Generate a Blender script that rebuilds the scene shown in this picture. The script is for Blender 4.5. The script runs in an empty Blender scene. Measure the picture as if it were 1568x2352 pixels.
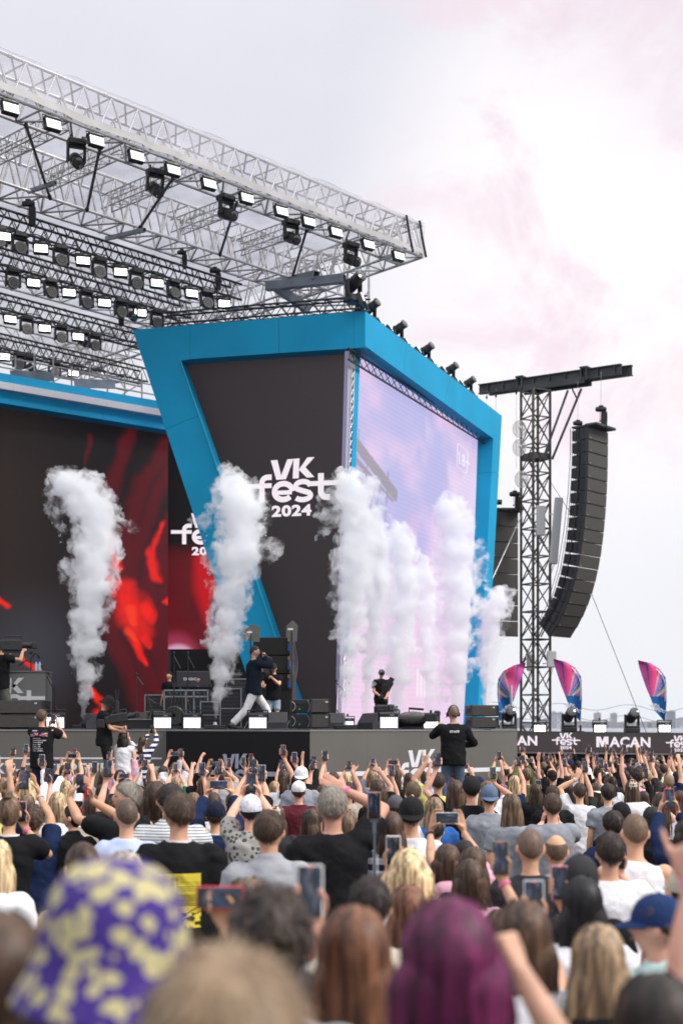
import bpy, bmesh, math, random
import numpy as np
from mathutils import Vector, Matrix, noise
R = math.radians
random.seed(7)
rng = np.random.RandomState(11)
SC = bpy.context.scene
COL = SC.collection

# ------------------------------------------------------------------ camera, sky, sun, exposure
CZ, FP, HX, HY = 2.12, 3266.67, 784.0, 1668.0
cam_d = bpy.data.cameras.new('camera'); cam = bpy.data.objects.new('camera', cam_d); COL.objects.link(cam)
cam.location = (0, 0, CZ); cam.rotation_euler = (R(90), 0, 0)
cam_d.lens = 50; cam_d.sensor_width = 36; cam_d.sensor_fit = 'AUTO'; cam_d.shift_y = (HY-1176)/2352
cam_d.clip_start = 0.2; cam_d.clip_end = 12000
cam_d.dof.use_dof = True; cam_d.dof.focus_distance = 18; cam_d.dof.aperture_fstop = 2.0
SC.camera = cam
SC.view_settings.view_transform = 'Standard'; SC.view_settings.look = 'None'
SC.view_settings.exposure = .05; SC.view_settings.gamma = 1; SC.view_settings.use_curve_mapping = False
SC.render.engine = 'CYCLES'
cy = SC.cycles
cy.max_bounces = 26; cy.diffuse_bounces = 3; cy.glossy_bounces = 3; cy.transmission_bounces = 6
cy.transparent_max_bounces = 24; cy.volume_bounces = 24; cy.use_denoising = True
cy.caustics_reflective = False; cy.caustics_refractive = False; cy.sample_clamp_indirect = 8

SUN_EL, SUN_AZ = 42, 112      # azimuth clockwise from +Y (north): light comes from the right, a little towards the camera
sun_d = bpy.data.lights.new('sun', 'SUN'); sun = bpy.data.objects.new('sun', sun_d); COL.objects.link(sun)
sun_d.energy = 2.5; sun_d.angle = R(14); sun_d.color = (1, .955, .9)
sdir = Vector((math.sin(R(SUN_AZ))*math.cos(R(SUN_EL)), math.cos(R(SUN_AZ))*math.cos(R(SUN_EL)), math.sin(R(SUN_EL))))
sun.rotation_euler = sdir.to_track_quat('Z', 'Y').to_euler(); sun.location = (20, -10, 40)

W = bpy.data.worlds.new('World'); SC.world = W; W.use_nodes = True
def N(nt, t, **kw):
    n = nt.nodes.new(t)
    for k, v in kw.items():
        if k.startswith('i_'): n.inputs[k[2:].replace('_', ' ')].default_value = v
        else: setattr(n, k, v)
    return n
def build_sky():
    nt = W.node_tree; nt.nodes.clear(); L = nt.links.new
    out = N(nt, 'ShaderNodeOutputWorld'); bg = N(nt, 'ShaderNodeBackground'); bg.inputs[1].default_value = 0.1
    sky = N(nt, 'ShaderNodeTexSky', sky_type='NISHITA', sun_disc=False, sun_elevation=R(SUN_EL), sun_rotation=R(SUN_AZ))
    tc = N(nt, 'ShaderNodeTexCoord')
    def mixc(f, a, b):
        m = N(nt, 'ShaderNodeMix', data_type='RGBA')
        for sock, v in ((m.inputs[0], f), (m.inputs[6], a), (m.inputs[7], b)):
            if hasattr(v, 'links') or hasattr(v, 'is_output'): L(v, sock)
            else: sock.default_value = v if not isinstance(v, tuple) else (*v, 1)
        return m.outputs[2]
    def mrange(v, a, b, c=0, d=1):
        m = N(nt, 'ShaderNodeMapRange', interpolation_type='SMOOTHSTEP'); L(v, m.inputs[0])
        for i, x in enumerate((a, b, c, d)): m.inputs[i+1].default_value = x
        return m.outputs[0]
    def dot(v):
        d = N(nt, 'ShaderNodeVectorMath', operation='DOT_PRODUCT'); L(tc.outputs['Generated'], d.inputs[0])
        d.inputs[1].default_value = Vector(v).normalized(); return d.outputs['Value']
    def nz(scale, det, rough, off, dist=0, zs=1.6):
        mp = N(nt, 'ShaderNodeMapping'); L(tc.outputs['Generated'], mp.inputs[0])
        mp.inputs['Location'].default_value = off; mp.inputs['Scale'].default_value = (1, 1, zs)
        n = N(nt, 'ShaderNodeTexNoise'); L(mp.outputs[0], n.inputs['Vector'])
        n.inputs['Scale'].default_value = scale; n.inputs['Detail'].default_value = det; n.inputs['Roughness'].default_value = rough
        n.inputs['Distortion'].default_value = dist
        return n.outputs[0]
    def mul(a, b):
        m = N(nt, 'ShaderNodeMath', operation='MULTIPLY')
        for i, v in enumerate((a, b)):
            if isinstance(v, (int, float)): m.inputs[i].default_value = v
            else: L(v, m.inputs[i])
        return m.outputs[0]
    c = mixc(mrange(nz(2.2, 5, .5, (3, 1, 2)), .35, .68), (7.8, 7.85, 8.6), (8.9, 8.85, 9.3))          # cloud deck, lavender grey
    c = mixc(mrange(dot((.16, 1, .22)), .972, 1.0, 0, .9), c, (9.7, 9.6, 9.95))
    c = mixc(mrange(dot((.22, 1, .36)), .975, .9985), c, (10.8, 10.3, 10.5))                                # bright thin cloud
    zen = N(nt, 'ShaderNodeSeparateXYZ'); L(tc.outputs['Generated'], zen.inputs[0])
    c = mixc(mrange(zen.outputs[2], .16, .0), c, (9.0, 9.1, 9.4))
    # pink smoke drifting over the bright cloud
    m1 = mrange(nz(7.5, 8, .6, (7.3, .4, 1.2), .5, 1.0), .50, .66)
    m2 = mrange(dot((.16, 1, .36)), .972, .996)
    c = mixc(mul(mul(m1, m2), .8), c, (9.3, 7.5, 8.3))
    m3 = mul(mrange(nz(5.5, 7, .58, (1.3, 2.4, .2), .5), .40, .62), mrange(dot((.25, 1, .58)), .986, .997))
    c = mixc(mul(m3, .6), c, (8.5, 7.5, 8.3))
    c = mixc(.05, c, sky.outputs[0])
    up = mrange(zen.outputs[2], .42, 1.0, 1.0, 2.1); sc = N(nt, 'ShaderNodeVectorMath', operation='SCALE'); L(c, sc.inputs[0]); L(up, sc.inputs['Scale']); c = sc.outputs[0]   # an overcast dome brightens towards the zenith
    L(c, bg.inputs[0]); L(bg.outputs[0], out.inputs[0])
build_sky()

# ------------------------------------------------------------------ helpers
def P(px, py, Y):
    """a point seen at photo position (px, py) that lies Y metres in front of the lens"""
    return Vector(((px-HX)/FP*Y, Y, CZ+(HY-py)/FP*Y))
def gz(y): return -0.015*max(0.0, min(y, 60.0))

def tag(o, label=None, cat=None, group=None, kind=None):
    if label: o['label'] = label
    if cat: o['category'] = cat
    if group: o['group'] = group
    if kind: o['kind'] = kind
    return o
def empty(name, loc=(0, 0, 0), rz=0, M=None):
    o = bpy.data.objects.new(name, None); COL.objects.link(o); o.empty_display_size = .1
    if M is not None: o.matrix_world = M
    else: o.location = loc; o.rotation_euler = (0, 0, rz)
    return o
def link(name, me, parent=None, M=None, mats=None, color=None):
    o = bpy.data.objects.new(name, me); COL.objects.link(o)
    if parent: o.parent = parent
    if M is not None: o.matrix_basis = M
    if mats:
        for i, m in enumerate(mats):
            if i >= len(me.materials): me.materials.append(m)
    if color: o.color = (*color, 1)
    return o

class MB:
    def __init__(s): s.v, s.f, s.m, s.n = [], [], [], 0
    def add(s, vs, fs, mi=0, M=None):
        if M is not None: vs = [M @ Vector(v) for v in vs]
        b = s.n; s.v.extend([tuple(v) for v in vs]); s.n += len(vs)
        s.f.extend([tuple(i+b for i in f) for f in fs]); s.m.extend([mi]*len(fs)); return s
    def box(s, c, d, M=None, mi=0, ch=0):
        x, y, z = c; a, b, e = d[0]/2, d[1]/2, d[2]/2
        if not ch:
            vs = [(x+i*a, y+j*b, z+k*e) for i in (-1, 1) for j in (-1, 1) for k in (-1, 1)]
            return s.add(vs, [(0, 1, 3, 2), (4, 6, 7, 5), (0, 4, 5, 1), (2, 3, 7, 6), (0, 2, 6, 4), (1, 5, 7, 3)], mi, M)
        vs, ix = [], {}
        for i in (-1, 1):
            for j in (-1, 1):
                for k in (-1, 1):
                    for ax in range(3):
                        q = [i*(a-(ax != 0)*ch), j*(b-(ax != 1)*ch), k*(e-(ax != 2)*ch)]
                        ix[i, j, k, ax] = len(vs); vs.append((x+q[0], y+q[1], z+q[2]))
        fs = []
        for sg in (-1, 1):
            for ax in range(3):
                o1, o2 = [t for t in range(3) if t != ax]
                q = []
                for u, w in ((-1, -1), (1, -1), (1, 1), (-1, 1)):
                    t = [0, 0, 0]; t[ax] = sg; t[o1] = u; t[o2] = w; q.append(ix[t[0], t[1], t[2], ax])
                fs.append(tuple(q))
        for ax in range(3):
            o1, o2 = [t for t in range(3) if t != ax]
            for u in (-1, 1):
                for w in (-1, 1):
                    q = []
                    for kk, aa in ((-1, o1), (1, o1), (1, o2), (-1, o2)):
                        t = [0, 0, 0]; t[ax] = kk; t[o1] = u; t[o2] = w; q.append(ix[t[0], t[1], t[2], aa])
                    fs.append(tuple(q))
        for i in (-1, 1):
            for j in (-1, 1):
                for k in (-1, 1): fs.append(tuple(ix[i, j, k, t] for t in range(3)))
        return s.add(vs, fs, mi, M)
    def tube(s, p, q, r, r2=None, n=6, mi=0, cap=True):
        p, q = Vector(p), Vector(q); r2 = r if r2 is None else r2
        d = q-p
        if d.length < 1e-6: return s
        qd = d.to_track_quat('Z', 'Y'); vs = []
        for c, rr in ((p, r), (q, r2)):
            for i in range(n):
                a = 2*math.pi*i/n; vs.append(c+qd @ Vector((rr*math.cos(a), rr*math.sin(a), 0)))
        fs = [(i, (i+1) % n, n+(i+1) % n, n+i) for i in range(n)]
        if cap: fs += [tuple(range(n))[::-1], tuple(range(n, 2*n))]
        return s.add(vs, fs, mi)
    def path(s, pts, r, n=5, mi=0):
        rr = r if isinstance(r, (list, tuple)) else [r]*len(pts)
        for i in range(len(pts)-1): s.tube(pts[i], pts[i+1], rr[i], rr[i+1], n, mi)
        return s
    def loft(s, rings, cap=True, mi=0, close=True):
        n = len(rings[0]); vs = [v for r in rings for v in r]; fs = []
        for k in range(len(rings)-1):
            for i in range(n if close else n-1):
                j = (i+1) % n; fs.append((k*n+i, k*n+j, (k+1)*n+j, (k+1)*n+i))
        if cap: fs += [tuple(range(n))[::-1], tuple(range((len(rings)-1)*n, len(rings)*n))]
        return s.add(vs, fs, mi)
    def lathe(s, prof, n=16, M=None, mi=0):
        """prof: (r, z) pairs round z"""
        vs = [(r*math.cos(2*math.pi*i/n), r*math.sin(2*math.pi*i/n), z) for r, z in prof for i in range(n)]
        fs = []
        for k in range(len(prof)-1):
            for i in range(n):
                j = (i+1) % n; fs.append((k*n+i, k*n+j, (k+1)*n+j, (k+1)*n+i))
        fs += [tuple(range(n))[::-1], tuple(range((len(prof)-1)*n, len(prof)*n))]
        return s.add(vs, fs, mi, M)
    def prism(s, poly, d, mi=0):
        """poly: 3-D points of a flat polygon, d: extrusion vector"""
        n = len(poly); d = Vector(d); vs = [Vector(p) for p in poly]+[Vector(p)+d for p in poly]
        fs = [tuple(range(n)), tuple(range(2*n-1, n-1, -1))]+[(i, i+n, (i+1) % n+n, (i+1) % n) for i in range(n)]
        return s.add(vs, fs, mi)
    def ell(s, c, r, n=8, m=6, mi=0, M=None):
        vs = [(c[0], c[1], c[2]-r[2])]
        for k in range(1, m):
            t = -math.pi/2+math.pi*k/m
            for i in range(n):
                a = 2*math.pi*i/n; vs.append((c[0]+r[0]*math.cos(t)*math.cos(a), c[1]+r[1]*math.cos(t)*math.sin(a), c[2]+r[2]*math.sin(t)))
        vs.append((c[0], c[1], c[2]+r[2])); fs = []
        for i in range(n): fs.append((0, 1+(i+1) % n, 1+i))
        for k in range(m-2):
            for i in range(n):
                j = (i+1) % n; fs.append((1+k*n+i, 1+k*n+j, 1+(k+1)*n+j, 1+(k+1)*n+i))
        b = 1+(m-2)*n
        for i in range(n): fs.append((b+i, b+(i+1) % n, len(vs)-1))
        return s.add(vs, fs, mi, M)
    def mesh(s, name, mats, smooth=False, fix=True):
        me = bpy.data.meshes.new(name); me.from_pydata(s.v, [], s.f)
        for m in (mats if isinstance(mats, (list, tuple)) else [mats]): me.materials.append(m)
        if len(me.materials) > 1: me.polygons.foreach_set('material_index', s.m)
        if fix:
            bm = bmesh.new(); bm.from_mesh(me); bmesh.ops.recalc_face_normals(bm, faces=bm.faces); bm.to_mesh(me); bm.free()
        if smooth: me.polygons.foreach_set('use_smooth', [True]*len(me.polygons))
        me.update(); return me
    def build(s, name, mats, parent=None, M=None, smooth=False, color=None, fix=True):
        return link(name, s.mesh(name, mats, smooth, fix), parent, M, color=color)

def frame(A, B, up=(0, 0, 1)):
    """matrix: x from A to B, z as near up as can be"""
    A, B = Vector(A), Vector(B); x = (B-A).normalized(); z = Vector(up); y = z.cross(x).normalized(); z = x.cross(y)
    m = Matrix((x, y, z)).transposed().to_4x4(); m.translation = A; return m
def TR(x, y, z, rx=0, ry=0, rz=0, s=1):
    from mathutils import Euler
    return Matrix.Translation((x, y, z)) @ Euler((rx, ry, rz)).to_matrix().to_4x4() @ Matrix.Diagonal((s, s, s, 1))

MATS = {}
def mat(name, col=(.5, .5, .5), rough=.6, metal=0, var=.0, vs=8, bump=0, bs=60, emit=None, es=1, spec=.5, objcol=False, stretch=None, alpha=1, coat=0, sheen=0, hair=False, sss=0, dirt=0):
    if name in MATS: return MATS[name]
    m = bpy.data.materials.new(name); MATS[name] = m; m.use_nodes = True
    nt = m.node_tree; b = nt.nodes['Principled BSDF']; L = nt.links.new
    b.inputs['Roughness'].default_value = rough; b.inputs['Metallic'].default_value = metal
    b.inputs['Specular IOR Level'].default_value = spec; b.inputs['Base Color'].default_value = (*col, 1)
    b.inputs['Coat Weight'].default_value = coat; b.inputs['Sheen Weight'].default_value = sheen
    if sss:
        b.inputs['Subsurface Weight'].default_value = sss; b.inputs['Subsurface Radius'].default_value = (.5, .2, .1); b.inputs['Subsurface Scale'].default_value = .012
    src = None
    tc = N(nt, 'ShaderNodeTexCoord'); mp = N(nt, 'ShaderNodeMapping'); L(tc.outputs['Object'], mp.inputs[0])
    if stretch: mp.inputs['Scale'].default_value = stretch
    if objcol:
        oi = N(nt, 'ShaderNodeObjectInfo'); src = oi.outputs['Color']
        ad = N(nt, 'ShaderNodeVectorMath', operation='ADD'); L(mp.outputs[0], ad.inputs[0]); rv = N(nt, 'ShaderNodeVectorMath', operation='SCALE')
        rv.inputs[0].default_value = (13, 7, 5); L(oi.outputs['Random'], rv.inputs['Scale']); L(rv.outputs[0], ad.inputs[1]); co = ad.outputs[0]
    else: co = mp.outputs[0]
    if var:
        nz = N(nt, 'ShaderNodeTexNoise'); L(co, nz.inputs['Vector']); nz.inputs['Scale'].default_value = vs; nz.inputs['Detail'].default_value = 4
        mr = N(nt, 'ShaderNodeMapRange'); L(nz.outputs[0], mr.inputs[0]); mr.inputs[1].default_value = .3; mr.inputs[2].default_value = .7
        mr.inputs[3].default_value = 1-var; mr.inputs[4].default_value = 1+var
        mx = N(nt, 'ShaderNodeVectorMath', operation='SCALE')
        if src: L(src, mx.inputs[0])
        else: mx.inputs[0].default_value = col
        L(mr.outputs[0], mx.inputs['Scale']); src = mx.outputs[0]
    if src: L(src, b.inputs['Base Color'])
    if bump:
        n2 = N(nt, 'ShaderNodeTexNoise'); L(co, n2.inputs['Vector']); n2.inputs['Scale'].default_value = bs; n2.inputs['Detail'].default_value = 3
        bp = N(nt, 'ShaderNodeBump'); bp.inputs['Strength'].default_value = bump; bp.inputs['Distance'].default_value = .02
        L(n2.outputs[0], bp.inputs['Height']); L(bp.outputs[0], b.inputs['Normal'])
    if emit is not None:
        b.inputs['Emission Color'].default_value = (*emit, 1); b.inputs['Emission Strength'].default_value = es
    return m
def attr_mat(name, rough=.5, es=0, base=1.0, attr='Col', spec=.5):
    if name in MATS: return MATS[name]
    m = bpy.data.materials.new(name); MATS[name] = m; m.use_nodes = True; nt = m.node_tree; b = nt.nodes['Principled BSDF']; L = nt.links.new
    a = N(nt, 'ShaderNodeAttribute', attribute_name=attr)
    b.inputs['Roughness'].default_value = rough; b.inputs['Specular IOR Level'].default_value = spec
    if es: L(a.outputs[0], b.inputs['Emission Color']); b.inputs['Emission Strength'].default_value = es; b.inputs['Base Color'].default_value = (base*.008, base*.008, base*.009, 1); b.inputs['Specular IOR Level'].default_value = .18
    else: L(a.outputs[0], b.inputs['Base Color'])
    return m
def grid_mesh(name, corners, nu, nv, colfn, mtl, curve=None):
    """a flat grid between 4 corners (tl, tr, br, bl) with a vertex colour painted by colfn(u, v arrays) -> (n, 3) linear"""
    tl, tr, br, bl = [np.array(c, float) for c in corners]
    u, v = np.meshgrid(np.linspace(0, 1, nu+1), np.linspace(0, 1, nv+1)); u = u.ravel(); v = v.ravel()
    p = (tl*(1-u)[:, None]+tr*u[:, None])*(1-v)[:, None]+(bl*(1-u)[:, None]+br*u[:, None])*v[:, None]
    if curve is not None: p = p+curve(u, v)
    idx = np.arange((nu+1)*(nv+1)).reshape(nv+1, nu+1)
    f = np.stack([idx[:-1, :-1], idx[1:, :-1], idx[1:, 1:], idx[:-1, 1:]], -1).reshape(-1, 4)
    me = bpy.data.meshes.new(name); me.vertices.add(len(p)); me.vertices.foreach_set('co', p.ravel())
    me.loops.add(f.size); me.loops.foreach_set('vertex_index', f.ravel()); me.polygons.add(len(f))
    me.polygons.foreach_set('loop_start', np.arange(0, f.size, 4)); me.update(calc_edges=True)
    c = np.clip(colfn(u, v), 0, 20); a = me.color_attributes.new('Col', 'FLOAT_COLOR', 'POINT')
    a.data.foreach_set('color', np.concatenate([c, np.ones((len(c), 1))], 1).ravel().astype(np.float32))
    me.materials.append(mtl); me.polygons.foreach_set('use_smooth', [True]*len(f)); me.update(); return me
_h = {}
def vnoise(x, y, seed=0):
    """smooth value noise on arrays"""
    if seed not in _h: _h[seed] = np.random.RandomState(seed).rand(256, 256)
    T = _h[seed]; xi = np.floor(x).astype(int); yi = np.floor(y).astype(int); fx = x-xi; fy = y-yi
    fx = fx*fx*(3-2*fx); fy = fy*fy*(3-2*fy); g = lambda a, b: T[a % 256, b % 256]
    return (g(xi, yi)*(1-fx)+g(xi+1, yi)*fx)*(1-fy)+(g(xi, yi+1)*(1-fx)+g(xi+1, yi+1)*fx)*fy
def fbm(x, y, seed=0, o=4):
    r = 0; a = .5; t = 0
    for i in range(o): r = r+a*vnoise(x*2**i+i*17.3, y*2**i+i*9.1, seed+i); t += a; a *= .5
    return r/t
def srgb(r, g, b):
    return tuple(((c/255+.055)/1.055)**2.4 if c > 10 else c/255/12.92 for c in (r, g, b))
def sstep(a, b, x): t = np.clip((x-a)/(b-a), 0, 1); return t*t*(3-2*t)

_tc = {}
def text2d(s, bold=.02):
    """flat triangles of a line of text, unit size, as (verts, faces, width)"""
    if (s, bold) in _tc: return _tc[s, bold]
    cu = bpy.data.curves.new('writing', 'FONT'); cu.body = s; cu.size = 1; cu.offset = bold; cu.resolution_u = 3; cu.space_character = 1.0+bold*2
    o = bpy.data.objects.new('writing', cu); COL.objects.link(o); dg = bpy.context.evaluated_depsgraph_get()
    me = bpy.data.meshes.new_from_object(o.evaluated_get(dg)); vs = [tuple(v.co) for v in me.vertices]; fs = [tuple(p.vertices) for p in me.polygons]
    bpy.data.objects.remove(o); bpy.data.curves.remove(cu); bpy.data.meshes.remove(me)
    x0 = min(v[0] for v in vs); x1 = max(v[0] for v in vs); y0 = min(v[1] for v in vs); y1 = max(v[1] for v in vs)
    vs = [((v[0]-x0), (v[1]-y0), 0) for v in vs]; _tc[s, bold] = (vs, fs, x1-x0, y1-y0); return _tc[s, bold]
def text_on(mb, s, O, X, Zv, w, h, bold=.03, mi=0):
    """writing with lower-left corner O, width w along X and height h along Zv"""
    vs, fs, tw, th = text2d(s, bold); O, X, Zv = Vector(O), Vector(X), Vector(Zv)
    mb.add([O+X*(v[0]/tw*w)+Zv*(v[1]/th*h) for v in vs], fs, mi)
def stroke(mb, pts, w, M, mi=0):
    """thick flat stroke along 2-D points; M maps (x, y) -> 3-D"""
    n = len(pts); Lf, Rt = [], []
    for i, p in enumerate(pts):
        a = pts[max(i-1, 0)]; b = pts[min(i+1, n-1)]; dx, dy = b[0]-a[0], b[1]-a[1]; l = math.hypot(dx, dy) or 1
        nx, ny = -dy/l*w/2, dx/l*w/2; Lf.append(M(p[0]+nx, p[1]+ny)); Rt.append(M(p[0]-nx, p[1]-ny))
    mb.add(Lf+Rt, [(i, i+1, n+i+1, n+i) for i in range(n-1)], mi)
def arc(cx, cy, rx, ry, a0, a1, n=14): return [(cx+rx*math.cos(R(a0+(a1-a0)*i/n)), cy-ry*math.sin(R(a0+(a1-a0)*i/n))) for i in range(n+1)]
def festlogo(mb, O, X, Zv, w, year=True, bar=(443, 1480), mi=0, word=True):
    """the two-line festival wordmark; O is its centre (x 962, y 572 of the drawing), w the width of the crossbar"""
    O, X, Zv = Vector(O), Vector(X).normalized(), Vector(Zv).normalized(); k = w/1037.0; off = [0]
    nrm = X.cross(Zv).normalized()
    def M(x, y): return O+X*((x-962)*k)+Zv*((572-y)*k)+nrm*off[0]
    def poly(p): mb.add([M(*q) for q in p], [tuple(range(len(p)))], mi)
    poly([(725, 312), (797, 310), (838, 472), (785, 515)]); poly([(785, 515), (838, 472), (905, 308), (972, 308), (890, 513)])
    poly([(962, 510), (972, 308), (1035, 305), (1027, 510)])
    poly([(1030, 420), (1120, 300), (1198, 300), (1100, 400), (1060, 440)]); poly([(1060, 380), (1100, 400), (1195, 505), (1115, 508), (1030, 425)])
    if word:
        off[0] = .0012
        stroke(mb, [(629, 745), (629, 540)]+arc(690, 540, 61, 55, 180, 90, 6)+[(735, 485)], 58, M)
        stroke(mb, [(1265, 468), (1265, 655)]+arc(1325, 655, 60, 60, 180, 270, 6)+[(1362, 715)], 62, M)
        off[0] = .0024
        stroke(mb, [(bar[0], 572), (735, 572)], 50, M); stroke(mb, [(1120, 572), (bar[1], 572)], 50, M)
        stroke(mb, [(790, 650), (955, 650)], 44, M); off[0] = .0036
        stroke(mb, arc(862, 640, 97, 82, 0, 318, 26), 58, M)
        stroke(mb, [(1155, 590)]+arc(1072, 592, 78, 46, 30, 200, 10)+[(1010, 620), (1072, 642), (1140, 662)]+arc(1072, 690, 84, 42, 30, -150, 12), 54, M)
    if year:
        text_on(mb, '2024', M(735, 900), X, Zv, 430*k, 120*k, .045)
# ------------------------------------------------------------------ materials
ALU = mat('aluminium_tube', (.62, .61, .6), .42, .3, var=.12, vs=3)
ALU_D = mat('weathered_scaffold_tube', (.42, .42, .42), .5, .7, var=.25, vs=5)
BLKM = mat('black_steel', (.022, .022, .024), .5, .2, var=.25, vs=4)
BLKP = mat('black_plastic', (.018, .018, .02), .45, var=.2, vs=6)
MAST = mat('rusty_dark_steel', (.075, .066, .058), .65, .35, var=.45, vs=2.5)
BEAM = mat('grey_black_steel', (.05, .055, .06), .55, .3, var=.4, vs=1.5)
GREYST = mat('grey_steel_beam', (.22, .25, .28), .5, .4, var=.15, vs=3)
BLUE = mat('blue_cladding', (.003, .33, .585), .65, var=.09, vs=.55, bump=.4, bs=.9, spec=.25)
TEAL = mat('teal_cladding_edge', (.0, .33, .5), .45, var=.08, vs=1)
FASC_G = mat('satin_grey_banner', (.135, .128, .112), .55, var=.1, vs=.8, bump=.1, bs=1.2)
FASC_K = mat('matt_black_banner', (.009, .009, .009), .7, spec=.25, var=.15, vs=1)
WHITE = mat('white_print', (.78, .79, .82), .6, var=.04, vs=2)
PALEB = mat('pale_grey_print', (.42, .46, .54), .6, var=.05, vs=2)
LEDW = mat('screen_white', (.02, .02, .02), .5, emit=(1, .9, .97), es=.86)
LEDLAMP = mat('lit_led_white', (.6, .6, .6), .3, emit=(.93, .97, 1), es=1.9)
LEDPINK = mat('lit_strobe_white', (.6, .6, .6), .3, emit=(1, .93, 1), es=4.5)
GRILLE = mat('speaker_grille', (.055, .05, .042), .6, var=.2, vs=30, bump=.3, bs=140)
CAB = mat('speaker_cabinet_black', (.012, .013, .015), .45, var=.2, vs=8)
GLASSY = mat('dark_lens', (.02, .02, .025), .08, spec=.9, coat=1)
RED = mat('red_plastic', (.6, .03, .02), .5)
BLUC = mat('blue_cable', (.0, .09, .45), .5)
GRN = mat('green_label', (.1, .6, .05), .5)

# ------------------------------------------------------------------ ground, water, shore, far city
mb = MB(); ys = [-30, 0, 5, 10, 20, 30, 40, 60, 90]
mb.add([(x, y, gz(y)) for y in ys for x in (-90, 90)], [(2*i, 2*i+1, 2*i+3, 2*i+2) for i in range(len(ys)-1)])
tag(mb.build('ground', mat('asphalt', (.05, .05, .052), .9, var=.25, vs=1.2, bump=.3, bs=30)), 'asphalt ground under the crowd', None, None, 'structure')
mb = MB(); mb.add([(-2400, 85, -1.6), (2400, 85, -1.6), (2400, 4300, -1.6), (-2400, 4300, -1.6)], [(0, 1, 2, 3)])
tag(mb.build('water', mat('bay_water', (.10, .14, .17), .22, var=.1, vs=.02, bump=.6, bs=.5)), 'wide grey bay behind the stage', None, None, 'structure')
mb = MB(); pr = [(90, -1.4), (90, -4), (-90, -4), (-90, -1.4)]
mb.prism([(-90, 90, -.9), (90, 90, -.9), (90, 93, -3), (-90, 93, -3)], (0, 0, -1))
tag(mb.build('shore_embankment', mat('embankment_stone', (.25, .24, .22), .9, var=.2, vs=2)), 'stone embankment where the festival ground meets the bay', None, None, 'structure')
mb = MB(); n = 60; xs = [-700+i*60 for i in range(n)]
rr = random.Random(3)
vs = [];
for i, x in enumerate(xs): vs += [(x, 3000, -1.5), (x, 3000, 6+rr.random()*7), (x, 3150, 8+rr.random()*8)]
mb.add(vs, [f for i in range(n-1) for f in ((3*i, 3*i+3, 3*i+4, 3*i+1), (3*i+1, 3*i+4, 3*i+5, 3*i+2))])
tag(mb.build('far_shore', mat('far_trees', (.05, .07, .05), .9, var=.3, vs=.02)), 'low wooded shore across the bay', None, None, 'structure')

CITYM = [mat('far_wall_cream', (.48, .42, .34), .9, var=.08, vs=.05), mat('far_wall_white', (.6, .6, .6), .9, var=.05, vs=.05), mat('far_wall_grey', (.3, .3, .32), .9, var=.08, vs=.05),
         mat('far_wall_rose', (.5, .36, .3), .9, var=.08, vs=.05)]
WIND = mat('far_window', (.06, .08, .1), .2)
# (x0, x1, top y, material, depth)
city = [(1163, 1178, 1655, 1, 2300, 'low white block half hidden by the smoke near the stage stack'), (1262, 1278, 1636, 1, 2500, 'pair of white slabs, the nearer left one beside the mast'),
        (1279, 1293, 1637, 1, 2560, 'pair of white slabs, the right one with grey balconies'), (1240, 1262, 1652, 2, 2450, 'low grey block seen through the mast lattice'),
        (1364, 1379, 1638, 0, 2700, 'cream tower standing alone between two stage lamps'), (1402, 1416, 1639, 0, 2700, 'cream tower with a pale roof box left of the moving head'),
        (1414, 1440, 1660, 3, 2800, 'low rose coloured row joined to the cream tower'), (1446, 1458, 1640, 0, 2650, 'narrow cream tower behind the yoke of the moving head'),
        (1531, 1550, 1634, 2, 2500, 'tall grey tower at the edge of the city'), (1552, 1575, 1650, 1, 2600, 'wide white slab beside the tall grey tower'), (1380, 1402, 1657, 2, 2850, 'low grey hall roof between the two cream towers'),
        (1458, 1486, 1661, 1, 2750, 'long low white building on the waterline'), (1316, 1345, 1662, 3, 2800, 'long low pinkish building on the waterline near the flag'),
        (1345, 1362, 1659, 2, 2900, 'small grey block left of the lone cream tower'), (1500, 1529, 1657, 0, 2850, 'broad low cream block between two striped flags'),
        (1184, 1200, 1650, 2, 2400, 'grey slab seen between the flag and the mast')]
rc = random.Random(5)
for i, (x0, x1, yt, mi, Y, lab) in enumerate(city):
    a = P(x0, yt, Y); b = P(x1, yt, Y); w = b.x-a.x; zt = a.z; z0 = -1.5
    e = empty('apartment_building', ((a.x+b.x)/2, Y, z0)); tag(e, lab, 'building', 'hazy buildings across the bay')
    h = zt-z0; D = min(w*.8, 16); nf = max(2, int(h/3.6)); nc = max(3, int(w/3.4)); fh = h/nf; cw = w/nc
    m = MB(); m.box((0, D/2, h/2), (w, D, h)); m.build('wall', CITYM[mi], e)
    m = MB(); m.box((w*.1, D/2, h+1), (w*.35, D*.5, 2)); m.box((0, D/2, h+.25), (w+.6, D+.6, .5)); m.build('roof', CITYM[2], e)
    m = MB()
    for f in range(nf):
        for c in range(nc):
            if rc.random() < .93: m.box((-w/2+(c+.5)*cw, -.05, (f+.55)*fh), (cw*.55, .35, fh*.5))
        m.box((0, -.12, f*fh+.1), (w*.98, .5, .22))
    tag(m.build('window', WIND, e), kind='stuff')

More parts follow.
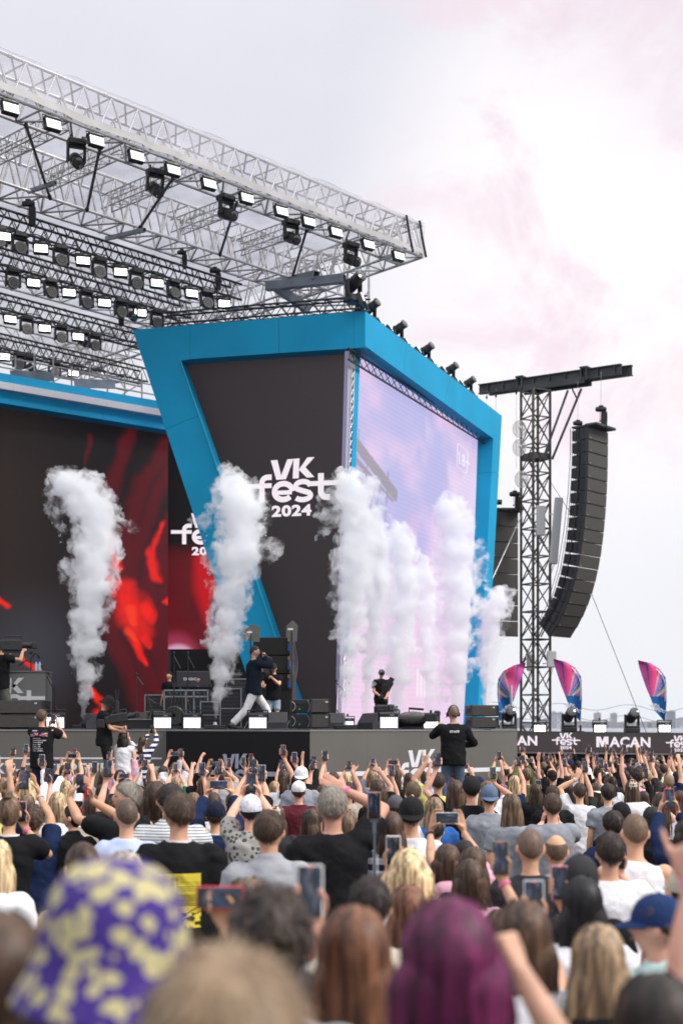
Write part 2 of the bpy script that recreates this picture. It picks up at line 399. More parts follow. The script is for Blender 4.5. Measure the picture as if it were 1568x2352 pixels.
# ------------------------------------------------------------------ stage deck and fascias
DK = 2.05
A = Vector((-3.63, 29.5, 0)); B = Vector((-.6, 27, 0)); Cc = Vector((3.85, 31.2, 0)); Lf = Vector((-13, 29.5, 0))
poly = [Lf, A, B, Cc, Vector((4.5, 37, 0)), Vector((6.15, 50, 0)), Vector((-2, 56, 0)), Vector((-22, 42, 0))]
cen = sum(poly, Vector())/len(poly); mb = MB(); mb.prism([Vector((p.x+(cen.x-p.x)*.006, p.y+(cen.y-p.y)*.006, DK-.12)) for p in poly], (0, 0, .12))
tag(mb.build('stage_deck', mat('stage_ply_black', (.03, .03, .032), .6, var=.25, vs=1.5)), 'black plywood deck of the main stage', None, None, 'structure')
fas = empty('stage_fascia', tuple(B)); tag(fas, 'printed fascia round the stage front, black in the middle and grey beside', 'stage fascia')
def fascia(p, q, mtl, z0, z1, npan, nm='fascia_panel', off=0.0, lab=None):
    d = (q-p); L = d.length; u = d.normalized(); nr = Vector((u.y, -u.x, 0))
    for i in range(npan):
        a = p+u*(L*i/npan+.0015)+nr*off; b = p+u*(L*(i+1)/npan-.0015)+nr*off
        m = MB(); m.prism([Vector((v.x-B.x, v.y-B.y, z)) for v, z in ((a, z0), (b, z0), (b, z1), (a, z1))], -nr*.04)
        o = m.build(nm, mtl, fas)
        if lab: o['label'] = lab
    return u, nr
uL, nL = fascia(Lf, A-Vector((0, 0, 0)), FASC_G, -.5, DK-.035, 5, lab='grey printed panel of the side fascia')
uC, nC = fascia(A, B, FASC_K, -.5, DK-.035, 2, lab='black printed panel of the front fascia')
uR, nR = fascia(B, Cc, FASC_G, -.5, DK-.035, 4, lab='grey printed panel of the side fascia')
uS, nS = fascia(Cc, Vector((4.40, 36, 0)), FASC_K, -.5, DK-.035, 2)
m = MB()
for p, q, u, nr in ((Lf, A, uL, nL), (A, B, uC, nC), (B, Cc, uR, nR)):
    m.prism([v-Vector((B.x, B.y, 0))+nr*.012 for v in (Vector((p.x, p.y, DK-.03)), Vector((q.x, q.y, DK-.03)), Vector((q.x, q.y, DK+.004)), Vector((p.x, p.y, DK+.004)))], -nr*.03)
m.build('edge_trim', mat('edge_trim_alu', (.3, .3, .3), .4, .6), fas)
def onl(p, u, px):
    """point of the plan line p + t u seen at photo column px"""
    k = (px-HX)/FP; t = (k*p.y-p.x)/(u.x-k*u.y); return p+u*t
def zat(v, py): return CZ+(HY-py)/FP*v.y
def printed(p, u, nr, fn, mtl, name):
    m = MB(); fn(m, nr*.004); m.v = [(v[0]-B.x, v[1]-B.y, v[2]) for v in m.v]; return m.build(name, mtl, fas, fix=False)
def f1(m, o):
    a = onl(A, uC, 383)+o; b = onl(A, uC, 496)+o; c = onl(A, uC, 596)+o; d = onl(A, uC, 711)+o
    z1, z2 = 1.235, 1.145
    for s, t in ((a, b), (c, d)): m.add([(s.x, s.y, z1), (t.x, t.y, z1), (t.x, t.y, z2), (s.x, s.y, z2)], [(0, 1, 2, 3)])
    c0 = onl(A, uC, 540)+o; festlogo(m, (c0.x, c0.y, 1.19), uC, (0, 0, 1), 1.48, False)
printed(A, uC, nC, f1, PALEB, 'printed_wordmark')
def f2(m, o):
    a = onl(B, uR, 712)+o; b = onl(B, uR, 905)+o; c = onl(B, uR, 1050)+o; d = onl(B, uR, 1183)+o; z1, z2 = 1.235, 1.145
    for s, t in ((a, b), (c, d)): m.add([(s.x, s.y, z1), (t.x, t.y, z1), (t.x, t.y, z2), (s.x, s.y, z2)], [(0, 1, 2, 3)])
    c0 = onl(B, uR, 968)+o; festlogo(m, (c0.x, c0.y, 1.19), uR, (0, 0, 1), 1.75, False)
printed(B, uR, nR, f2, WHITE, 'printed_wordmark')
def f3(m, o):
    a = Lf+o; b = onl(Lf, uL, 372)+o; m.add([(a.x, a.y, 1.485), (b.x, b.y, 1.47), (b.x, b.y, 1.435), (a.x, a.y, 1.45)], [(0, 1, 2, 3)])
    s = onl(Lf, uL, -100)+o; text_on(m, 'САНКТ-ПЕТЕРБУРГ', (s.x, s.y, 1.135), (1, 0, 0), (0, 0, 1), 3.4, .225, .04)
    s = onl(Lf, uL, 288)+o; e = onl(Lf, uL, 380)+o; m.add([(s.x, s.y, 1.29), (e.x, e.y, 1.29), (e.x, e.y, 1.21), (s.x, s.y, 1.21)], [(0, 1, 2, 3)])
printed(Lf, uL, nL, f3, WHITE, 'printed_city_name')

# ------------------------------------------------------------------ blue portal with the two screens
K = Vector((.595, 36, 0)); Lp = Vector((-5.53, 37.7, 0)); Rp = Vector((5.42, 48.1, 0))
uF = (K-Lp).normalized(); nF = Vector((uF.y, -uF.x, 0)); uP = (Rp-K).normalized(); nP = Vector((uP.y, -uP.x, 0))
por = empty('blue_stage_portal', (K.x, K.y, DK)); tag(por, 'huge blue clad portal frame around the two side screens, leaning left leg', 'stage portal')
def pl(px, py, o, u, nr, inset=0.0):
    q = onl(o-nr*inset, u, px); return Vector((q.x, q.y, CZ+(HY-py)/FP*q.y))
def panel(pts, o, u, nr, dep, mtl=BLUE, name='cladding_panel', inset=0.0, par=por, sh=.004):
    v = [pl(x, y, o, u, nr, inset) for x, y in pts]; c = sum(v, Vector())/len(v)
    v = [q+(c-q).normalized()*sh for q in v]; b = par.location
    m = MB(); m.prism([q-b for q in v], -nr*dep); return m.build(name, mtl, par)
yB = 1671
def lerp(a, b, t): return (a[0]+(b[0]-a[0])*t, a[1]+(b[1]-a[1])*t)
O0, O1 = (305, 757), (606, yB); I0, I1 = (412, 828), (704, yB)
panel([O0, (437, 746.3), (437, 825), I0, (lerp(I0, I1, .15)), (lerp(O0, O1, .25))], K, uF, nF, .62)
panel([lerp(O0, O1, .25), lerp(I0, I1, .15), lerp(I0, I1, .55), lerp(O0, O1, .6)], K, uF, nF, .62)
panel([lerp(O0, O1, .6), lerp(I0, I1, .55), I1, O1], K, uF, nF, .62)
panel([(437, 746.3), (640, 730), (640, 811), (437, 825)], K, uF, nF, .62)
panel([(640, 730), (812, 716), (812, 800), (640, 811)], K, uF, nF, .62)
panel([(812, 716), (837.6, 714), (837.6, 798), (812, 800)], K, uF, nF, .62)
P0, P1 = (838.4, 714), (1152, 955); Q0, Q1 = (838.4, 795), (1132, 1007)
for t0, t1 in ((0, .3), (.3, .62), (.62, .935)):
    panel([lerp(P0, P1, t0), lerp(P0, P1, t1), lerp(Q0, Q1, t1), lerp(Q0, Q1, t0)], K, uP, nP, .62)
a, b = lerp(P0, P1, .935), lerp(Q0, Q1, .935)
panel([a, P1, (1145, 1085), (1128, 1085), Q1, b], K, uP, nP, .62)
panel([(1145, 1085), (1112, yB), (1094, yB), (1128, 1085)], K, uP, nP, .62)
# raised teal edge of the leaning leg
m = MB(); a3, b3 = pl(414, 826, K, uF, nF)-por.location, pl(704, yB, K, uF, nF)-por.location; m.tube(a3+nF*.01, b3+nF*.01, .02, n=6); m.build('edge_profile', TEAL, por)

# ---- front (dark) screen
scr = empty('dark_led_screen', tuple(K)); tag(scr, 'dark brown led screen with the big white festival wordmark, left face of the portal', 'led screen')
SCRM = attr_mat('led_image', .45, es=.95)
cs = [pl(x, y, K, uF, nF, .5)-K for x, y in ((395, 812), (799, 800), (775, 1668), (600, 1668))]
cs[3] = pl(660, 1668, K, uF, nF, .5)-K
def dk(u, v):
    g = .6+.55*u*(1-v)+.16*fbm(u*3, v*5, 21); c = np.stack([.034*g, .027*g, .029*g], 1); return c*(1-.35*sstep(.05, 0, v))[:, None]
link('screen_image', grid_mesh('screen_image', [cs[0], cs[1], cs[2], cs[3]], 40, 80, dk, SCRM), scr)
m = MB(); c0 = pl(672, 1113, K, uF, nF, .49)-K
kk = c0.y+K.y
festlogo(m, c0, uF, (0, 0, 1), 2.62, True); m.build('lit_wordmark', LEDW, scr, fix=False)
m = MB()
for i in range(1, 8):
    zz = 12.2-i*1.3; a = cs[0].lerp(cs[1], 0); m.box((0, 0, 0), (.001, .001, .001))
m = MB(); m.prism([cs[1]+Vector((0, 0, 0)), cs[2], cs[2]+uF*.08, cs[1]+uF*.08], nF*.05); m.build('screen_edge', mat('screen_edge_grey', (.25, .25, .33), .4), scr)

# ---- right (sky) screen
scr2 = empty('sky_led_screen', tuple(K)); tag(scr2, 'bright led screen with a lilac sky and a crane, right face of the portal', 'led screen')
c2 = [pl(x, y, K, uP, nP, .45)-K for x, y in ((828, 822), (1097, 992), (1075, 1664), (770, 1664))]
def segd(u, v, a, b):
    a, b = np.array(a), np.array(b); d = b-a; t = np.clip(((u-a[0])*d[0]+(v-a[1])*d[1])/(d@d), 0, 1); return np.hypot(u-a[0]-t*d[0], (v-a[1]-t*d[1]))
def skyimg(u, v):
    n1 = fbm(u*3+1, v*5, 31); n2 = fbm(u*6+4, v*4, 41)
    lil = np.array(srgb(160, 160, 228)); pnk = np.array(srgb(238, 196, 238)); wht = np.array(srgb(240, 214, 246)); hot = np.array(srgb(250, 168, 205))
    w = sstep(.38, .68, n1+.28*v-.08)[:, None]; c = lil*(1-w)+pnk*w
    w = sstep(.5, .75, n2)[:, None]*.7; c = c*(1-w)+wht*w
    w = (sstep(.1, .0, np.abs(u-.46-.05*np.sin(v*9)))*sstep(.3, .5, v)*(.35+.6*n2))[:, None]; c = c*(1-w)+hot*w
    w = (sstep(.55, .95, v)*.75)[:, None]; c = c*(1-w)+np.array(srgb(248, 206, 236))*w
    brown = np.array(srgb(96, 82, 88)); mk = np.zeros_like(u)
    def seg(a, b, th): nonlocal mk; mk = np.maximum(mk, sstep(th, th*.7, segd(u*1.35, v, (a[0]*1.35, a[1]), (b[0]*1.35, b[1]))))
    seg((-.05, .22), (.3, .335), .022); seg((-.02, .27), (.28, .355), .006)
    seg((.02, .27), (.0, .66), .006); seg((.09, .28), (.075, .7), .006)
    for i in range(12): seg((.015, .29+i*.033), (.085, .305+i*.033), .0035); seg((.085, .305+i*.033), (.01, .323+i*.033), .0035)
    seg((.16, .32), (.1, .47), .006); seg((.19, .33), (.13, .47), .005); seg((.235, .34), (.235, .46), .004); seg((.225, .44), (.215, .64), .012)
    seg((.02, .2), (.02, .24), .006); seg((.235, .28), (.235, .36), .006)
    mk = (mk*.92)[:, None]; c = c*(1-mk)+brown*mk
    sl = (.965+.035*np.sin(v*460))[:, None]; return (c*.68+.32*np.array([.84, .79, .90]))*sl*(1.0)
link('screen_image', grid_mesh('screen_image', c2, 210, 300, skyimg, SCRM), scr2)
m = MB(); fz = -nP*-.012
def s2(px, py): return pl(px, py, K, uP, nP, .44)-K
r0 = [(1052, 1018), (1070, 1033), (1074, 1040), (1072, 1085), (1067, 1086), (1052, 1074), (1049, 1068), (1050, 1022)]
for i in range(len(r0)): a, b = s2(*r0[i]), s2(*r0[(i+1) % len(r0)]); m.tube(a, b, .018, n=4)
p0 = s2(1053, 1066); text_on(m, '18+', p0, uP, (0, 0, 1), 1.35*.9, .42, .05); m.build('lit_age_mark', mat('lit_lilac_white', (.02, .02, .02), .5, emit=(.9, .85, 1), es=.85), scr2, fix=False)
m = MB(); 
for (x, w_) in ((957, 4), (965, 4), (973, 4), (981, 3), (988, 2.5), (1046, 4), (1054, 3)):
    m.add([s2(x, 1535), s2(x+w_, 1537), s2(x+w_-1, 1600), s2(x-1, 1600)], [(0, 1, 2, 3)])
m.build('lit_name_bars', LEDW, scr2, fix=False)
# black rig gap above the sky screen, and the posts in the corner between the screens
m = MB(); a, b = pl(800, 800, K, uP, nP, .30), pl(1118, 1003, K, uP, nP, .30); a -= K; b -= K
for i in range(24):
    t0, t1 = i/24, (i+1)/24; p, q = a.lerp(b, t0), a.lerp(b, t1); m.tube(p, q, .03, n=5); m.tube(p-Vector((0, 0, .0)), q-Vector((0, 0, .28)), .012, n=4); m.tube(p-Vector((0, 0, .28)), q, .012, n=4)
m.tube(a-Vector((0, 0, .28)), b-Vector((0, 0, .28)), .03, n=5); m.box(((a+b)/2)[:], (.01, .01, .01)); m.build('hanging_rail', BLKM, scr2)
tr = empty('blue_corner_post', tuple(pl(818, 1668, K, uP, nP, .55))); tag(tr, 'narrow blue post with a silver lattice in the corner between the two screens', 'post')
b0 = tr.location; m = MB(); v = [pl(x, y, K, uP, nP, .40)-b0 for x, y in ((817, 812), (827, 818), (800, 1500), (790, 1500))]; m.prism(v, -nP*.1); m.build('blue_strip', BLUE, tr)
v = [pl(x, y, K, uP, nP, .42)-b0 for x, y in ((800, 806), (806, 808), (783, 1668), (777, 1668))]; m = MB(); m.prism(v, -nP*.1); m.build('pale_strip', mat('pale_lilac_panel', (.35, .33, .48), .25), tr)
m = MB(); a, b = pl(808, 812, K, uP, nP, .42)-b0, pl(786, 1600, K, uP, nP, .42)-b0; a2, b2 = pl(814, 815, K, uP, nP, .42)-b0, pl(792, 1600, K, uP, nP, .42)-b0
m.tube(a, b, .02); m.tube(a2, b2, .02)
for i in range(40): m.tube(a.lerp(b, i/40), a2.lerp(b2, (i+1)/40), .012, n=4); m.tube(a2.lerp(b2, i/40), a.lerp(b, (i+1)/40), .012, n=4)
m.build('lattice', ALU, tr)
# structure behind the sky screen's right edge
sc3 = empty('screen_support_lattice', tuple(pl(1105, 1668, K, uP, nP, .9))); tag(sc3, 'silver lattice seen in the gap between the sky screen and the right blue leg', 'lattice tower')
b0 = sc3.location; m = MB()
for px0 in (1098, 1112):
    a, b = pl(px0, 990, K, uP, nP, .9)-b0, pl(px0-22, 1668, K, uP, nP, .9)-b0; m.tube(a, b, .025)
for i in range(34):
    t0, t1 = i/34, (i+1)/34
    l0, r0_ = pl(lerp((1098, 990), (1076, 1668), t0)[0], lerp((1098, 990), (1076, 1668), t0)[1], K, uP, nP, .9)-b0, pl(*lerp((1112, 990), (1090, 1668), t1), K, uP, nP, .9)-b0
    m.tube(l0, r0_, .013, n=4); r1_ = pl(*lerp((1112, 990), (1090, 1668), t0), K, uP, nP, .9)-b0; l1 = pl(*lerp((1098, 990), (1076, 1668), t1), K, uP, nP, .9)-b0; m.tube(r1_, l1, .013, n=4)
m.build('lattice', BLKM, sc3)

# ------------------------------------------------------------------ main screen with its crown
M0 = Vector((-9.67, 40.3, 0)); M1 = Vector((-5.4, 44, 0)); uM = (M1-M0).normalized(); nM = Vector((uM.y, -uM.x, 0)); Mst = M0-uM*9
def zm(py, px): q = onl(M0, uM, px); return CZ+(HY-py)/FP*q.y
ms = empty('main_led_screen', tuple(M0)); tag(ms, 'main led wall, dark brown with glowing red flames, under the white striped beam', 'led screen')
zt, zb = 11.25, DK
cA = [Mst+Vector((0, 0, zt))-M0, M1+uM*.05+Vector((0, 0, zt))-M0, M1+uM*.05+Vector((0, 0, zb))-M0, Mst+Vector((0, 0, zb))-M0]
Lm = (cA[1]-cA[0]).length
def px_of(u, v):
    X = (Mst.x+(M1.x+uM.x*.05-Mst.x)*u); Y = (Mst.y+(M1.y+uM.y*.05-Mst.y)*u); Z = zt+(zb-zt)*v
    return HX+X/Y*FP, HY-(Z-CZ)/Y*FP
def pathd(x, y, pts, ws):
    """blurred band along a polyline with a half width per point"""
    r = np.zeros_like(x)
    for i in range(len(pts)-1):
        a, b = np.array(pts[i], float), np.array(pts[i+1], float); d = b-a; t = np.clip(((x-a[0])*d[0]+(y-a[1])*d[1])/(d@d), 0, 1)
        w = ws[i]+(ws[i+1]-ws[i])*t; r = np.maximum(r, sstep(1.8, .3, np.hypot(x-a[0]-t*d[0], y-a[1]-t*d[1])/w))
    return r
def flames(u, v):
    x, y = px_of(u, v); wx = x+26*(fbm(x/60, y/60, 51)-.5)+8*(fbm(x/14, y/20, 52)-.5); wy = y+40*(fbm(x/50+9, y/70, 53)-.5)
    base = np.array(srgb(36, 27, 21))*(1.15-.85*sstep(0, 240, x))[:, None]+np.array([.003, .0025, .0025])
    base = base*(.6+.4*sstep(950, 1100, y))[:, None]
    gl = (sstep(170, 20, np.hypot((x-70), (y-1500)*.9))*.8)[:, None]; c = base*(1-gl)+np.array(srgb(58, 60, 68))*gl
    dim = np.zeros_like(x)
    for pts, ws in ((((300, 1000), (262, 1100), (205, 1260), (190, 1330)), (14, 20, 26, 16)), (((385, 1010), (330, 1110), (265, 1270), (250, 1400)), (14, 17, 24, 22)),
                    (((395, 1060), (345, 1170), (290, 1300), (270, 1420)), (16, 18, 30, 30)), (((388, 1190), (350, 1290), (335, 1400), (370, 1500)), (14, 22, 28, 18)),
                    (((205, 1010), (198, 1070)), (6, 3)), (((300, 1400), (330, 1520), (388, 1660)), (26, 22, 24)), (((250, 1420), (300, 1560), (345, 1660)), (14, 20, 14)), (((385, 1300), (385, 1680)), (34, 30))):
        dim = np.maximum(dim, pathd(wx, wy, pts, ws))
    dim *= .75+.5*fbm(x/40, y/90, 55); d = (np.clip(dim, 0, 1))[:, None]; c = c*(1-.9*d)+np.array(srgb(84, 10, 15))*d
    br = np.zeros_like(x)
    for pts, ws in ((((285, 1345), (300, 1400), (322, 1440), (345, 1480)), (18, 30, 24, 6)), (((262, 1330), (280, 1352)), (10, 14)), (((325, 1395), (348, 1420)), (16, 10)),
                    (((345, 1275), (362, 1330)), (10, 10)), (((372, 1200), (350, 1275)), (4, 6)), (((310, 1460), (320, 1490), (336, 1520)), (12, 10, 5)), (((255, 1260), (268, 1300)), (8, 10)), (((228, 1250), (262, 1370)), (6, 8)),
                    (((-5, 1373), (20, 1402)), (7, 6)), (((385, 1385), (372, 1388)), (8, 4)), (((232, 1170), (240, 1210), (262, 1240)), (7, 6, 6)), (((225, 1640), (290, 1690)), (10, 12)), (((45, 1500), (95, 1560), (100, 1610)), (2, 7, 6)), (((210, 1575), (240, 1620)), (4, 9))):
        br = np.maximum(br, pathd(wx, wy, pts, ws))
    b = br[:, None]*(.55+.55*fbm(x/18, y/26, 57))[:, None]; c = c*(1-np.clip(b, 0, 1))+np.array(srgb(248, 30, 14))*b
    hot = np.maximum(pathd(wx, wy, ((300, 1395), (312, 1430)), (9, 7)), pathd(wx, wy, ((300, 1455), (316, 1475)), (9, 4)))[:, None]; c = c*(1-hot*.6)+np.array(srgb(255, 70, 35))*hot*.6
    return c
link('screen_image', grid_mesh('screen_image', cA, 330, 240, flames, SCRM), ms)
m = MB(); m.prism([c+nM*-.02 for c in cA], -nM*.25); m.build('screen_back', BLKP, ms)
cr = empty('blue_stage_beam', tuple(M0)); tag(cr, 'blue beam with a white stripe running above the main led wall', 'stage beam')
def crown(z0, z1, out, mtl, name, e0=0.0, e1=.4):
    a, b = Mst-M0, M1+uM*e1-M0; m = MB(); n = 5
    for i in range(n):
        p, q = a.lerp(b, i/n)+uM*.003, a.lerp(b, (i+1)/n)-uM*.003
        m = MB(); m.prism([p+nM*out+Vector((0, 0, z0)), q+nM*out+Vector((0, 0, z0)), q+nM*out+Vector((0, 0, z1)), p+nM*out+Vector((0, 0, z1))], -nM*(out+.1)); m.build(name, mtl, cr)
crown(11.15, 11.50, .55, BLUE, 'lower_blue_panel'); crown(11.503, 11.70, .75, mat('white_gloss_stripe', (.66, .67, .7), .3), 'white_stripe_panel'); crown(11.703, 11.99, .55, BLUE, 'upper_blue_panel')

# ---- side screen behind the leaning leg, and the dark backstage opening
s4 = empty('red_side_screen', (-3.9, 45.2, DK)); tag(s4, 'smaller led screen with red shapes and a cut off wordmark beside the main led wall', 'led screen')
q = [P(x, y, 45.2)-s4.location for x, y in ((385, 985), (560, 985), (560, 1491), (385, 1491))]
def side(u, v):
    x = 385+175*u; y = 985+506*v; c = np.array([.004, .003, .003])+0*x[:, None]
    w = sstep(1250, 1300, y+20*fbm(x/30, y/30, 61))[:, None]*(.6+.6*fbm(x/50, y/50, 62))[:, None]; c = c*(1-.8*np.clip(w, 0, 1))+np.array(srgb(96, 12, 20))*w
    w = pathd(x, y, ((465, 1290), (475, 1350), (490, 1420)), (18, 26, 20))[:, None]; c = c*(1-w)+np.array(srgb(190, 14, 22))*w
    w = (sstep(478, 490, x)*sstep(520, 505, x)*sstep(1370, 1380, y)*sstep(1460, 1448, y))[:, None]; c = c*(1-w)+np.array(srgb(86, 66, 96))*w
    w = (sstep(70, 40, np.hypot((x-405), (y-1520)*.85))*.45)[:, None]; c = c*(1-w)+np.array(srgb(200, 70, 110))*w
    w = (sstep(46, 30, np.hypot((x-410), (y-1512)*1.2)))[:, None]; c = c*(1-w)+np.array(srgb(215, 160, 185))*w; return c
link('screen_image', grid_mesh('screen_image', q, 80, 140, side, SCRM), s4)
m = MB(); festlogo(m, Vector((q[0].x+(478-385)/FP*45.2, -.02, (P(478, 1222, 45.2)-s4.location).z)), (1, 0, 0), (0, 0, 1), 2.35, True); m.build('lit_wordmark', LEDW, s4, fix=False)
m = MB(); m.prism([v+Vector((0, .02, 0)) for v in q], (0, .2, 0)); m.build('screen_back', BLKP, s4)
m = MB(); m.box((-1.5, 50.5, 5.5), (9.5, .1, 7.2)); m.box((-6.1, 48, 5.5), (.1, 5, 7.2))
tag(m.build('backstage_curtain', mat('black_drape', (.008, .008, .009), .9, var=.3, vs=2)), 'black drape closing the backstage opening under the red side screen', 'curtain')
# ------------------------------------------------------------------ copies
def kids(o): return list(o.children)
def copy_tree(o, parent=None):
    c = o.copy(); COL.objects.link(c); c.parent = parent
    for ch in kids(o): copy_tree(ch, c)
    return c
ORD = 'first second third fourth fifth sixth seventh eighth ninth tenth eleventh twelfth thirteenth fourteenth fifteenth sixteenth seventeenth eighteenth nineteenth twentieth'.split()

# ------------------------------------------------------------------ trusses
_chord = {}
def truss(name, label, A, B, nrm, h, w, bay, mtl, rc, rb, single=True, group=None, cat='truss'):
    """box truss whose lower near chord runs from A to B; nrm points to the far chords"""
    A, B, nrm = Vector(A), Vector(B), Vector(nrm).normalized(); L = (B-A).length; n = max(2, round(L/bay)); bl = L/n; x = (B-A).normalized()
    Mw = Matrix((x, nrm, Vector((0, 0, 1)))).transposed().to_4x4(); Mw.translation = A
    e = empty(name, M=Mw); tag(e, label, cat, group)
    m = MB(); m.tube((0, 0, 0), (L, 0, 0), rc, n=7)
    for i in range(1, int(L/2.4)): m.tube((i*2.4-.04, 0, 0), (i*2.4+.04, 0, 0), rc*1.35, n=7)
    me = m.mesh('chord', mtl, True)
    for y, z in ((0, 0), (w, 0), (0, h), (w, h)): link('chord', me, e, Matrix.Translation((0, y, z)))
    def tb(*pairs):
        m = MB()
        for p, q in pairs: m.tube(p, q, rb, n=5, cap=False)
        return m
    segs = [((0, 0, 0), (bl/2, 0, h)), ((bl/2, 0, h), (bl, 0, 0))]
    top = [((0, 0, h), (bl, w, h))]; bot = [((0, 0, 0), (bl, w, 0))]; bot2 = [((0, w, 0), (bl, 0, 0))]
    if single:
        ms_ = [tb(p).mesh('brace', mtl, True) for p in segs]
        mb_ = [tb(b).mesh('brace', mtl, True) for b in (bot[0], bot2[0], top[0])]; cr_ = tb(((0, 0, 0), (0, w, 0))).mesh('cross_tube', mtl, True)
        for i in range(n):
            T = Matrix.Translation((i*bl, 0, 0))
            for k in (0, 1):
                link('brace', ms_[k], e, T); link('brace', ms_[k], e, Matrix.Translation((i*bl, w, 0)))
            link('brace', mb_[i % 2], e, T); link('brace', mb_[2], e, T); link('cross_tube', cr_, e, T)
            link('cross_tube', cr_, e, Matrix.Translation((i*bl+bl/2, 0, h)))
    else:
        m = MB()
        for i in range(n):
            o = i*bl
            for y in (0, w):
                for p, q in segs: m.tube((p[0]+o, y, p[2]), (q[0]+o, y, q[2]), rb, n=4, cap=False)
            for (p, q) in (bot if i % 2 else bot2)+top: m.tube((p[0]+o, p[1], p[2]), (q[0]+o, q[1], q[2]), rb, n=4, cap=False)
            m.tube((o, 0, 0), (o, w, 0), rb, n=4, cap=False)
        tag(m.build('lattice', mtl, e, smooth=True), kind='stuff')
    return e
ZT, ZL = CZ+13.42, CZ+12.58
F1 = Vector((2.16, 38.15, 0)); F0 = Vector((-6.77, 28.3, 0)); uT = (F1-F0).normalized(); nT = Vector((-uT.y, uT.x, 0))
Fs = F0-uT*7
def z3(v, z): return Vector((v.x, v.y, z))
truss('roof_truss', 'silver roof truss along the front edge of the clear canopy', z3(Fs, ZL), z3(F1, ZL), nT, .84, .85, .72, ALU, .038, .026, group='silver trusses of the roof')
S0 = Vector((-7.8, 32.45, 0)); S1 = Vector((.35, 41.3, 0)); Ss = S0-uT*6
truss('roof_truss', 'silver roof truss behind the front one, with black struts ending on it', z3(Ss, ZL-.15), z3(S1, ZL-.15), nT, 1.0, .95, .6, ALU, .038, .026, group='silver trusses of the roof')
nb = S1+nT*4.6; truss('roof_truss', 'silver roof truss third from the front edge', z3(nb-uT*20, ZL-.6), z3(nb, ZL-.6), nT, .9, .8, .9, ALU_D, .032, .02, single=False, group='silver trusses of the roof')
nb = S1+nT*9.5; truss('roof_truss', 'silver roof truss at the back of the canopy', z3(nb-uT*20, ZL-1.2), z3(nb, ZL-1.2), nT, .9, .8, .9, ALU_D, .032, .02, single=False, group='silver trusses of the roof')
truss('roof_truss', 'silver roof truss closing the right end of the canopy', z3(F1, ZL), z3(F1+nT*15, ZL-1.4), -uT, .84, .7, .7, ALU, .036, .024, group='silver trusses of the roof')
for i, px in enumerate((-150, 40, 190, 335, 480, 640, 780)):
    a = onl(F0, uT, px)+nT*.9; b = a+nT*3.0
    truss('cross_truss', ORD[i]+' short cross truss from the left between the two front roof trusses', z3(a, ZL+.25), z3(b, ZL+.1), uT, .32, .32, .4, ALU, .02, .012, single=False, group='short cross trusses under the roof', cat='truss')
for i, px in enumerate((-80, 112, 282, 450, 597, 758)):
    a = z3(onl(F0, uT, px)+nT*.8, ZL+.0); b = z3(onl(S0, uT, px)-nT*.0, ZL-.15)
    b = z3(onl(S0, uT, (116, 116, 200, 321, 505, 670)[i] if i else -140), ZL-.15)
    m = MB(); m.tube((0, 0, 0), b-a, .035, n=8); m.tube(Vector((0, 0, 0)), (b-a)*.04, .05, n=8); m.tube((b-a)*.96, b-a, .05, n=8)
    tag(m.build('black_strut', BLKM, None, Matrix.Translation(a)), ORD[i]+' black diagonal strut from the left under the clear roof', 'strut', 'black struts between the roof trusses')
# clear film
def film_mat():
    m = bpy.data.materials.new('clear_roof_film'); m.use_nodes = True; nt = m.node_tree; L = nt.links.new; nt.nodes.clear()
    o = N(nt, 'ShaderNodeOutputMaterial'); mx = N(nt, 'ShaderNodeMixShader'); t = N(nt, 'ShaderNodeBsdfTransparent'); b = N(nt, 'ShaderNodeBsdfPrincipled')
    b.inputs['Base Color'].default_value = (.8, .79, .84, 1); b.inputs['Roughness'].default_value = .25; t.inputs[0].default_value = (.97, .97, .99, 1)
    tc = N(nt, 'ShaderNodeTexCoord'); nz = N(nt, 'ShaderNodeTexNoise'); nz.inputs['Scale'].default_value = 1.1; nz.inputs['Detail'].default_value = 6; L(tc.outputs['Object'], nz.inputs[0])
    mr = N(nt, 'ShaderNodeMapRange'); L(nz.outputs[0], mr.inputs[0]); mr.inputs[1].default_value = .35; mr.inputs[2].default_value = .75; mr.inputs[3].default_value = .16; mr.inputs[4].default_value = .46
    bp = N(nt, 'ShaderNodeBump'); bp.inputs['Strength'].default_value = .25; L(nz.outputs[0], bp.inputs['Height']); L(bp.outputs[0], b.inputs['Normal'])
    L(mr.outputs[0], mx.inputs[0]); L(t.outputs[0], mx.inputs[1]); L(b.outputs[0], mx.inputs[2]); L(mx.outputs[0], o.inputs[0]); return m
FILM = film_mat()
can = empty('roof_canopy', tuple(z3(F1, ZT))); tag(can, 'clear plastic canopy stretched over the silver roof trusses', 'stage roof')
def sheet(name, q, nu, nv, mtl, par, wr=.02, th=0):
    q = [Vector(p)-par.location for p in q]; vs, fs = [], []
    for j in range(nv+1):
        for i in range(nu+1):
            u, v = i/nu, j/nv; p = q[0].lerp(q[1], u).lerp(q[3].lerp(q[2], u), v); nn = noise.noise(p*1.7)*wr+noise.noise(p*5)*wr*.4
            vs.append(p+Vector((nn, -nn, nn*.6)))
    for j in range(nv):
        for i in range(nu): a = j*(nu+1)+i; fs.append((a, a+1, a+nu+2, a+nu+1))
    m = MB(); m.add(vs, fs); return m.build(name, mtl, par, smooth=True, fix=False)
f0, f1_ = Fs-nT*.06, F1-nT*.06+uT*.05
sheet('front_film', [z3(f0, ZT+.05), z3(f1_, ZT+.05), z3(f1_, ZL-.02), z3(f0, ZL-.02)], 90, 5, FILM, can)
sheet('top_film', [z3(f0, ZT+.06), z3(f1_, ZT+.06), z3(F1+nT*15, ZT-1.3), z3(Fs+nT*15, ZT-1.3)], 60, 30, FILM, can, .05)
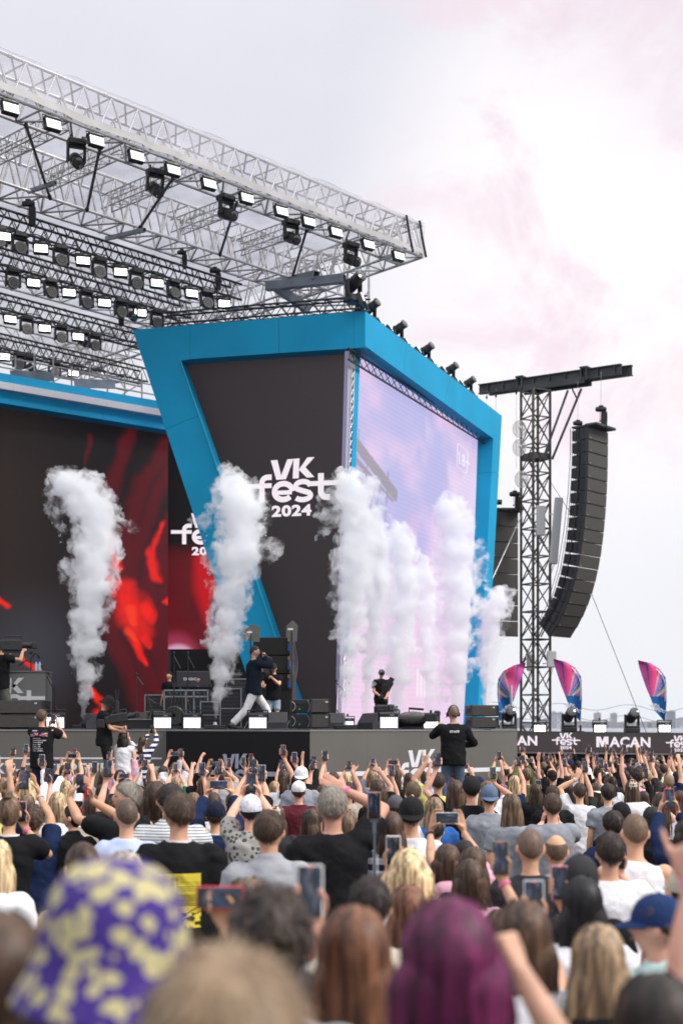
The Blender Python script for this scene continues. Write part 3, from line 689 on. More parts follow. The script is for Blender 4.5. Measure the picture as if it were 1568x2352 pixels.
HEM = mat('grey_hem_band', (.5, .49, .48), .6, var=.08, vs=3)
sheet('hem_band', [z3(f0-nT*.04, ZL+.22), z3(f1_-nT*.04, ZL+.16), z3(f1_-nT*.04, ZL+.03), z3(f0-nT*.04, ZL+.05)], 120, 2, HEM, can, .03)
sheet('side_film', [z3(F1+uT*.1, ZT+.05), z3(F1+uT*.1+nT*2.2, ZT-.1), z3(F1+uT*.1+nT*2.2, ZL-.1), z3(F1+uT*.1, ZL)], 12, 5, FILM, can)
for d in (0, .55):
    a = z3(f1_-uT*(.3+d)-nT*.05, ZT+.05); b = z3(f1_-uT*(.02+d)-nT*.05, ZL-.02); mid = a.lerp(b, .5)-uT*.02
    m = MB(); m.path([p-can.location for p in (a, mid, b)], .035, 5); m.build('black_strap', BLKM, can)
# roof leg tower, scaffold and grey beams above the portal
lt = empty('roof_leg_tower', (.45, 41.2, DK)); tag(lt, 'upright silver lattice tower carrying the right end of the roof', 'lattice tower')
for x in (-.35, .35):
    for y in (-.35, .35): m = MB(); m.tube((x, y, 0), (x, y, ZL-DK+.9), .04, n=7); m.build('leg', ALU, lt)
m = MB(); hh = 12.6
for i in range(14):
    z0, z1 = i*.9, i*.9+.9
    for (a, b) in (((-.35, -.35), (.35, -.35)), ((.35, -.35), (.35, .35)), ((.35, .35), (-.35, .35)), ((-.35, .35), (-.35, -.35))):
        m.tube((*a, z0), (*b, z1), .02, n=4, cap=False); m.tube((*a, z0), (*b, z0), .02, n=4, cap=False)
tag(m.build('brace', ALU, lt), kind='stuff')
sf = empty('portal_top_scaffold', (-1.6, 39.6, 12.2)); tag(sf, 'tube scaffold standing between the blue portal and the roof', 'scaffold')
def stube(p, q, r=.026, mt=ALU_D, nm='tube'): m = MB(); m.tube(p, q, r, n=6); return m.build(nm, mt, sf)
for i in range(5):
    for y in (0, 1.6): stube((-1.4+i*.85, y, -.4), (-1.4+i*.85, y, 1.9), nm='standard')
for y in (0, 1.6):
    for z in (.35, 1.0, 1.55): stube((-1.7, y, z), (2.5, y, z+.12), nm='ledger')
for i in range(4): stube((-1.4+i*.85, 0, .1), (-.55+i*.85, 0, 1.5)); stube((-.55+i*.85, 1.6, .1), (-1.4+i*.85, 1.6, 1.5))
rs = random.Random(2)
for i in range(10): stube((-1.6+rs.random()*3.6, rs.random()*1.6, rs.random()*.6), (-1.6+rs.random()*3.6, rs.random()*1.6, .8+rs.random()*.9), .02)
for x, y, z in ((-.55, 0, 1.0), (.3, 1.6, .5), (1.15, 0, .55), (2.0, 0, 1.2), (-1.4, 0, .6), (1.15, 1.6, 1.4), (.3, 0, .2)):
    m = MB(); m.tube((x-.05, y-.05, z-.05), (x+.05, y-.05, z+.06), .03, n=6); m.build('clamp', mat('teal_clamp', (.02, .13, .16), .4, .6) if x < 1 else mat('orange_clamp', (.6, .1, .02), .5), sf)
def beam(label, a, b, wd=.2, hd=.22):
    a, b = Vector(a), Vector(b); L = (b-a).length; m = MB(); t = .012
    for (y, z, sy, sz) in ((0, hd/2, wd, t), (0, -hd/2, wd, t), (wd/2, 0, t, hd), (-wd/2, 0, t, hd)): m.box((L/2, y, z), (L, sy, sz))
    o = m.build('steel_beam', GREYST, None, frame(a, b)); tag(o, label, 'beam', 'hollow grey steel beams under the roof corner')
beam('hollow grey beam lying level under the right end of the roof', P(612, 658, 39.2), P(791, 640, 38.4))
beam('hollow grey beam crossing above the level one, open end to the right', P(640, 652, 39.9), P(727, 632, 38.6))
beam('hollow grey beam sloping down behind the level one', P(628, 655, 39.4), P(710, 712, 39.6))
beam('hollow grey beam held under the middle of the second roof truss', P(245, 548, 36.2), P(332, 528, 34.6), .08, .09)
beam('hollow grey beam at the far left under the second roof truss', P(66, 440, 33.2), P(128, 420, 32.4), .07, .08)
truss('black_truss', 'low black truss lying along the top of the front blue portal panels', P(372, 745, 38), P(842, 706, 36.4), nF*-1, .30, .3, .45, BLKM, .026, .012, single=False, group='black trusses')
# scaffold above the crown
cs_ = empty('crown_scaffold', tuple(z3(M0, 11.9))); tag(cs_, 'tube scaffold behind the blue crown above the main led wall', 'scaffold'); m = MB()
for i in range(12):
    p = M0+uM*(i*.62-1)-nM*.7-M0; m = MB(); m.tube(p+Vector((0, 0, -.5)), p+Vector((0, 0, 1.0+.2*(i % 3))), .025, n=5); m.build('standard', ALU_D, cs_)
for z in (.25, .6, .9):
    a = M0-uM*4-nM*.7-M0; b = M1+uM*1.5-nM*.7-M0; m = MB(); m.tube(a+Vector((0, 0, z)), b+Vector((0, 0, z)), .024, n=5); m.build('ledger', ALU_D, cs_)
for i in range(6):
    a = M0+uM*(i*1.2-2)-nM*.7-M0; m = MB(); m.tube(a+Vector((0, 0, .1)), a+uM*1.2+Vector((0, 0, .9)), .02, n=5); m.build('tube', ALU_D, cs_)
for i in range(3):
    a = M0+uM*(i*2.1-.8)-nM*.5-M0; m = MB(); m.box((0, 0, 0), (1.4, .05, .26), M=Matrix.Translation(a+Vector((0, 0, .35+.1*i))) @ frame((0, 0, 0), uM+Vector((0, 0, .12)))); m.build('drilled_plate', GREYST, cs_)

# ------------------------------------------------------------------ hanging black trusses and lamps
def lamp_strobe(dotgrid):
    e = empty('led_strobe_lamp'); m = MB(); m.box((0, 0, -.26), (.40, .15, .31), ch=.02); m.box((0, -.02, -.125), (.40, .2, .07), ch=.015); m.build('housing', BLKP, e)
    m = MB(); m.tube((-.215, 0, -.26), (-.215, 0, -.03), .014); m.tube((.215, 0, -.26), (.215, 0, -.03), .014); m.tube((-.215, 0, -.03), (.215, 0, -.03), .014); m.tube((0, 0, -.03), (0, 0, .05), .03); m.build('bracket', BLKM, e)
    m = MB()
    if dotgrid:
        m.box((0, -.078, -.285), (.37, .012, .235)); fr = m.build('light_panel', mat('lamp_glow_panel', (.3, .3, .3), .4, emit=(.8, .88, 1), es=.35), e); m = MB()
        for i in range(7):
            for j in range(5): m.lathe([(.021, 0), (.014, .012)], 7, Matrix.Translation((-.156+i*.052, -.085, -.20-j*.044)) @ Matrix.Rotation(R(90), 4, 'X'))
        tag(m.build('led_lens', LEDLAMP, fr), kind='stuff')
    else: m.box((0, -.08, -.285), (.34, .02, .2), ch=.005); m.build('light_panel', LEDPINK, e)
    m = MB(); m.box((.06, -.122, -.125), (.09, .004, .025)); m.build('label_plate', mat('grey_label', (.3, .3, .3), .5), e)
    return e
def lamp_wash():
    e = empty('moving_head_lamp'); m = MB(); m.box((0, 0, -.06), (.36, .26, .12), ch=.02); m.tube((-.12, 0, 0), (-.12, 0, .07), .02); m.tube((.12, 0, 0), (.12, 0, .07), .02); m.build('base', BLKP, e)
    m = MB(); m.box((-.2, .02, -.32), (.055, .14, .38), ch=.02); m.box((.2, .02, -.32), (.055, .14, .38), ch=.02); m.box((0, .02, -.145), (.4, .16, .05), ch=.015); m.build('yoke', CAB, e)
    m = MB(); m.lathe([(.06, .17), (.13, .13), (.175, .0), (.178, -.05), (.165, -.06)], 18, Matrix.Translation((0, .0, -.40)) @ Matrix.Rotation(R(-90), 4, 'X')); hd = m.build('head', BLKP, e, smooth=False)
    m = MB()
    for r_, k in ((0, 1), (.055, 6), (.11, 12), (.148, 18)):
        for i in range(k):
            a = 2*math.pi*i/k; m.lathe([(.021, 0), (.017, .01), (.004, .014)], 7, Matrix.Translation((r_*math.cos(a), -.06, -.40+r_*math.sin(a))) @ Matrix.Rotation(R(90), 4, 'X'))
    tag(m.build('lens', mat('grey_lens', (.24, .23, .22), .15, spec=.9), hd), kind='stuff'); return e
def lamp_spot():
    e = empty('moving_head_lamp'); m = MB(); m.box((0, 0, -.06), (.36, .28, .12), ch=.02); m.tube((-.12, 0, 0), (-.12, 0, .07), .02); m.tube((.12, 0, 0), (.12, 0, .07), .02); m.build('base', BLKP, e)
    m = MB(); m.loft([[(sx*.19, -.07, -.12), (sx*.13, -.07, -.12), (sx*.13, .07, -.12), (sx*.19, .07, -.12)] for sx in (1, -1)]) if 0 else None
    m.box((-.165, 0, -.28), (.05, .13, .36), ch=.02); m.box((.165, 0, -.28), (.05, .13, .36), ch=.02); m.box((0, 0, -.145), (.36, .15, .05), ch=.015); m.build('yoke', CAB, e)
    Mh = Matrix.Translation((0, 0, -.40)) @ Matrix.Rotation(R(115), 4, 'X'); m = MB(); m.lathe([(.09, -.2), (.125, -.15), (.13, .05), (.11, .2), (.125, .22), (.125, .27)], 16, Mh); hd = m.build('head', BLKP, e)
    m = MB(); m.lathe([(.105, .272), (.06, .285)], 14, Mh); m.build('lens', GLASSY, hd); return e
PROTO = {}
def lamp(kind, loc, rz, label, group, tilt=0, flip=False, s=1):
    if kind not in PROTO: o = PROTO[kind] = {'S': lambda: lamp_strobe(False), 'D': lambda: lamp_strobe(True), 'W': lamp_wash, 'H': lamp_spot}[kind]()
    else: o = copy_tree(PROTO[kind])
    o.location = loc; o.rotation_euler = (R(tilt)+(math.pi if flip else 0), 0, rz+(math.pi if flip else 0)); o.scale = (s, s, s)
    return tag(o, label, 'stage lamp', group)
def on_line(p, px): return onl(p, uT, px)
def cx(x): return x/1.823/1.6327
rows = []   # (name, plan point of the truss, z of lower chord, drop, start px, end px)
rowspec = [('topmost', 32.7, 437), ('second', 35.4, 445), ('third', 39.1, 345), ('lowest', 42.6, 345)]
items = [
 [(-22, 'W'), (0+8, 'S'), (125, 'W'), (268, 'S'), (405, 'W'), (555, 'S'), (670, 'W'), (810, 'S'), (925, 'W'), (1055, 'S'), (1170, 'W'), (1290, 'S'), (1400, 'W'), (1515, 'S')],
 [(80, 'W'), (215, 'S'), (335, 'W'), (460, 'S'), (580, 'W'), (700, 'S'), (815, 'W'), (890, 'H'), (945, 'S'), (1065, 'W')],
 [(-70, 'W'), (55, 'S'), (175, 'W'), (295, 'S'), (410, 'W'), (520, 'S'), (560, 'H'), (640, 'W')],
 [(20, 'S'), (125, 'W'), (200, 'H'), (365, 'W'), (490, 'S')]]
yrow = [lambda x: 519+(x/437)*(664-519), lambda x: 607+x*(735-607)/400., lambda x: 708+x*(790-708)/312., lambda x: 798+x*(868-798)/312.]
for ri, (nm, d0, xe) in enumerate(rowspec):
    p0 = Vector((-.24*d0, d0, 0)); z = CZ+(HY-yrow[ri](0))/FP*d0
    xe = (555, 438, 345, 340)[ri]; a = p0-uT*5; b = onl(p0, uT, xe)
    truss('black_truss', f'{nm} of the black lamp trusses hanging under the roof', z3(a, z), z3(b, z), nT, .42, .42, .46, BLKM, .032, .017, single=False, group='black lamp trusses')
    cw_, cs2 = 0, 0
    m = MB(); rs = random.Random(ri); Lb = (b-a).length; pts = []
    for i in range(int(Lb/.3)): pts.append(Vector((i*.3, -.03+rs.random()*.05, .03+.05*rs.random()-.09*(i % 3 == 1))))
    m.path(pts, .014, 4)
    for i in range(int(Lb/.9)):
        x_ = i*.9+rs.random()*.4; dd = .12+.22*rs.random(); pp = [Vector((x_+t*.8, .1, .42-(dd+.25)*4*t*(1-t)+.0)) for t in (0, .2, .4, .6, .8, 1)]; m.path(pp, .008, 3)
    Mw = Matrix((uT, nT, Vector((0, 0, 1)))).transposed().to_4x4(); Mw.translation = z3(a, z)
    o = m.build('cable_run', BLKP, None, Mw); tag(o, f'loose black cables tied along the {nm} black lamp truss', 'cable', 'cable runs on the black trusses')
    for cxp, kd in items[ri]:
        px = cx(cxp); q = onl(p0, uT, px)-nT*.08
        if kd == 'S': cs2 += 1; lb = f'lit white strobe lamp, {ORD[cs2-1]} from the left on the {nm} black truss'
        elif kd == 'W': cw_ += 1; lb = f'unlit round wash lamp with grey lenses, {ORD[cw_-1]} from the left on the {nm} black truss'
        else: lb = f'unlit barrel shaped spot lamp on the {nm} black truss'
        face = math.atan2(-q.x, q.y)*-1
        lamp(kd, z3(q, z-.06), R(20)+random.uniform(-.12, .12)+(.25 if kd == 'W' else 0), lb, 'lamps on the black trusses', tilt=random.uniform(-14, -4) if kd == 'S' else random.uniform(-10, 6), s=.88)
# front roof truss lamps
fr = [(55, 455, 0), (345, 575, 0), (640, 690, 0), (915, 795, 0), (1165, 895, 0), (1410, 995, 0)]
fx = [cx(a) for a, b, c in fr]+[490+cx(a) for a in (208, 445, 632, 818, 1038, 1245)]
for i, px in enumerate(fx):
    q = onl(F0, uT, px)-nT*.02; lamp('D', z3(q, ZL-.05), R(38), f'lit dotted strobe lamp, {ORD[i]} from the left under the front roof truss', 'lamps under the front roof truss', tilt=-16, s=.88)
hx = [cx(525), cx(1065)]+[490+cx(a) for a in (85, 530, 940)]
for i, px in enumerate(hx):
    q = onl(F0+nT*.5, uT, px); lamp('H', z3(q, ZL-.08), R(35+rs.uniform(-15, 15)), f'hanging black spot lamp, {ORD[i]} from the left under the front roof truss', 'spot lamps under the front roof truss', tilt=rs.uniform(-8, 8), s=1.08)
# chain hoist bags
HST = mat('hoist_bag_black', (.02, .02, .022), .9, var=.3, vs=9)
def hoist(loc, label, L=.9, s=1.0):
    e = empty('chain_hoist', loc); tag(e, label, 'chain hoist', 'chain hoists'); e.scale = (s, s, s)
    m = MB(); m.lathe([(.06, -.24), (.11, -.2), (.12, 0), (.11, .2), (.06, .24)], 12, Matrix.Rotation(R(90), 4, 'Y')); m.box((0, 0, .1), (.2, .22, .12), ch=.02); m.build('motor', CAB, e, smooth=False)
    m = MB(); m.loft([[(x*w, y*w2, z) for x, y in ((-1, -1), (1, -1), (1, 1), (-1, 1))] for w, w2, z in ((.12, .09, -.12), (.13, .1, -.4), (.11, .09, -.8), (.06, .05, -.86))]); m.v = [(v[0]+.14, v[1], v[2]) for v in m.v]; m.build('chain_bag', HST, e)
    m = MB()
    for i in range(int(L/.06)): m.tube((0, 0, .16+i*.06), (0, 0, .2+i*.06), .014 if i % 2 else .008, n=4)
    m.build('chain', ALU_D, e); m = MB(); m.tube((-.04, 0, -.1), (-.04, 0, -.5), .012, n=5); m.ell((-.04, 0, -.52), (.04, .04, .05)); m.build('hook', RED, e); return e
hoist(P(66, 468, 33), 'chain hoist with a black bag hanging at the far left of the second roof truss', .7, .62)
hoist(P(494, 622, 38.6), 'chain hoist with a black bag left of the grey beams', .8, .62)
hoist(P(272, 705, 39), 'chain hoist with a black bag behind the second lamp row', .8, .6)
hoist(P(418, 580, 37), 'chain hoist with a black bag above the end of the topmost lamp truss', .8, .5)
# ------------------------------------------------------------------ lamps on the blue portal
for i, (px, py) in enumerate(((872, 722), (934, 762), (996, 806), (1052, 850), (1092, 892))):
    q = onl(K, uP, px)-nP*.25; z = CZ+(HY-py)/FP*q.y+.0
    e = lamp("H", z3(q, 12.66), R(50), f'upright black spot lamp, {ORD[i]} from the corner on top of the right portal face', 'spot lamps on top of the portal', flip=True, s=.95)
    q2 = q-uP*.38; z2 = z-.42+.38*.0; dz = (ZTOP_SLOPE if 0 else 0)
    lamp("D", z3(q2, 12.64), R(95), f'tilted strobe lamp paired left of the {ORD[i]} portal spot lamp', 'strobe lamps on top of the portal', tilt=35, flip=True, s=1.0)
    q2 = q+uP*.85; lamp("D", z3(q2, 12.64), R(95), f'small strobe lamp behind the {ORD[i]} portal spot lamp', 'strobe lamps on top of the portal', tilt=30, flip=True, s=.85)
lamp('H', P(812, 696, 35.9), R(40), 'upright black spot lamp on the corner of the portal beside the grey beams', 'spot lamps on top of the portal', flip=True, s=1.25)
lamp('D', P(836, 712, 35.9), R(80), 'strobe lamp standing at the very corner of the blue portal', 'strobe lamps on top of the portal', tilt=20, flip=True, s=1.0)

# ------------------------------------------------------------------ mast, beam and hanging speakers
TY = 52.0
tw = empty('delay_mast', (P(1229, 1680, TY).x, TY, gz(TY))); tag(tw, 'square rusty black lattice mast carrying the long steel beam', 'mast')
hw = (1258-1199)/2/FP*TY*.80; zt = P(1230, 897, TY).z-gz(TY); ang = R(28)
ca, sa = math.cos(ang), math.sin(ang)
cor = [(hw*(x*ca-y*sa), hw*(x*sa+y*ca)) for x, y in ((-1, -1), (1, -1), (1, 1), (-1, 1))]
for c in cor: m = MB(); m.tube((*c, 0), (*c, zt), .05, n=8); m.build('leg', MAST, tw)
nb_ = 15; bh = zt/nb_
for fi in range(4):
    a, b = cor[fi], cor[(fi+1) % 4]; m = MB(); m.tube((*a, 0), (*b, 0), .028, n=5); mh = m.mesh('cross_bar', MAST)
    m = MB(); m.tube((*a, .05), (*b, bh-.05), .024, n=5); md = m.mesh('diagonal_brace', MAST); m = MB(); m.tube((*b, .05), (*a, bh-.05), .024, n=5); me_ = m.mesh('diagonal_brace', MAST)
    for i in range(nb_+1): link('cross_bar', mh, tw, Matrix.Translation((0, 0, i*bh if i < nb_ else zt-.03)))
    for i in range(nb_):
        link('diagonal_brace', md, tw, Matrix.Translation((0, 0, i*bh)))
        if i > 8 or i % 3 != 1: link('diagonal_brace', me_, tw, Matrix.Translation((0, 0, i*bh)))
m = MB(); zc = P(1230, 1057, TY).z-gz(TY)
for fi in range(4): m.prism([(*cor[fi], zc), (*cor[(fi+1) % 4], zc), (*cor[(fi+1) % 4], zc+.22), (*cor[fi], zc+.22)], (0, .03, 0))
m.build('collar', BEAM, tw)
bm_ = empty('crane_beam', tuple(P(1105, 897, 54))); tag(bm_, 'double i beam of dark steel across the mast top, speakers hanging from it', 'beam')
a = P(1100, 898, 54); b = P(1442, 849, 50.6); Fm = frame((0, 0, 0), b-a); L = (b-a).length*.955
for off in (-.18, .18):
    m = MB()
    for z in (.17, -.17): m.box((L/2, 0, z), (L, .2, .03))
    m.box((L/2, 0, 0), (L, .02, .34))
    for i in range(9): m.box((.4+i*L/9, 0, 0), (.03, .18, .33))
    m.build('i_beam', BEAM, bm_, Fm @ Matrix.Translation((.25 if off > 0 else 0, off, 0)))
m = MB(); x0, x1 = L*.29, L*.76; m.box(((x0+x1)/2, -.3, -.22), (x1-x0, .12, .2)); m.box(((x0+x1)/2, .3, -.22), (x1-x0, .12, .2)); m.build('lower_beam', BEAM, bm_, Fm)
for t in (.31, .76):
    m = MB(); m.box((L*t, 0, .22), (.3, .8, .06)); m.box((L*t-.1, -.38, 0), (.04, .04, .5)); m.box((L*t+.1, -.38, 0), (.04, .04, .5)); m.build('beam_clamp', BEAM, bm_, Fm)
def strutt(p, q, name='brace_tube', r=.045):
    m = MB(); m.tube(p-bm_.location, q-bm_.location, r, n=8); m.build(name, BEAM, bm_)
strutt(P(1267, 1055, 51.7), P(1334, 893, 51.6)); strutt(P(1247, 1052, 51), P(1303, 897, 51.2)); strutt(P(1313, 893, 51.6), P(1325, 918, 51.4), r=.03)
for i, px in enumerate((1117, 1138, 1185)):
    p = P(px, 894-(px-1100)*.15+10, 53); m = MB(); m.ell((0, 0, 0), (.05, .04, .08)); m.ell((0, 0, -.18), (.04, .04, .06)); m.tube((0, 0, .1), (0, 0, -.25), .012, n=4)
    m.tube((0, 0, -.25), (0, 0, -((1085-900)/FP*53) if i == 2 else -1.6), .006, n=3); tag(m.build('chain_hook', BLKM, None, Matrix.Translation(p)), ('hook and chain nearest the portal under the beam', 'second hook and chain from the portal under the beam', 'long chain running down beside the mast to the rear speakers')[i], 'hook', 'hooks under the beam')
def mesh_dish(px, py, Y, lab):
    e = empty('grid_antenna', tuple(P(px, py, Y))); tag(e, lab, 'antenna', 'white grid antennas on the mast'); r = .24; m = MB()
    m.path([(r*1.0*math.cos(a), 0, r*1.25*math.sin(a)) for a in [2*math.pi*i/18 for i in range(19)]], .012, 4)
    for i in range(-5, 6):
        h = r*1.25*math.sqrt(1-(i/6)**2); m.tube((i*r/6, .06*(1-(i/6)**2), -h), (i*r/6, .06*(1-(i/6)**2), h), .008, n=3)
        w = r*math.sqrt(1-(i/6)**2); m.tube((-w, .05, i*r*1.25/6), (w, .05, i*r*1.25/6), .008, n=3)
    m.build('dish_grid', mat('antenna_grey_white', (.6, .59, .55), .5), e); m = MB(); m.tube((0, 0, 0), (0, -.25, 0), .02); m.ell((0, -.25, 0), (.06, .03, .06)); m.tube((0, .05, 0), (.2, .1, 0), .02); m.build('feed_arm', mat('antenna_grey_white'), e)
mesh_dish(1192, 985, 51.3, 'white grid antenna, topmost on the left of the mast'); mesh_dish(1192, 1028, 51.3, 'white grid antenna, middle one on the left of the mast'); mesh_dish(1197, 1101, 51, 'white grid antenna, lowest one on the mast leg')
PAN = mat('antenna_panel_white', (.62, .62, .6), .45)
def pant(px, py, Y, h, w, rot, lab):
    e = empty('panel_antenna', tuple(P(px, py, Y))); e.rotation_euler = (0, R(rot), 0); tag(e, lab, 'antenna', 'white panel antennas'); m = MB(); m.box((0, 0, 0), (w, .12, h), ch=.03); m.build('radome', PAN, e)
    m = MB(); m.tube((-.05, .1, .25*h), (-.3, .2, .25*h), .02); m.tube((-.05, .1, -.25*h), (-.3, .2, -.25*h), .02); m.build('bracket', ALU_D, e)
    m = MB(); 
    for i in range(3): m.path([(-.05+i*.05, 0, -h/2), (-.08+i*.03, 0, -h/2-.3), (-.25, 0, -h/2-.7)], .01, 3)
    m.build('cable', BLKP, e)
pant(1241, 1196, 51, 1.08, .32, 0, 'short white panel antenna inside the mast'); pant(1276, 1219, 51, 2.4, .3, 5, 'tall white panel antenna tilted beside the mast')
pant(1266, 1514, 51.4, .6, .35, 0, 'grey equipment box at the foot of the mast'); pant(1218, 1522, 52.2, .6, .3, 0, 'grey equipment box behind the mast lattice')

# speakers hanging from the beam: J curve
def array(name, label, pts, wd, dep, face, blue=True):
    """pts: [(front face corner position, tilt)] from the top; face: z angle of the front"""
    e = empty(name, tuple(pts[0][0])); tag(e, label, 'line array')
    for i in range(len(pts)-1):
        (p, t0), (q, t1) = pts[i], pts[i+1]; h = (q-p).length*.965; mid = (p+q)/2-e.location; t = (t0+t1)/2
        Mx = Matrix.Translation(mid) @ Matrix.Rotation(face, 4, 'Z') @ Matrix.Rotation(t, 4, 'X')
        if i == 0 or abs(h-h0) > .006:
            h0 = h; m = MB(); pr = [(-wd/2, 0), (wd/2, 0), (wd*.36, dep), (-wd*.36, dep)]
            m.loft([[(x, y, -h/2*(1 if y == 0 else .78)) for x, y in pr], [(x, y, h/2*(1 if y == 0 else .78)) for x, y in pr]]); cm = m.mesh('speaker_cabinet', CAB)
            m = MB(); m.box((0, -.012, 0), (wd*.96, .022, h*.92), ch=.006); gm = m.mesh('grille', GRILLE)
            m = MB()
            m.box((wd*.49, .06, 0), (.03, .06, h*.98), ch=.004); fm = m.mesh('rigging_plate', BLKM); m = MB(); m.box((-wd*.47, .10, 0), (.03, .22, h*.9), ch=.004); fm2 = m.mesh('rigging_plate', BLKM); m = MB(); m.box((-wd*.46, dep*.16, -h*.2), (.03, .035, h*.22)); bmx = m.mesh('blue_connector', BLUC)
            m = MB(); m.box((-wd*.38, -.026, -h*.36), (.03, .006, .03)); lm = m.mesh('badge', mat('badge_white', (.6, .6, .6), .4))
        c = link('speaker_cabinet', cm, e, Mx); link('grille', gm, c); link('rigging_plate', fm, c); link('rigging_plate', fm2, c); link('badge', lm, c)
        if blue: link('blue_connector', bmx, c)
    return e
fr_pts = [(1356, 980), (1354, 1042), (1351.5, 1100), (1349, 1155), (1346, 1210), (1343, 1260), (1339, 1305), (1334.5, 1349), (1328, 1389), (1321, 1421), (1309, 1450), (1297, 1472)]
fr2 = []
Y0 = 50.0
yy = [980, 1020, 1057, 1094, 1131, 1169, 1206, 1243, 1280, 1316, 1353, 1389, 1426]
def fx_(y):  # centre px of the front face for height y
    xs = [(980, 1362), (1100, 1358), (1200, 1354), (1280, 1348), (1340, 1336), (1389, 1319), (1425, 1301), (1450, 1284), (1472, 1269)]
    for (y0, x0), (y1, x1) in zip(xs, xs[1:]):
        if y <= y1: return x0+(x1-x0)*(y-y0)/(y1-y0)
    return xs[-1][1]
ysn = [982, 1020, 1056, 1093, 1130, 1167, 1203, 1239, 1274, 1308, 1341, 1366, 1392, 1412, 1428, 1441, 1452, 1462, 1471]
pts = []
# curve built in its own vertical plane: facing direction d (towards the crowd, to the right of the lens)
face = R(50); fd = Vector((math.sin(face), -math.cos(face), 0)); base = P(1372, 986, Y0); z = base.z; pos = base.copy(); tilt = 0
tl = [0, .0, .005, .01, .015, .02, .03, .035, .045, .06, .075, .10, .13, .16, .18, .20, .2, .2]
tt = 0; pts.append((pos.copy(), 0)); hs = .445
# tilt grows downwards, the array curls back under itself and away from the crowd
angs = [0, .01, .02, .035, .05, .065, .085, .105, .13, .16, .2, .25, .31, .38, .46, .55, .64]
for i in range(17):
    h_ = hs; g = angs[i]*1.05; pos = pos+Vector((0, 0, -1))*h_*math.cos(g)-fd*h_*math.sin(g); pts.append((pos.copy(), g))
arr = array('hanging_line_array', 'long curved line array of black speakers hanging from the beam end', pts, 1.42, .74, face)
m = MB(); m.box((0, -.1, .06), (1.35, .5, .1), ch=.02, M=Matrix.Rotation(face, 4, 'Z')); m.box((0, .25, .06), (1.2, .9, .06), M=Matrix.Rotation(face, 4, 'Z')); m.build('flying_frame', BEAM, arr)
m = MB(); rs = random.Random(9)
bp_ = Vector((-.62, .3, 0)); 
for k in range(5): m.path([Matrix.Rotation(face, 3, 'Z') @ Vector((-.60-.02*k, .3+.1*k, 0))]+[(p-arr.location)+Matrix.Rotation(face, 3, 'Z') @ Vector((-.62-.03*math.sin(i+k), .35+.1*k+.1*math.sin(i*.5), 0)) for i, (p, t) in enumerate(pts[2::3])], .013 if k else .03, 4)
m.build('cable', BLKP, arr)
hoist(tuple(P(1379, 940, 49.8)), 'chain hoist on the tip of the beam above the curved speakers', 1.5, .8); hoist(tuple(P(1326, 972, 50.6)), 'chain hoist above the left corner of the curved speakers', 2.0, .7)
p2 = [(P(1186, 1174, 53)+Vector((0, 0, -i*.585)), 0) for i in range(9)]
ar2 = array('rear_speaker_column', 'straight column of large black speakers between portal and mast', p2, 1.15, .7, R(24), False); ar2.location.x -= .45
for p in (1,): pass
m = MB(); m.box((0, .2, .06), (1.4, .7, .1), ch=.02); m.tube((-.55, .1, .35), (-.1, .1, .35), .1, n=10); m.build('flying_frame', BEAM, ar2); hoist(tuple(P(1181, 1135, 52.6)), 'chain hoist above the rear speaker column', .2, .8)
m = MB(); pp = [P(1215, 1590, 50), P(1135, 1290, 52.5)]
m = MB(); a = P(1262, 1105, 51.7); b = P(1345, 1235, 49.9); m.tube((0, 0, 0), b-a, .012, n=4); tag(m.build('steel_cable', BLKM, None, Matrix.Translation(a)), 'thin wire rope from the mast to the curved speakers', 'cable')
m = MB(); a = P(1358, 1365, 49.8); b = P(1483, 1682, 46); m.tube((0, 0, 0), b-a, .012, n=5); tag(m.build('steel_cable', BLKM, None, Matrix.Translation(a)), 'guy wire slanting from the curved speakers down to the right deck', 'cable')
m = MB(); a = P(1199, 1180, 51.5); b = P(1130, 1330, 50); m.tube((0, 0, 0), b-a, .018, n=5); tag(m.build('steel_cable', ALU_D, None, Matrix.Translation(a)), 'guy wire from the mast towards the blue portal leg', 'cable')
for i, yy_ in enumerate((1616, 1640)):
    m = MB(); a = P(1128, yy_-4, 56); b = P(1600, yy_+6, 56); m.path([a.lerp(b, t)-a-Vector((0, 0, .25*math.sin(t*math.pi*3) ** 2)) for t in np.linspace(0, 1, 30)], .012, 3)
    tag(m.build('steel_cable', ALU_D, None, Matrix.Translation(a)), ('upper', 'lower')[i]+' thin wire strung across behind the flags', 'cable')

# ------------------------------------------------------------------ right wing: deck, led strip, flags, lamps
WY = 48.0
wz = P(1300, 1682, WY).z
wing = empty('right_wing_stage', tuple(P(1180, 1760, WY))); tag(wing, 'black wing stage on the right with a lettered led strip along its front', 'stage wing')
b0 = wing.location; X0 = P(1130, 0, WY).x; X1 = X0+9.5; sl = -.010   # the strip drops slightly to the right
m = MB(); m.prism([(X0-b0.x, 0.05, -2.6), (X1-b0.x, .05, -2.6), (X1-b0.x, .05, wz-b0.z-.72), (X0-b0.x, .05, wz-b0.z-.72)], (0, 8, 0)); m.build('skirt', FASC_K, wing)
def zs(X): return wz-b0.z-(X-P(1300, 0, WY).x)*.012
def strip(xa, xb, z_t, z_b, dep, mtl, nm, y=0):
    m = MB(); m.prism([(xa-b0.x, y, zs(xa)-z_b), (xb-b0.x, y, zs(xb)-z_b), (xb-b0.x, y, zs(xb)-z_t), (xa-b0.x, y, zs(xa)-z_t)], (0, dep, 0)); return m.build(nm, mtl, wing)
xx = X0
while xx < X1-.1: strip(xx, min(xx+.96, X1)-.004, 0, .655, .15, mat('led_strip_dark', (.02, .018, .018), .5, emit=(.05, .038, .038), es=.6), 'led_module', -.1); xx += .96
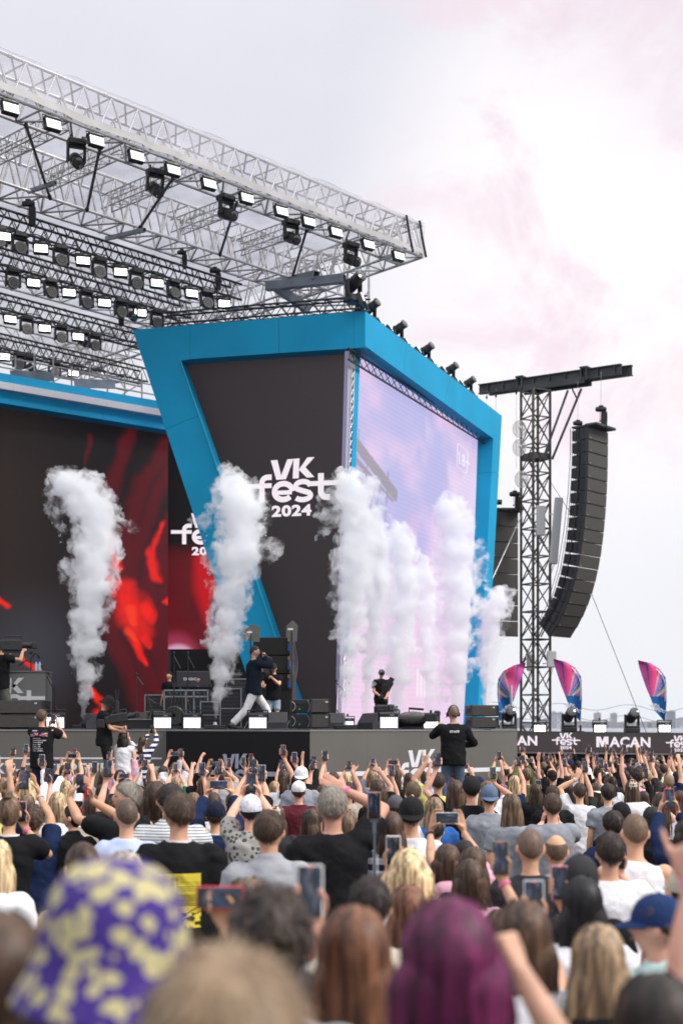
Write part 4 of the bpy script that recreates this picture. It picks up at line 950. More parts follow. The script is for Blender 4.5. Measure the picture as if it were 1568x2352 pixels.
strip(X0, X1, .665, .72, .12, mat('wing_trim', (.3, .3, .3), .5), 'trim', -.08); strip(X0, X1, -.02, .0, 8, mat('stage_ply_black'), 'deck', 0)
m = MB()
def wtext(s, x0, x1, y0, y1, bold=.035):
    a = P(x0, y1, WY)-b0; text_on(m, s, a+Vector((0, -.106, 0)), (1, 0, -.012), (0, 0, 1), (x1-x0)/FP*WY, (y1-y0)/FP*WY, bold)
def name_(x0, x1, y0, y1):
    global m
    m = MB(); mw = (x1-x0)*.225; wtext('ACAN', x0+mw+2, x1, y0, y1); h_ = y1-y0
    def q(u, v): return P(x0+mw*u, y0+h_*v, WY)-b0+Vector((0, -.106, 0))
    for pl_ in ([(0, 0), (.26, 0), (.26, 1), (0, 1)], [(.74, 0), (1, 0), (1, 1), (.74, 1)], [(.26, 0), (.36, 0), (.56, .62), (.5, .98), (.42, .98), (.26, .45)], [(.74, 0), (.64, 0), (.50, .45), (.5, .98), (.58, .98), (.74, .45)]): m.add([q(*t) for t in pl_], [tuple(range(len(pl_)))])
    m.build('lit_name', LEDW, wing, fix=False)
name_(1110, 1232, 1689, 1711.5); name_(1367, 1491, 1692, 1716)
for c, y in ((1298, 1700), (1559, 1706)): m = MB(); festlogo(m, P(c, y, WY)-b0+Vector((0, -.108, 0)), (1, 0, -.012), (0, 0, 1), 65/FP*WY, True); m.build('lit_wordmark', LEDW, wing, fix=False)
def flag(px, pt, mirror, lab, Y=47.3+2):
    base = P(px, 1680, Y); base.z = wz; e = empty('feather_flag', tuple(base)); tag(e, lab, 'feather flag', 'striped feather flags behind the wing'); H = (1680-pt)/FP*Y
    sg = 1 if mirror else -1; k = Y/FP
    pole = [Vector((0, 0, 0)), Vector((0, 0, H*.55)), Vector((-sg*.03*0, 0, H*.68)), Vector((-sg*8*k, 0, H*.80)), Vector((-sg*28*k, 0, H*.93)), Vector((-sg*62*k, 0, H*1.0))]
    m = MB(); m.path(pole, [.03, .022, .018, .014, .01, .006], 6); m.build('pole', mat('pole_white', (.55, .55, .55), .4, .4), e)
    m = MB(); m.lathe([(.16, 0), (.16, .03), (.04, .05), (.035, .25)], 10); m.build('base', BLKP, e)
    nu, nv = 26, 80; outer = lambda t: (np.interp(t, [0, .1, .25, .42, .6, 1.0], [-62, -36, -11, 2, 4, 0]), np.interp(t, [0, .1, .25, .42, .6, 1], [1.0, .965, .88, .76, .60, .14]))
    inner = lambda t: (np.interp(t, [0, .1, .25, .42, .6, .8, 1.0], [-62, -59, -53, -44, -34, -24, 0]), np.interp(t, [0, .1, .25, .42, .6, .8, 1], [1.0, .92, .79, .64, .47, .30, .14]))
    vs, us = [], []
    for j in range(nv+1):
        t = j/nv
        (xo, zo), (xi, zi) = outer(t), inner(t)
        for i in range(nu+1):
            u = i/nu; x = (xi+(xo-xi)*u)*k*sg; z = (zi+(zo-zi)*u)*H; vs.append((x, .05*math.sin(u*5+t*7)+.03*math.sin(t*18+u*3), z)); us.append(((xi+(xo-xi)*u), (zi+(zo-zi)*u)))
    fs = [(j*(nu+1)+i, j*(nu+1)+i+1, (j+1)*(nu+1)+i+1, (j+1)*(nu+1)+i) for j in range(nv) for i in range(nu)]
    m = MB(); m.add(vs, fs); me = m.mesh('cloth', attr_mat('flag_print', .7), True, False)
    us = np.array(us); ang = np.degrees(np.arctan2(us[:, 1]*150-66, us[:, 0]+30)); band = [(-200, srgb(8, 110, 180)), (0, srgb(8, 110, 180)), (3, srgb(200, 215, 180)), (11, srgb(8, 110, 180)), (15, srgb(240, 90, 160)), (26, srgb(8, 110, 180)), (31, srgb(205, 218, 182)), (42, srgb(240, 90, 160)), (46, srgb(0, 115, 180)), (53, srgb(200, 215, 180)), (55, srgb(0, 115, 180)), (61, srgb(175, 110, 185)), (72, srgb(190, 208, 170)), (75, srgb(245, 75, 145)), (90, srgb(245, 75, 145)), (98, srgb(0, 100, 160)), (101, srgb(225, 80, 160)), (110, srgb(170, 100, 175)), (116, srgb(245, 75, 145)), (124, srgb(170, 100, 175)), (200, srgb(0, 100, 160))]
    col = np.zeros((len(us), 3)); col[:] = band[0][1]
    for a0, c in band: col[ang >= a0] = c
    col[us[:, 1] < .50] = srgb(8, 100, 165)
    ca_ = me.color_attributes.new('Col', 'FLOAT_COLOR', 'POINT'); ca_.data.foreach_set('color', np.concatenate([col, np.ones((len(col), 1))], 1).ravel().astype(np.float32))
    c_ = link('cloth', me, e); m = MB(); festlogo(m, (-20*k*sg, -.10, H*.335), (1, 0, .35*(-1 if mirror else 1)), (-.3 if mirror else .3, 0, 1), 42*k, False); m.build('white_print_mark', WHITE, c_, fix=False)
flag(1145, 1520, False, 'striped feather flag with its curve to the left, left of the mast'); flag(1332, 1512, True, 'striped feather flag right beside the mast'); flag(1526, 1515, True, 'striped feather flag furthest from the mast, alone at the right')
m = MB(); p = P(1176, 1680, 48.6); p.z = wz; m.tube((0, 0, 0), (-.06, 0, 1.6), .05, n=8); tag(m.build('white_post', mat('pole_white'), None, Matrix.Translation(p)), 'short plain white post by the foot of the mast', 'post')
for i, px in enumerate((1168, 1306, 1450)):
    q = P(px, 1682, WY+.4); q.z = wz+.02-(px-1300)*.0002; lamp('H', tuple(q), R(math.degrees(0)+180*0+5), f'upright black moving head, {ORD[i]} from the mast on the wing stage', 'moving heads on the wing stage', flip=True, s=1.35)
for i, px in enumerate((1238, 1376, 1524)):
    q = P(px, 1682, WY+.3); q.z = wz+.44; e = lamp('S', tuple(q), 0, f'bright square strobe lamp, {ORD[i]} from the mast on the wing stage', 'strobe lamps on the wing stage', s=1.1); e.rotation_euler = (0, 0, 0)
# ------------------------------------------------------------------ things on the deck
def dk_(px, Y): v = P(px, 0, Y); return Vector((v.x, v.y, DK))
# lettered desk at the far left
e = empty('lettered_desk', tuple(dk_(30, 30.8))); tag(e, 'grey desk with the white wordmark standing at the left edge of the stage', 'desk')
m = MB(); m.box((-.25, .35, .62), (1.9, .7, 1.24), ch=.015); m.build('front_panel', mat('desk_grey', (.19, .19, .18), .55, var=.06, vs=2), e)
m = MB(); festlogo(m, (-.14, -.004, .68), (1, 0, 0), (0, 0, 1), 1.68, False, bar=(560, 1480)); m.build('printed_wordmark', WHITE, e, fix=False)
m = MB(); m.box((-.25, .35, 1.255), (1.94, .74, .03)); m.build('desk_top', mat('desk_grey'), e)
WB = mat('clear_bottle_plastic', (.55, .72, .8), .15, spec=.8)
for i, px in enumerate((93-1, 103+13)):
    e = empty('water_bottle', tuple(P((92, 84)[i], 0, 31.0)[:2])+(DK+1.27,)); tag(e, ('water bottle on the desk, nearer the microphone arm', 'water bottle on the desk, left one')[i], 'bottle', 'bottles on the desk')
    m = MB(); m.lathe([(.03, 0), (.033, .02), (.033, .15), (.012, .19), (.012, .21)], 10); m.build('bottle_body', WB, e, smooth=True); m = MB(); m.lathe([(.014, .205), (.014, .23)], 8); m.build('cap', BLUC, e)
e = empty('desk_microphone', tuple(P(72, 0, 31.1)[:2])+(DK+1.27,)); tag(e, 'jointed black microphone arm standing on the lettered desk', 'microphone'); m = MB(); m.lathe([(.07, 0), (.07, .02)], 12); m.build('foot', BLKM, e)
m = MB(); m.path([(0, 0, 0), (0, 0, .28), (.09, 0, .40), (.16, 0, .34)], .014, 5); m.path([(-.28, 0, .12), (-.1, 0, .24), (0, 0, .20)], .012, 5); m.build('arm', BLKM, e); m = MB(); m.ell((.17, 0, .33), (.035, .035, .05)); m.ell((.0, 0, .42), (.04, .04, .05)); m.build('head', CAB, e)
# speakers lying on deck
def cab_stack(px, Y, wd, h, dep, n, rz, lab, cap=True):
    e = empty('stage_speaker_stack', tuple(dk_(px, Y)), rz); tag(e, lab, 'speaker stack')
    for i in range(n):
        z = .03+i*(h+.015)+h/2; m = MB(); m.box((0, dep/2, z), (wd, dep, h), ch=.015); c = m.build('speaker_cabinet', CAB, e)
        m = MB(); m.box((0, -.008, z), (wd*.95, .02, h*.88), ch=.005); m.build('grille', GRILLE, c); m = MB(); m.box((wd*.33, -.022, z+h*.28), (.05, .005, .03)); m.build('badge', mat('badge_white'), c)
        m = MB()
        for s in (-1, 1): m.box((s*wd*.5, dep*.5, z), (.02, dep*.6, h*.35)); m.box((s*wd*.485, .0, z), (.035, .05, h*.96)); m.tube((s*wd*.51, dep*.3, z+h*.2), (s*wd*.51, dep*.7, z-h*.2), .012, n=4)
        m.build('side_rail', BLKM, c)
    return e
cab_stack(48, 29.9, .98, .285, .7, 2, 0, 'pair of black speakers lying in front of the lettered desk')
cab_stack(735.5, 28.3, .38, .285, .72, 2, R(3), 'pair of grey fronted speakers at the prow, cables on their side')
cab_stack(1112, 31.9, .62, .25, .6, 2, R(8), 'pair of grey fronted speakers at the right end of the deck')
# cabled amplifier side of the prow stack
e = empty('cabled_speaker_back', tuple(dk_(690, 28.45))); tag(e, 'open black rack backs beside the prow speakers with looping cables', 'speaker rack')
for i in range(2):
    z = .03+i*.30; m = MB(); m.box((0, .3, z+.14), (.44, .6, .27), ch=.01); c = m.build('rack_body', CAB, e)
    m = MB()
    for k in range(2): m.box((-.05+.0*k, -.01, z+.07+k*.13), (.34, .03, .025))
    m.box((-.19, -.01, z+.14), (.03, .04, .26)); m.box((.19, -.01, z+.14), (.03, .04, .26)); m.build('rack_frame', BLKM, c)
    m = MB(); m.path([(.14+.05*math.sin(t*3), -.03, z+.26-.24*t) for t in np.linspace(0, 1, 7)], .008, 4); m.build('loop_cable', mat('grey_cable', (.3, .3, .3), .5), c); m = MB(); m.path([(-.17+.07*math.sin(t*3), -.03, z+.24-.2*t) for t in np.linspace(0, 1, 7)], .008, 4); m.build('loop_cable', mat('grey_cable', (.3, .3, .3), .5), c)
    m = MB(); m.box((-.02, -.03, z+.08), (.025, .01, .025)); m.build('green_tag', GRN, c)
# tall stack behind the singer
e = empty('tall_speaker_stack', tuple(dk_(623, 33.5)), R(-6)); tag(e, 'tall black stack of speakers behind the singer with a cable loom down its right side', 'speaker stack'); e.scale = (1, 1, .81)
z = 0
for i, h in enumerate((.56, .80, .535, .535, .535)):
    w = (.86 if i > 1 else .95); m = MB(); m.box((0 if i > 1 else .03, .4, z+h/2), (w, .75, h-.012), ch=.012); c = m.build('speaker_cabinet', CAB, e)
    m = MB(); m.box((0 if i > 1 else .03, .012, z+h/2), (w*.96, .02, h*.9)); m.build('grille', mat('dark_speaker_cloth', (.012, .011, .01), .8), c)
    if i > 1: m = MB(); m.box((.41, .0, z+h*.45), (.03, .05, h*.4)); m.build('blue_connector', BLUC, c); m = MB(); m.box((.41, .0, z+h*.85), (.03, .05, h*.2)); m.build('yellow_plate', mat('brass_yellow', (.35, .26, .06), .5, .4), c)
    z += h*.72 if i < 1 else h*(1 if i > 1 else .84)
m = MB(); rs = random.Random(4)
for k in range(6):
    m.path([(.47+.02*k+.04*math.sin(t*9+k), -.03+.02*k, z-.1-2.3*t*(.5+.1*k)) for t in np.linspace(0, 1, 22)], .012, 4)
m.build('cable_loom', mat('grey_black_cable', (.09, .09, .1), .5), e)
def paddle(px, py, Y, lab):
    p = dk_(px, Y); h = P(px, py, Y).z-DK; e = empty('paddle_antenna', tuple(p)); tag(e, lab, 'antenna', 'paddle antennas on thin stands'); m = MB(); m.tube((0, 0, 0), (0, 0, h), .015, n=6)
    for a in (0, 2.1, 4.2): m.tube((0, 0, .3), (.3*math.cos(a), .3*math.sin(a), 0), .012, n=5)
    m.build('stand', BLKM, e); m = MB(); w = .2; m.prism([(-.13, 0, h-.16), (.07, 0, h-.26), (.12, 0, h-.26), (.14, 0, h+.12), (.02, 0, h+.24), (-.13, 0, h+.10)] if px > 600 else [(-.24, 0, h-.08), (-.05, 0, h-.17), (.2, 0, h-.2), (.22, 0, h+.13), (.06, 0, h+.22), (-.2, 0, h+.08)], (0, .025, 0))
    m.build('paddle', mat('antenna_dark_grey', (.12, .115, .105), .5), e); m = MB(); m.box((-.03, -.004, h+.03), (.12, .003, .04)); m.build('label', WHITE, e)
paddle(576, 1455, 33.0, 'dark paddle antenna beside the smoke, left of the speaker stack'); paddle(670, 1448, 33.2, 'dark paddle antenna on the right of the speaker stack')
# lamps facing the crowd
for i, (px, Y, s) in enumerate(((128, 29.9, 1.0), (373, 30.0, .98), (441, 29.9, .98), (592, 28.6, .95), (893, 29.6, 1.0), (989, 30.6, .85), (868-70, 31.5, .7))):
    q = dk_(px, Y); q.z += .44*s
    lamp('D', tuple(q), R((5, 12, 12, 5, -3, -5, 4)[i]), ('lit dotted lamp beside the speakers at the left of the deck', 'lit dotted lamp, left one of the pair under the console', 'lit dotted lamp, right one of the pair under the console', 'lit dotted lamp in front of the big wedge monitor', 'lit dotted lamp in front of the covered cases',
          'lit dotted lamp partly behind the headset cameraman', 'small lit lamp behind the prow speakers')[i], 'lamps along the deck edge', tilt=8, s=s)
def wedge(px, Y, w, h, d, rz, lab, col=(.035, .035, .04)):
    e = empty('wedge_monitor', tuple(dk_(px, Y)), rz); tag(e, lab, 'monitor speaker', 'wedge monitors on the deck'); m = MB()
    m.prism([(-w/2, 0, 0), (-w/2, d, 0), (-w/2, d*.75, h), (-w/2, d*.25, h*.96), (-w/2, 0, h*.4)], (w, 0, 0)); m.build('cabinet', mat('wedge_grey', col, .5, var=.1, vs=6), e)
    m = MB(); m.prism([(-w*.45, d*.775, h*.95), (w*.45, d*.775, h*.95), (w*.45, d, h*.08), (-w*.45, d, h*.08)], (0, .012, .004)); m.build('grille', GRILLE, e)
    m = MB(); m.tube((-w/2-.004, d*.4, h*.45), (-w/2+.0, d*.4, h*.45), .045, n=10); m.tube((w/2, d*.4, h*.45), (w/2+.004, d*.4, h*.45), .045, n=10); m.build('handle', BLKP, e)
wedge(192, 30.4, .34, .33, .6, R(-60), 'black wedge monitor with a side handle left of the first smoke jet'); wedge(222, 31.6, .6, .36, .5, 0, 'grey wedge monitor behind the cameraman in the bucket hat')
wedge(622, 30.2, .68, .38, .5, 0, 'large grey wedge monitor at the feet of the performer'); wedge(770, 30.6, .42, .36, .5, 0, 'grey wedge monitor behind the prow speakers')
wedge(838, 30.3, .5, .36, .6, R(-50), 'black wedge monitor turned sideways beside the covered cases'); wedge(322, 32, .42, .38, .45, R(180), 'black box monitor behind the long low deck case')
e = empty('low_deck_case', tuple(dk_(318, 30.3))); tag(e, 'long low black case with a pale lip on the left deck', 'case'); m = MB(); m.box((0, .2, .11), (1.3, .5, .2), ch=.01); m.build('case_body', CAB, e); m = MB(); m.box((0, -.06, .215), (1.3, .03, .012)); m.build('lip', ALU_D, e)
e = empty('reflector_board', tuple(dk_(948, 30))); tag(e, 'flat black board leaning between two deck lamps', 'board'); m = MB(); m.prism([(-.36, 0, .31), (.38, 0, .31), (.2, .3, .04), (-.3, .3, .04)], (0, .02, .012)); m.build('plate', CAB, e); m = MB(); m.box((0, -.005, .32), (.76, .03, .018)); m.build('pale_edge', ALU_D, e); m = MB(); m.box((0, .25, .03), (.5, .12, .06)); m.build('foot', BLKM, e)
# covered cases beside the man on stage
e = empty('covered_case', tuple(dk_(889, 31))); tag(e, 'black case under a grey blue cover with a hank of cable on it', 'case'); m = MB(); m.box((-.05, .3, .27), (.46, .5, .54), ch=.04); m.build('case_body', CAB, e)
m = MB(); m.loft([[(.14, 0, 0), (.26, .02, 0), (.26, .5, 0), (.1, .5, 0)], [(.12, 0, .5), (.23, .02, .52), (.24, .5, .52), (.1, .5, .5)]]); m.build('cover', mat('grey_blue_sheet', (.14, .18, .22), .6, var=.2, vs=9, bump=.5, bs=14), e)
m = MB(); rs = random.Random(8)
for k in range(16): x = rs.uniform(-.02, .16); m.path([(x+rs.uniform(-.02, .02)-.03*t, -.02, .55-.5*t) for t in (0, .3, .6, 1)], .006, 3)
m.build('cable_hank', mat('grey_black_cable'), e)
# console and racks
e = empty('mixing_desk', tuple(dk_(428, 36))); tag(e, 'monitor mixing console on flight cases in the dark backstage opening', 'mixing desk'); SIL = mat('case_silver', (.35, .36, .38), .35, .8)
m = MB(); m.box((0, .3, .55), (1.1, .7, .9), ch=.02); m.build('flight_case', CAB, e); m = MB(); 
for z in (.98, .82): m.box((0, -.06, z), (1.15, .03, .035))
for x in (-.55, 0, .2, .55): m.box((x, -.06, .5), (.03, .03, 1.0))
m.build('case_edge', SIL, e); m = MB(); m.box((.12, .3, 1.12), (.95, .6, .1), M=Matrix.Rotation(R(0), 4, 'X')); m.box((.12, .62, 1.28), (.9, .08, .42), ch=.02); m.build('console_body', mat('console_dark', (.03, .03, .035), .4), e)
m = MB(); text_on(m, 'DiGiCo', (-.13, .575, 1.25), (1, 0, 0), (0, 0, 1), .42, .07, .03); m.build('maker_lettering', mat('lettering_grey', (.7, .7, .7), .5), e, fix=False)
m = MB(); rs = random.Random(6)
for k in range(26): m.box((rs.uniform(-.5, .5), -.07, rs.uniform(.15, 1.1)), (.02, .01, .014))
m.build('indicator', mat('blue_indicator', (.1, .2, .5), .4, emit=(.3, .5, 1), es=.5), e); m = MB(); m.box((.05, -.07, .72), (.03, .01, .02)); m.box((.3, -.07, 1.2), (.03, .01, .02)); m.build('red_indicator', mat('red_indicator', (.6, .05, .03), .4, emit=(1, .1, .05), es=.8), e)
m = MB()
for k in range(8): m.path([(-.4+k*.12+.05*math.sin(t*6+k), -.1, .95-.8*t) for t in np.linspace(0, 1, 8)], .008, 3)
m.build('hanging_cable', mat('grey_black_cable'), e)
e = empty('stage_fan', tuple(dk_(401, 33.2))); tag(e, 'round black stage fan under the mixing desk', 'fan'); m = MB(); m.lathe([(.2, -.06), (.23, -.06), (.23, .08), (.2, .1)], 20, Matrix.Translation((0, 0, .32)) @ Matrix.Rotation(R(90), 4, 'X')); m.build('housing', BLKP, e)
m = MB()
for r_ in (.05, .1, .15, .2): m.path([(r_*math.cos(a), -.1, .32+r_*math.sin(a)) for a in [2*math.pi*i/16 for i in range(17)]], .006, 3)
m.box((0, -.09, .32), (.07, .02, .07)); m.build('guard', mat('fan_grey', (.12, .12, .12), .4, .5), e); m = MB(); m.box((0, 0, .04), (.3, .2, .08)); m.build('foot', BLKM, e)
def rackbox(px, Y, w, h, lab, rz=0):
    e = empty('equipment_rack', tuple(dk_(px, Y)), rz); tag(e, lab, 'rack', 'equipment racks backstage'); m = MB(); m.box((0, .25, h/2), (w, .5, h), ch=.015); m.build('case_body', CAB, e); m = MB()
    for x in (-1, 1): m.box((x*w/2, -.004, h/2), (.025, .03, h))
    for z in (0.02, h-.02, h*.5): m.box((0, -.004, z), (w, .03, .022))
    m.build('case_edge', SIL, e); m = MB(); n = int(h/.1)
    for k in range(n): m.box((0, -.002, .06+k*(h-.1)/n), (w*.8, .02, .05))
    m.build('faceplate', mat('faceplate_dark', (.05, .05, .055), .35, .4), e)
rackbox(360, 37, .6, .9, 'low rack left of the mixing desk'); rackbox(530, 34.5, .5, 1.0, 'rack between the second smoke jet and the performer'); rackbox(548, 36.5, .6, 1.3, 'taller rack behind the performer'); rackbox(484, 35.5, .5, .7, 'low rack right of the mixing desk')
def mstand(px, py, Y, lab, tilt=0):
    e = empty('microphone_stand', tuple(dk_(px, Y))); tag(e, lab, 'stand', 'thin stands on stage'); h = P(px, py, Y).z-DK; m = MB(); m.tube((0, 0, 0), (0, 0, h*.7), .018, n=6); m.tube((0, 0, h*.6), (-tilt, 0, h), .011, n=5); m.build('pole', BLKM, e); m = MB()
    for a in (.3, 2.4, 4.5): m.tube((0, 0, .45), (.34*math.cos(a), .34*math.sin(a), 0), .012, n=5)
    m.build('tripod_foot', BLKM, e); m = MB(); m.ell((-tilt, 0, h), (.03, .03, .04)); m.tube((-tilt*.8, 0, h*.96), (-tilt*.8+.16, 0, h*.8), .01, n=4); m.build('clip', BLKM, e)
mstand(126, 1530, 31, 'black boom stand beside the lettered desk', .28); mstand(314, 1548, 33.5, 'thin stand with a black box before the red flames'); mstand(400, 1500, 35.5, 'thin stand in front of the backstage crew'); mstand(432, 1500, 36, 'second thin stand over the mixing desk')
mstand(771, 1562, 31.5, 'thin black pole at the left edge of the sky screen'); mstand(349, 1600, 32.5, 'low music stand in the red light', .1)
for i, (px, py, Y) in enumerate(((190, 1668, 30.6), (494, 1668, 29.7), (792, 1668, 28.9), (838, 1660, 34), (915, 1660, 36), (985, 1660, 38), (1050, 1660, 38.5), (1118, 1660, 40))):
    e = empty('smoke_jet', tuple(dk_(px, Y))); tag(e, ORD[i]+' smoke jet nozzle from the left on the deck', 'smoke machine', 'smoke jets on the deck'); m = MB(); m.box((0, .1, .05), (.45, .4, .1), ch=.015); m.build('housing', BLKP, e); m = MB(); m.lathe([(.05, .1), (.035, .14), (.03, .16)], 10); m.build('nozzle', ALU_D, e)
# cables lying around
rs = random.Random(12)
for i in range(7):
    px = 160+i*140; p = dk_(px, 29.8 if px < 700 else 30.5); pts_ = [Vector((t*1.2, .15*math.sin(t*7+i), .012)) for t in np.linspace(0, 1, 12)]; m = MB(); m.path(pts_, .012, 4)
    tag(m.build('stage_cable', BLKP, None, Matrix.Translation(p)), ORD[i]+' thin black cable lying on the deck, counted from the left', 'cable', 'loose cables on the deck')
# photographers' risers in the pit
RIS = []
for nm, px0, px1, Y, z, lab in (('a', 50, 145, 23.6, .62, 'low black riser under the man in the tour tee'), ('b', 205, 262, 27.6, .93, 'tall black riser under the bucket hat cameraman'), ('d', 266, 390, 27.7, .34, 'lower black riser under the two girls'), ('c', 985, 1110, 23.5, .67, 'low black riser under the headset cameraman')):
    a, b = P(px0, 0, Y), P(px1, 0, Y); g = gz(Y); e = empty('pit_riser', ((a.x+b.x)/2, Y, g)); tag(e, lab, 'riser'); m = MB(); w = b.x-a.x; m.box((0, .1, z-g-.03), (w, 1.3, .06), ch=.005); m.build('top_board', mat('stage_ply_black'), e)
    for x in (-1, 1):
        for y in (-.5, .7): m = MB(); m.tube((x*(w/2-.06), y, 0), (x*(w/2-.06), y, z-g-.06), .025, n=6); m.build('leg', ALU_D, e)
# crowd barrier
e = empty('crowd_barrier', tuple(P(100, 0, 26.3)[:2])+(gz(26.3),)); tag(e, 'steel barrier between the crowd and the stage pit', 'barrier')
m = MB(); m.box((6, 0, 1.1), (22, .06, .06)); m.box((6, .02, .6), (22, .02, .9)); m.build('rail', ALU_D, e)
# ------------------------------------------------------------------ smoke columns
def smoke_mat(nm, dens, col=(.985, .991, 1.0)):
    m = bpy.data.materials.new(nm); m.use_nodes = True; nt = m.node_tree; nt.nodes.clear(); o = N(nt, 'ShaderNodeOutputMaterial'); v = N(nt, 'ShaderNodeVolumePrincipled')
    v.inputs['Color'].default_value = (*col, 1); v.inputs['Density'].default_value = dens; v.inputs['Anisotropy'].default_value = .0
    nt.links.new(v.outputs[0], o.inputs['Volume']); return m
SMK = smoke_mat('dense_white_smoke', 3.8); SMW = smoke_mat('torn_white_smoke', 6.0)
def tear(m):
    nt = m.node_tree; L = nt.links.new; v = [n for n in nt.nodes if n.type == 'PRINCIPLED_VOLUME'][0]; tc = N(nt, 'ShaderNodeTexCoord'); nz = N(nt, 'ShaderNodeTexNoise'); nz.inputs['Scale'].default_value = 3.4; nz.inputs['Detail'].default_value = 5; nz.inputs['Roughness'].default_value = .62; nz.inputs['Distortion'].default_value = .5; L(tc.outputs['Object'], nz.inputs[0])
    mr = N(nt, 'ShaderNodeMapRange', interpolation_type='SMOOTHSTEP'); L(nz.outputs[0], mr.inputs[0]); mr.inputs[1].default_value = .46; mr.inputs[2].default_value = .64; mr.inputs[3].default_value = 0.12; mr.inputs[4].default_value = 6.5; L(mr.outputs[0], v.inputs['Density'])
tear(SMW)
T1 = bpy.data.textures.new('billow', 'CLOUDS'); T1.noise_scale = .24; T1.noise_depth = 2; T1.noise_basis = 'ORIGINAL_PERLIN'
T2 = bpy.data.textures.new('wisp', 'CLOUDS'); T2.noise_scale = .075; T2.noise_depth = 2
_ico = {}
def ico(sub=2):
    if sub not in _ico:
        bm = bmesh.new(); bmesh.ops.create_icosphere(bm, subdivisions=sub, radius=1); _ico[sub] = (np.array([v.co[:] for v in bm.verts]), [tuple(v.index for v in f.verts) for f in bm.faces]); bm.free()
    return _ico[sub]
def remeshed(m, name, vox, mods=(), mats=(), smooth=True):
    me = m.mesh('tmp', [], False, False) if False else None
    me = bpy.data.meshes.new('tmp'); me.from_pydata(m.v, [], m.f); o = bpy.data.objects.new('tmp', me); COL.objects.link(o)
    r = o.modifiers.new('r', 'REMESH'); r.mode = 'VOXEL'; r.voxel_size = vox; r.use_smooth_shade = True
    for t, kw in mods:
        q = o.modifiers.new('m', t)
        for k, v in kw.items(): setattr(q, k, v)
    dg = bpy.context.evaluated_depsgraph_get(); res = bpy.data.meshes.new_from_object(o.evaluated_get(dg)); res.name = name
    bpy.data.objects.remove(o); bpy.data.meshes.remove(me)
    for mt in mats: res.materials.append(mt)
    if smooth: res.polygons.foreach_set('use_smooth', [True]*len(res.polygons))
    return res
def blobs(path, rs, dens=1.0, shrink=1.0):
    V, Fc = ico(2); m = MB()
    for i in range(len(path)-1):
        (p, r), (q, r2) = path[i], path[i+1]; n = max(3, int((q-p).length/(max(r, .05)*.09)*dens))
        for k in range(n):
            t = (k+rs.random())/n; rr = (r+(r2-r)*t)*shrink; c = p.lerp(q, t); d = Vector((rs.gauss(0, 1), rs.gauss(0, 1), rs.gauss(0, 1)*.8)).normalized()*rr*rs.uniform(.3, .88)
            br = rr*rs.uniform(.2, .42); m.add([tuple(v) for v in V*br+np.array(c+d)], Fc)
        m.add([tuple(v) for v in V*r*.72*shrink+np.array(p)], Fc)
    return m
